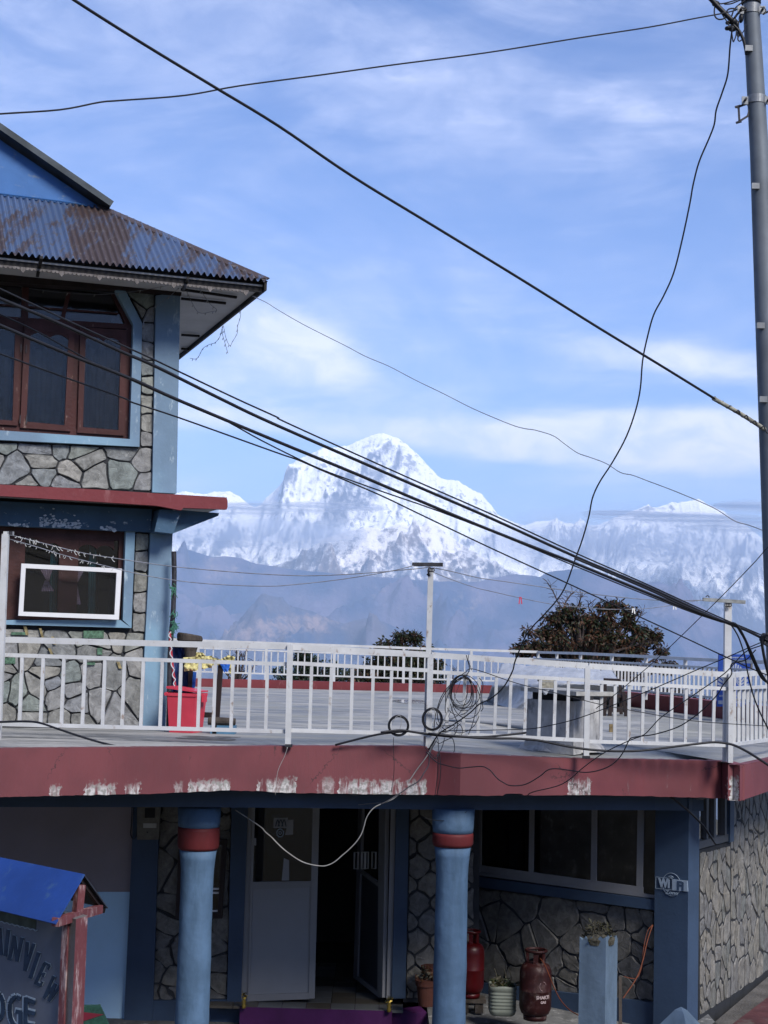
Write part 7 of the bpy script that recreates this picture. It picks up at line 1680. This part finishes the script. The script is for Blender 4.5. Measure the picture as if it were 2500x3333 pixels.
# wifi zone sticker on the corner pillar
pc0, pc1 = P(2131, 2900, 18.70), P(2240, 2900, 18.42); PC = Plane(pc0, pc1)
wz = empty('wifi_sign', PC.hit(2186, 2880, .004), 'grey round wireless internet sign printed on the corner pillar', 'sign')
k = 18.55 / FPX
cW = PC.hit(2186, 2879, .006); ring = [cW + PC.u * (33 * k * math.cos(a)) + PC.v * (36 * k * math.sin(a)) for a in np.linspace(0, 6.283, 41)[:-1]]
b = MB(); b.tube(ring, .003, 5, closed=True); b.build('sign_ring', M['wifi'], wz)
b = MB()
o_ = .006
fr_ = [(2135, 2856), (2238, 2866), (2240, 2903), (2134, 2892)]
def rim(px, off, r): 
    bb = MB(); bb.tube([PC.hit(x, y, off) for x, y in px], r, 5, closed=True); return bb
b = MB(); b.prism([PC.hit(x, y, .012) for x, y in [(2189, 2862), (2237, 2867), (2239, 2902), (2189, 2898)]], PC.n, .012); b.build('sign_plate', M['wifi'], wz)
rim([(2135, 2854), (2188, 2860), (2188, 2897), (2134, 2891)], .010, .0025).build('sign_rim', M['wifi'], wz)
uxp = (PC.hit(2236, 2890, .0) - PC.hit(2138, 2880, .0)).normalized()
def txt(s, x, y, size, mt, nm, off, sq=1.0, bold=.004): return text_mesh(s, size, PC.hit(x, y, off), uxp, Vector((0, 0, 1)), PC.n, mt, nm, wz, .0015, sq, bold=bold)
txt('Wi', 2162, 2887, .135, M['wifi'], 'lettering', .012, .85, .008); txt('Fi', 2214, 2896, .135, M['deep'], 'lettering', .0135, 1.0, .008); txt('Zone', 2186, 2911, .062, M['wifi'], 'lettering', .012, 1.2, .001)
for r_ in (7, 12):
    b = MB(); c = PC.hit(2184, 2864, .010); b.tube([c + PC.u * (r_ * k * math.cos(a)) + PC.v * (r_ * k * math.sin(a)) for a in np.linspace(.8, 2.34, 8)], .005, 5); b.build('signal_arc', M['wifi'], wz)

# ------------------------------------------------------------------ stub pillar with ragged top, pyramid post cap, painted board
def stub():
    D = 15.2; c0 = P(1886, 3100, D); c1 = P(1972, 3100, D - .12); c2 = P(2010, 3100, D + .12)
    o = empty('plastered_stub', Vector((c1.x, c1.y, GZ)), 'broken blue plastered pillar with dry roots on its ragged top', 'pillar')
    c3 = c0 + (c2 - c1); V = []; F = []; cs = [c0, c1, c2, c3]; nseg = 9; top = []; botr = []
    tops = {0: 3056, 1: 3048, 2: 3052, 3: 3060}
    for i in range(4):
        for kx in range(nseg):
            t = kx / nseg; p = cs[i].lerp(cs[(i + 1) % 4], t); y = tops[i] + rs.uniform(-9, 9)
            z = P(1950, y, p.y).z; top.append(Vector((p.x, p.y, z))); botr.append(Vector((p.x, p.y, GZ)))
    n = len(top); cen = (c0 + c1 + c2 + c3) / 4
    mid = [Vector((p.x, p.y, 1.55 + rs.uniform(-.02, .02))) + (cen - p) * .0 for p in botr]
    inn = [Vector((p.x + (cen.x - p.x) * .18, p.y + (cen.y - p.y) * .18, p.z - .015)) for p in top]; inb = [Vector((q.x, q.y, q.z - .12)) for q in inn]
    V = botr + top + inn + inb
    F = [[i, (i + 1) % n, n + (i + 1) % n, n + i] for i in range(n)] + [[n + i, n + (i + 1) % n, 2 * n + (i + 1) % n, 2 * n + i] for i in range(n)] + [[2 * n + i, 2 * n + (i + 1) % n, 3 * n + (i + 1) % n, 3 * n + i] for i in range(n)] + [[3 * n + i for i in range(n)]]
    mesh('pillar_shell', V, F, M['stub'], o)
    zc_ = top[0].z; cc_ = Vector((cen.x, cen.y, zc_ - .02))
    b = MB(); b.lathe(cc_, [(.15, -.05), (.16, 0), (.12, .05), (.05, .075)], 14); b.build('soil', M['soil'], o)
    leaves('dry_roots', cc_ + Vector((0, 0, .02)), (.17, .15, .13), 260, .06, [M['soil'], M['soil'], M['leaf_o']], o, rl, droop=.2)
    b = MB()
    for _ in range(40):
        a = rl.uniform(0, 6.28); p = cc_ + Vector((.14 * math.cos(a) * rl.random(), .12 * math.sin(a), .03)); q = p + Vector((rl.uniform(-.1, .1), rl.uniform(-.08, .05), rl.uniform(-.02, .12))); b.tube(crom([p, p.lerp(q, .5) + Vector((0, 0, .04)), q], 3), .003, 4)
    b.build('root_tangle', M['soil'], o)['kind'] = 'stuff'
stub()
D = 14.2; ap = P(2217, 3277, D); c0 = P(2150, 3338, D); k = D / FPX
pcap = empty('gate_post', Vector((ap.x, ap.y, GZ)), 'pale blue post with a pyramid cap at the lower right', 'post')
bz = P(2217, 3338, D).z; hw = 67 * k
ca = [Vector((ap.x - hw, ap.y + .02, bz)), Vector((ap.x + .03, ap.y - hw * .95, bz - .03)), Vector((ap.x + hw, ap.y + .0, bz)), Vector((ap.x - .02, ap.y + hw, bz))]
b = MB(); mid_ = [p.lerp(ap, .72) + Vector((0, 0, .02)) for p in ca]
b.add(ca + mid_ + [ap], [[i, (i + 1) % 4, 4 + (i + 1) % 4, 4 + i] for i in range(4)] + [[4 + i, 4 + (i + 1) % 4, 8] for i in range(4)] + [[3, 2, 1, 0]]); b.build('pyramid_cap', M['stub'], pcap)
b = MB(); V = [Vector((ap.x + (p.x - ap.x) * .86, ap.y + (p.y - ap.y) * .86, z)) for z in (GZ, bz - .001) for p in ca]; b.add(V, [[3, 2, 1, 0], [4, 5, 6, 7], [0, 1, 5, 4], [1, 2, 6, 5], [2, 3, 7, 6], [3, 0, 4, 7]]); b.build('post_shaft', M['stub'], pcap)
# dark green board with a red triangle beside the sign
Dg = 12.4; gb_ = empty('painted_board', P(330, 3420, Dg), 'dark green painted board with a dark red triangle below the sign', 'board')
PGb = Plane(P(240, 3300, Dg), P(400, 3300, Dg + .05))
pxpoly('board_panel', PGb, [(230, 3276), (326, 3274), (356, 3340), (380, 3420), (230, 3420)], M['green'], gb_, 0, .05)
pxpoly('red_triangle', PGb, [(230, 3290), (338, 3302), (268, 3325), (230, 3345)], mat('dark_red_paint', (.10, .008, .02), .6, .1, 5, .05, 30), gb_, .004, .004)

# ------------------------------------------------------------------ lodge sign board with little blue roof
zr = P(275, 2845, 10.3).z; zf = P(180, 3007, 10.0).z
sg_ = empty('sign_board', Vector((P(240, 3000, 10.2).x, 10.2, GZ)), 'slate grey lodge name board with bright blue roof and peeling maroon post', 'sign')
RR = P(275, 2845, 10.3); RL0 = PZ(0, 2790, zr); RL = RR + (RL0 - RR) * 2.2
FR_ = P(180, 3007, 10.0); FL0 = PZ(0, 2962, zf); FL = FR_ + (FL0 - FR_) * 3.2
BR_ = P(352, 2954, 10.75); BL = BR_ + (RL - RR)
FL = FR_ + (RL - RR)
b = MB(); nn = (RR - RL).cross(FL - RL).normalized()
if nn.z < 0: nn = -nn
b.prism([RL, RR, FR_, FL], nn, .008); b.build('roof_front', M['signroof'], sg_)
nn2 = (RR - RL).cross(BL - RL).normalized()
if nn2.z < 0: nn2 = -nn2
b = MB(); b.prism([RL, RR, BR_, BL], nn2, .008); b.build('roof_back', mat('dark_roof_underside', (.03, .035, .05), .7, .2, 5, .1, 30), sg_)
dS_ = (RL - RR).normalized()
G0 = P(186, 3003, 10.02) + dS_ * .02; G1 = P(330, 2960, 10.65) + dS_ * .02
b = MB(); b.beam(G0 + Vector((0, 0, -.0)), G1, .05, .055); b.build('tie_beam', M['signpost'], sg_)
b = MB(); b.beam(P(252, 2972, 10.34), P(261, 2880, 10.34), .055, .05, up=dS_); b.build('king_post', M['signpost'], sg_)
b = MB(); b.beam(RR + dS_ * .05 + Vector((0, 0, -.03)), BR_ + dS_ * .05 + Vector((0, 0, -.02)), .03, .05); b.build('rafter', M['dwood'], sg_)
# post: two faces
q0 = P(203, 3100, 10.30); q1 = P(243, 3100, 10.18); q2 = P(281, 3100, 10.32)
def vert(p, z): return Vector((p.x, p.y, z))
zt2_ = P(240, 2990, 10.2).z
q3 = q0 + (q2 - q1); V = [vert(p, z) for z in (GZ, zt2_) for p in (q0, q1, q2, q3)]
mesh('post', V, [[3, 2, 1, 0], [4, 5, 6, 7], [0, 1, 5, 4], [1, 2, 6, 5], [2, 3, 7, 6], [3, 0, 4, 7]], [M['signpostgrey'], M['signpost']], sg_, mi=[0, 0, 0, 1, 0, 0])
b = MB(); p0 = P(198, 3100, 10.26); p1 = P(217, 3100, 10.22); b.add([vert(p, z) for z in (GZ, zt2_) for p in (p0, p1, p1 + Vector((.02, .06, 0)), p0 + Vector((.0, .06, 0)))], [[3, 2, 1, 0], [4, 5, 6, 7], [0, 1, 5, 4], [1, 2, 6, 5], [2, 3, 7, 6], [3, 0, 4, 7]]); b.build('side_batten', M['signpost'], sg_)
# panel
pr_ = P(205, 3150, 10.35); PSn = Plane(Vector((pr_.x, pr_.y, 0)) + dS_ * 3.0 * Vector((1, 1, 0)).length / 1.414, Vector((pr_.x, pr_.y, 0)))
b = MB(); zz0, zz1 = .9, P(190, 2985, 10.2).z
L0 = PSn.loc(pr_)[0]
b.prism([PSn.wp(L0 - 2.4, zz0), PSn.wp(L0, zz0), PSn.wp(L0, zz1), PSn.wp(L0 - 2.4, zz1)], PSn.n, .04); b.build('panel', M['signboard'], sg_)
lp2 = PSn.wp(L0 - 2.4, 0); b = MB(); b.box(lp2 + Vector((0, 0, GZ)), PSn.u, PSn.n, .11, .11, zt2_ - GZ); b.build('post', M['signpost'], sg_)
def stroke(mb, px, w, off):
    """px polyline in picture coordinates laid on the panel as a flat band of width w (px)"""
    for a, c in zip(px[:-1], px[1:]):
        dx, dy = c[0] - a[0], c[1] - a[1]; l = math.hypot(dx, dy) or 1; nx, ny = -dy / l * w / 2, dx / l * w / 2
        q = [(a[0] + nx, a[1] + ny), (c[0] + nx, c[1] + ny), (c[0] - nx, c[1] - ny), (a[0] - nx, a[1] - ny)]
        mb.prism([PSn.hit(x, y, off) for x, y in q], PSn.n, .004)
LET = {'I': ([[(0, 0), (0, 1)], [(-.35, 0), (.35, 0)], [(-.35, 1), (.35, 1)]]), 'N': ([[(-.4, 0), (-.4, 1)], [(-.4, 1), (.4, 0)], [(.4, 0), (.4, 1)], [(-.6, 0), (-.2, 0)], [(.2, 1), (.6, 1)], [(-.6, 1), (-.35, 1)]]),
       'V': ([[(-.42, 1), (0, 0)], [(0, 0), (.42, 1)], [(-.62, 1), (-.22, 1)], [(.22, 1), (.62, 1)]]), 'E': ([[(-.3, 0), (-.3, 1)], [(-.45, 0), (.42, 0)], [(-.45, 1), (.42, 1)], [(-.3, .5), (.2, .5)], [(.42, 0), (.42, .2)], [(.42, 1), (.42, .8)], [(.2, .4), (.2, .6)]]),
       'W': ([[(-.55, 1), (-.28, 0)], [(-.28, 0), (0, .8)], [(0, .8), (.28, 0)], [(.28, 0), (.55, 1)], [(-.72, 1), (-.38, 1)], [(.38, 1), (.72, 1)]]), 'A': ([[(-.45, 0), (0, 1)], [(0, 1), (.45, 0)], [(-.25, .38), (.25, .38)], [(-.62, 0), (-.28, 0)], [(.28, 0), (.62, 0)]]),
       'T': ([[(0, 0), (0, 1)], [(-.45, 1), (.45, 1)], [(-.2, 0), (.2, 0)]])}
def letter(ch, base, top, width, w):
    bx_, by_ = base; tx, ty = top; ux_, uy_ = tx - bx_, ty - by_; l = math.hypot(ux_, uy_); px_, py_ = -uy_ / l * 1.0, ux_ / l * 1.0
    px_, py_ = -px_ if px_ < 0 else px_, -py_ if px_ < 0 else py_
    px_, py_ = abs(uy_) / l, ux_ / l * .9 + .08
    for off, ww, mt, nm, sh in ((.004, w * 1.75, M['signlight'], 'letter_outline', (2.2, -.8)), (.009, w * 1.3, M['signdark'], 'letter', (0, 0))):
        mb = MB()
        for i, s in enumerate(LET[ch]):
            stroke(mb, [(bx_ + ux_ * v + px_ * u * width + sh[0], by_ + uy_ * v + py_ * u * width + sh[1]) for u, v in s], ww * (1 if i < (4 if ch == 'W' else 3 if ch == 'N' else 2) else .62), off + i * .0002)
        mb.build(nm, mt, sg_)
for a in (('I', (17, 3108), (26, 3030), 17, 8.5), ('N', (42, 3126), (58, 3052), 31, 7.5), ('V', (80, 3160), (98, 3072), 25, 8), ('I', (99, 3180), (124, 3104), 17, 8.5), ('E', (122, 3203), (152, 3138), 24, 8), ('W', (150, 3254), (188, 3190), 32, 7),
          ('A', (-8, 3104), (-2, 3020), 26, 8), ('T', (-42, 3104), (-38, 3020), 24, 8)): letter(*a)
def bigl(strokes, nm):
    for off, w, mt, n2, sh in ((.004, 19, M['signlight'], 'letter_outline', (-2, -4)), (.009, 13, M['signdark'], nm, (0, 0))):
        mb = MB()
        for i, s in enumerate(strokes): stroke(mb, [(x + sh[0], y + sh[1]) for x, y in s], w, off + i * .0002)
        mb.build(n2, mt, sg_)
bigl([[(66, 3252), (52, 3245), (40, 3250), (32, 3268), (31, 3292), (34, 3316), (42, 3334), (54, 3342), (66, 3338)], [(66, 3345), (66, 3294)], [(70, 3296), (50, 3292)]], 'letter')
bigl([[(84, 3246), (82, 3345)], [(82, 3252), (114, 3264)], [(82, 3292), (114, 3300)], [(82, 3334), (114, 3340)]], 'letter')
bigl([[(-16, 3228), (-18, 3330)], [(-16, 3232), (0, 3240), (9, 3262), (10, 3290), (4, 3312), (-6, 3322), (-18, 3324)]], 'letter')
# scalloped pale line and greenish band at the top of the panel
mb = MB(); pts = []
for i in range(61):
    t = i / 60; x = -20 + 140 * t; y = 2998 + 34 * t - abs(math.sin(t * 26)) * 5; pts.append((x, y))
stroke(mb, pts + [(121, 3026)], 2.4, .005); mb.build('scalloped_line', M['signlight'], sg_)
mb = MB(); mb.prism([PSn.hit(x, y, .003) for x, y in [(-60, 2950), (118, 2990), (116, 3024), (-60, 2985)]], PSn.n, .004); mb.build('green_band', mat('dull_green_band', (.045, .06, .05), .7, .3, 15, .1, 30), sg_)

# fairy lights hanging from the eaves
def fairy(label, pts, D):
    q = crom([P(x, y, D) for x, y in pts], 6); b = MB(); b.tube(q, .0030, 4); o = b.build('string_lights', M['twine']); tag(o, label, 'string lights', 'unlit string lights along the eaves')
    b = MB()
    for i in range(3, len(q) - 1, 4): b.tube([q[i], q[i] + Vector((.012 * (-1) ** i, 0, -.028))], .0042, 5)
    b.build('bulbs', M['wire'], o)['kind'] = 'stuff'
DFa = PA.hit(300, 960, .2).y
fairy('string of unlit lights drooping along the lintel of the upper window', [(-60, 905), (0, 918), (90, 938), (200, 952), (330, 958), (440, 948), (540, 930), (605, 912)], DFa)
fairy('string of unlit lights looping from the soffit over the corner pillar', [(605, 912), (560, 958), (500, 1002), (472, 1040), (466, 1062)], DFa + .2)
fairy('tangle of unlit lights hanging below the roof corner', [(781, 997), (783, 1030), (774, 1060), (772, 1085), (758, 1110), (748, 1125), (735, 1098), (727, 1060), (724, 1085), (732, 1115), (742, 1150)], 18.6)
fairy('thin wire of unlit lights sagging from the right eaves', [(722, 1070), (716, 1095), (700, 1115), (680, 1122), (660, 1135), (650, 1155), (638, 1168), (618, 1166)], 19.6)
fairy('loop of unlit lights under the right soffit', [(600, 930), (625, 985), (650, 1018), (690, 1014), (705, 1008), (680, 985), (650, 940), (635, 915)], 18.2)

# ------------------------------------------------------------------ trees beyond the terrace
def tree(name, label, base, crown, mats, seed, nb, leaf, lobes, droop, twigs=(), trunk_r=.16, clump=.28, per=26, mi=None, out=(0, 0, 1, 1), nout=0):
    """crown: list of (x,y,rx,ry) picture ellipses at the tree's distance; every clump sits on the end of a limb"""
    rnd = random.Random(seed); D = base[2]; g0 = P(base[0], base[1], D); g0.z = -3.2; o = empty(name, g0, label, 'tree'); k = D / FPX
    fork = P(base[0], base[1], D); tb_ = MB()
    tb_.tube(crom([g0, g0.lerp(fork, .5) + Vector((rnd.uniform(-.2, .2), 0, 0)), fork], 5), trunk_r, 9, rr=[trunk_r * (1.35 - .5 * i / 10) for i in range(11)])
    ends = []; V = []; F = []; MI = []
    for (x, y, rx, ry, n) in lobes:
        for _ in range(n):
            a = rnd.uniform(0, 6.283); r_ = math.sqrt(rnd.random()); u = rx * r_ * math.cos(a); v = ry * r_ * math.sin(a)
            dd = rnd.uniform(-1, 1) * rx * k * .8 * math.sqrt(max(.05, 1 - r_ * r_)); ends.append(P(x + u, y + v, D + dd))
    for _ in range(nout):
        a = rnd.uniform(math.pi * .98, math.pi * 2.05); k2 = rnd.uniform(.92, 1.22)
        for _q in range(2): ends.append(P(out[0] + out[2] * k2 * math.cos(a) + rnd.uniform(-9, 9), out[1] + out[3] * k2 * math.sin(a) + rnd.uniform(-6, 6), D + rnd.uniform(-.4, .4)))
    for i, e in enumerate(ends):
        if i % nb == 0 or i >= len(ends) - 2 * nout:
            m1 = fork.lerp(e, .35) + Vector((rnd.uniform(-.15, .15), rnd.uniform(-.1, .1), -.12 * (e - fork).length)); m2 = fork.lerp(e, .72) + Vector((rnd.uniform(-.15, .15), 0, rnd.uniform(-.12, .08)))
            q = crom([fork, m1, m2, e], 4); n = len(q); tb_.tube(q, .03, 5, rr=[trunk_r * .5 * (1 - j / n) ** 1.1 + .010 for j in range(n)])
        tone = rnd.random()
        for _ in range(per):
            d = Vector((rnd.gauss(0, 1), rnd.gauss(0, 1), rnd.gauss(0, .75))).normalized() * (clump * rnd.random() ** .4); p = e + d
            a_ = (d.normalized() + Vector((0, 0, -droop)) + Vector((rnd.gauss(0, .35), rnd.gauss(0, .35), rnd.gauss(0, .35)))).normalized(); s = a_.cross(Vector((rnd.gauss(0, 1), rnd.gauss(0, 1), rnd.gauss(0, 1)))).normalized()
            l = leaf * rnd.uniform(.6, 1.3); w = l * .17; b0 = len(V)
            V += [p, p + a_ * l * .55 + s * w, p + a_ * l, p + a_ * l * .55 - s * w]; F.append([b0, b0 + 1, b0 + 2, b0 + 3]); c_ = rnd.choice(mi) if mi else 0
            MI.append(c_ if rnd.random() < .75 else (mi[int(tone * len(mi))] if mi else 0))
    for tw in twigs:
        q = crom([P(x, y, D + rnd.uniform(-.3, .3)) for x, y in tw], 5); n = len(q); tb_.tube(q, .02, 5, rr=[.030 * (1 - j / n) + .008 for j in range(n)])
        for j in range(2, n - 1):
            for _s in range(2):
                p = q[j]; d = Vector((rnd.uniform(-1, 1), rnd.uniform(-.5, .5), rnd.uniform(-.1, 1))).normalized() * rnd.uniform(.12, .34); tb_.tube(crom([p, p + d * .5 + Vector((.03, 0, .02)), p + d], 2), .007, 4)
    tb_.build('trunk', M['bark'], o); mesh('crown', np.array([tuple(v) for v in V]), F, mats, o, False, MI)
    return o
mats3 = [M['leaf_g'], M['leaf_r'], M['leaf_o']]
tree('rhododendron_tree', 'large rust brown leafed tree rising behind the side railing', (1905, 2225, 48.0), None, mats3, 5, 3, .145,
     [(1890, 2070, 95, 55, 46), (1800, 2085, 70, 44, 28), (1985, 2095, 75, 50, 32), (1840, 2012, 62, 26, 26), (1950, 2026, 60, 26, 24), (1728, 2105, 48, 20, 16), (2060, 2115, 45, 36, 28), (1700, 2112, 28, 12, 8), (2000, 1972, 28, 13, 10), (2052, 2012, 18, 28, 11), (2122, 2072, 20, 18, 9), (2150, 2120, 14, 10, 5), (2085, 2060, 12, 10, 4), (1880, 2160, 130, 40, 40), (2000, 2190, 100, 45, 26), (1975, 1975, 18, 14, 5), (2170, 2165, 28, 14, 9)], .75,
     twigs=[[(1880, 2060), (1850, 2000), (1822, 1970), (1800, 1925), (1782, 1898)], [(1860, 2010), (1838, 1975), (1850, 1945), (1868, 1925)], [(1850, 2010), (1880, 1975), (1890, 1948), (1898, 1940)], [(1960, 2060), (1990, 2010), (1985, 1980), (1992, 1965)], [(1990, 2090), (2050, 2050), (2080, 2010), (2090, 1990)],
            [(2000, 2120), (2070, 2100), (2110, 2070), (2130, 2062)], [(2010, 2140), (2090, 2120), (2140, 2110), (2175, 2125)], [(2020, 2150), (2080, 2140), (2120, 2090), (2135, 2105)], [(1900, 2080), (1930, 2010), (1915, 1975), (1925, 1960)]], trunk_r=.19, clump=.155, per=60, mi=[0, 1, 1, 1, 2, 0], out=(1895, 2095, 195, 105), nout=9)
tree('broadleaf_tree', 'dark green round tree behind the far railing left of the line post', (1310, 2270, 52.0), None, mats3, 8, 4, .14,
     [(1310, 2165, 90, 48, 80), (1240, 2185, 60, 36, 46), (1375, 2180, 55, 42, 46), (1330, 2080, 36, 14, 14), (1310, 2066, 16, 12, 6), (1280, 2095, 36, 14, 12), (1345, 2075, 14, 8, 4), (1180, 2210, 60, 25, 30)], .6, twigs=[[(1310, 2150), (1320, 2090), (1300, 2065)]], clump=.18, per=40, mi=[0, 0, 0, 2, 1], out=(1310, 2150, 95, 55), nout=12)
tree('pine_tree', 'small dark pine behind the far railing in the middle', (1005, 2270, 56.0), None, [M['leaf_p'], M['leaf_g']], 12, 3, .12,
     [(985, 2140, 22, 20, 16), (1000, 2165, 42, 24, 34), (960, 2195, 70, 20, 40), (1060, 2190, 66, 26, 50), (1130, 2200, 60, 20, 34), (980, 2225, 90, 18, 40)], -.2, clump=.18, per=40, mi=[0, 1])
tree('bare_bush', 'thin sparse bush seen through the left end of the far railing', (772, 2250, 50.0), None, [M['leaf_o'], M['leaf_g']], 17, 2, .08,
     [(770, 2150, 45, 28, 12), (765, 2185, 50, 20, 14)], .2, twigs=[[(772, 2230), (760, 2170), (748, 2130)], [(772, 2230), (790, 2170), (800, 2120)], [(772, 2230), (770, 2160), (768, 2105)], [(772, 2230), (735, 2190), (712, 2150)], [(772, 2230), (815, 2190), (830, 2150)], [(772, 2220), (780, 2160), (775, 2125)]], trunk_r=.05, clump=.12, per=10, mi=[0, 1])
tree('leafy_shrub', 'rust coloured shrub low behind the side kerb', (2235, 2300, 44.0), None, mats3, 23, 3, .13,
     [(2265, 2290, 34, 12, 14), (2180, 2262, 60, 20, 26)], .6, twigs=[[(2235, 2300), (2230, 2270), (2225, 2255)], [(2280, 2300), (2290, 2285), (2292, 2276)]], trunk_r=.06, clump=.16, per=34, mi=[0, 1, 1, 2])
tree('distant_pine', 'dark distant treetop just right of the middle line post', (1460, 2290, 60.0), None, [M['leaf_p'], M['leaf_g']], 27, 2, .14,
     [(1420, 2205, 22, 18, 14), (1412, 2235, 30, 12, 14)], .1, twigs=[[(1420, 2230), (1440, 2205), (1450, 2196)], [(1470, 2240), (1476, 2190), (1478, 2178)]], trunk_r=.06, clump=.16, per=34, mi=[0, 1])
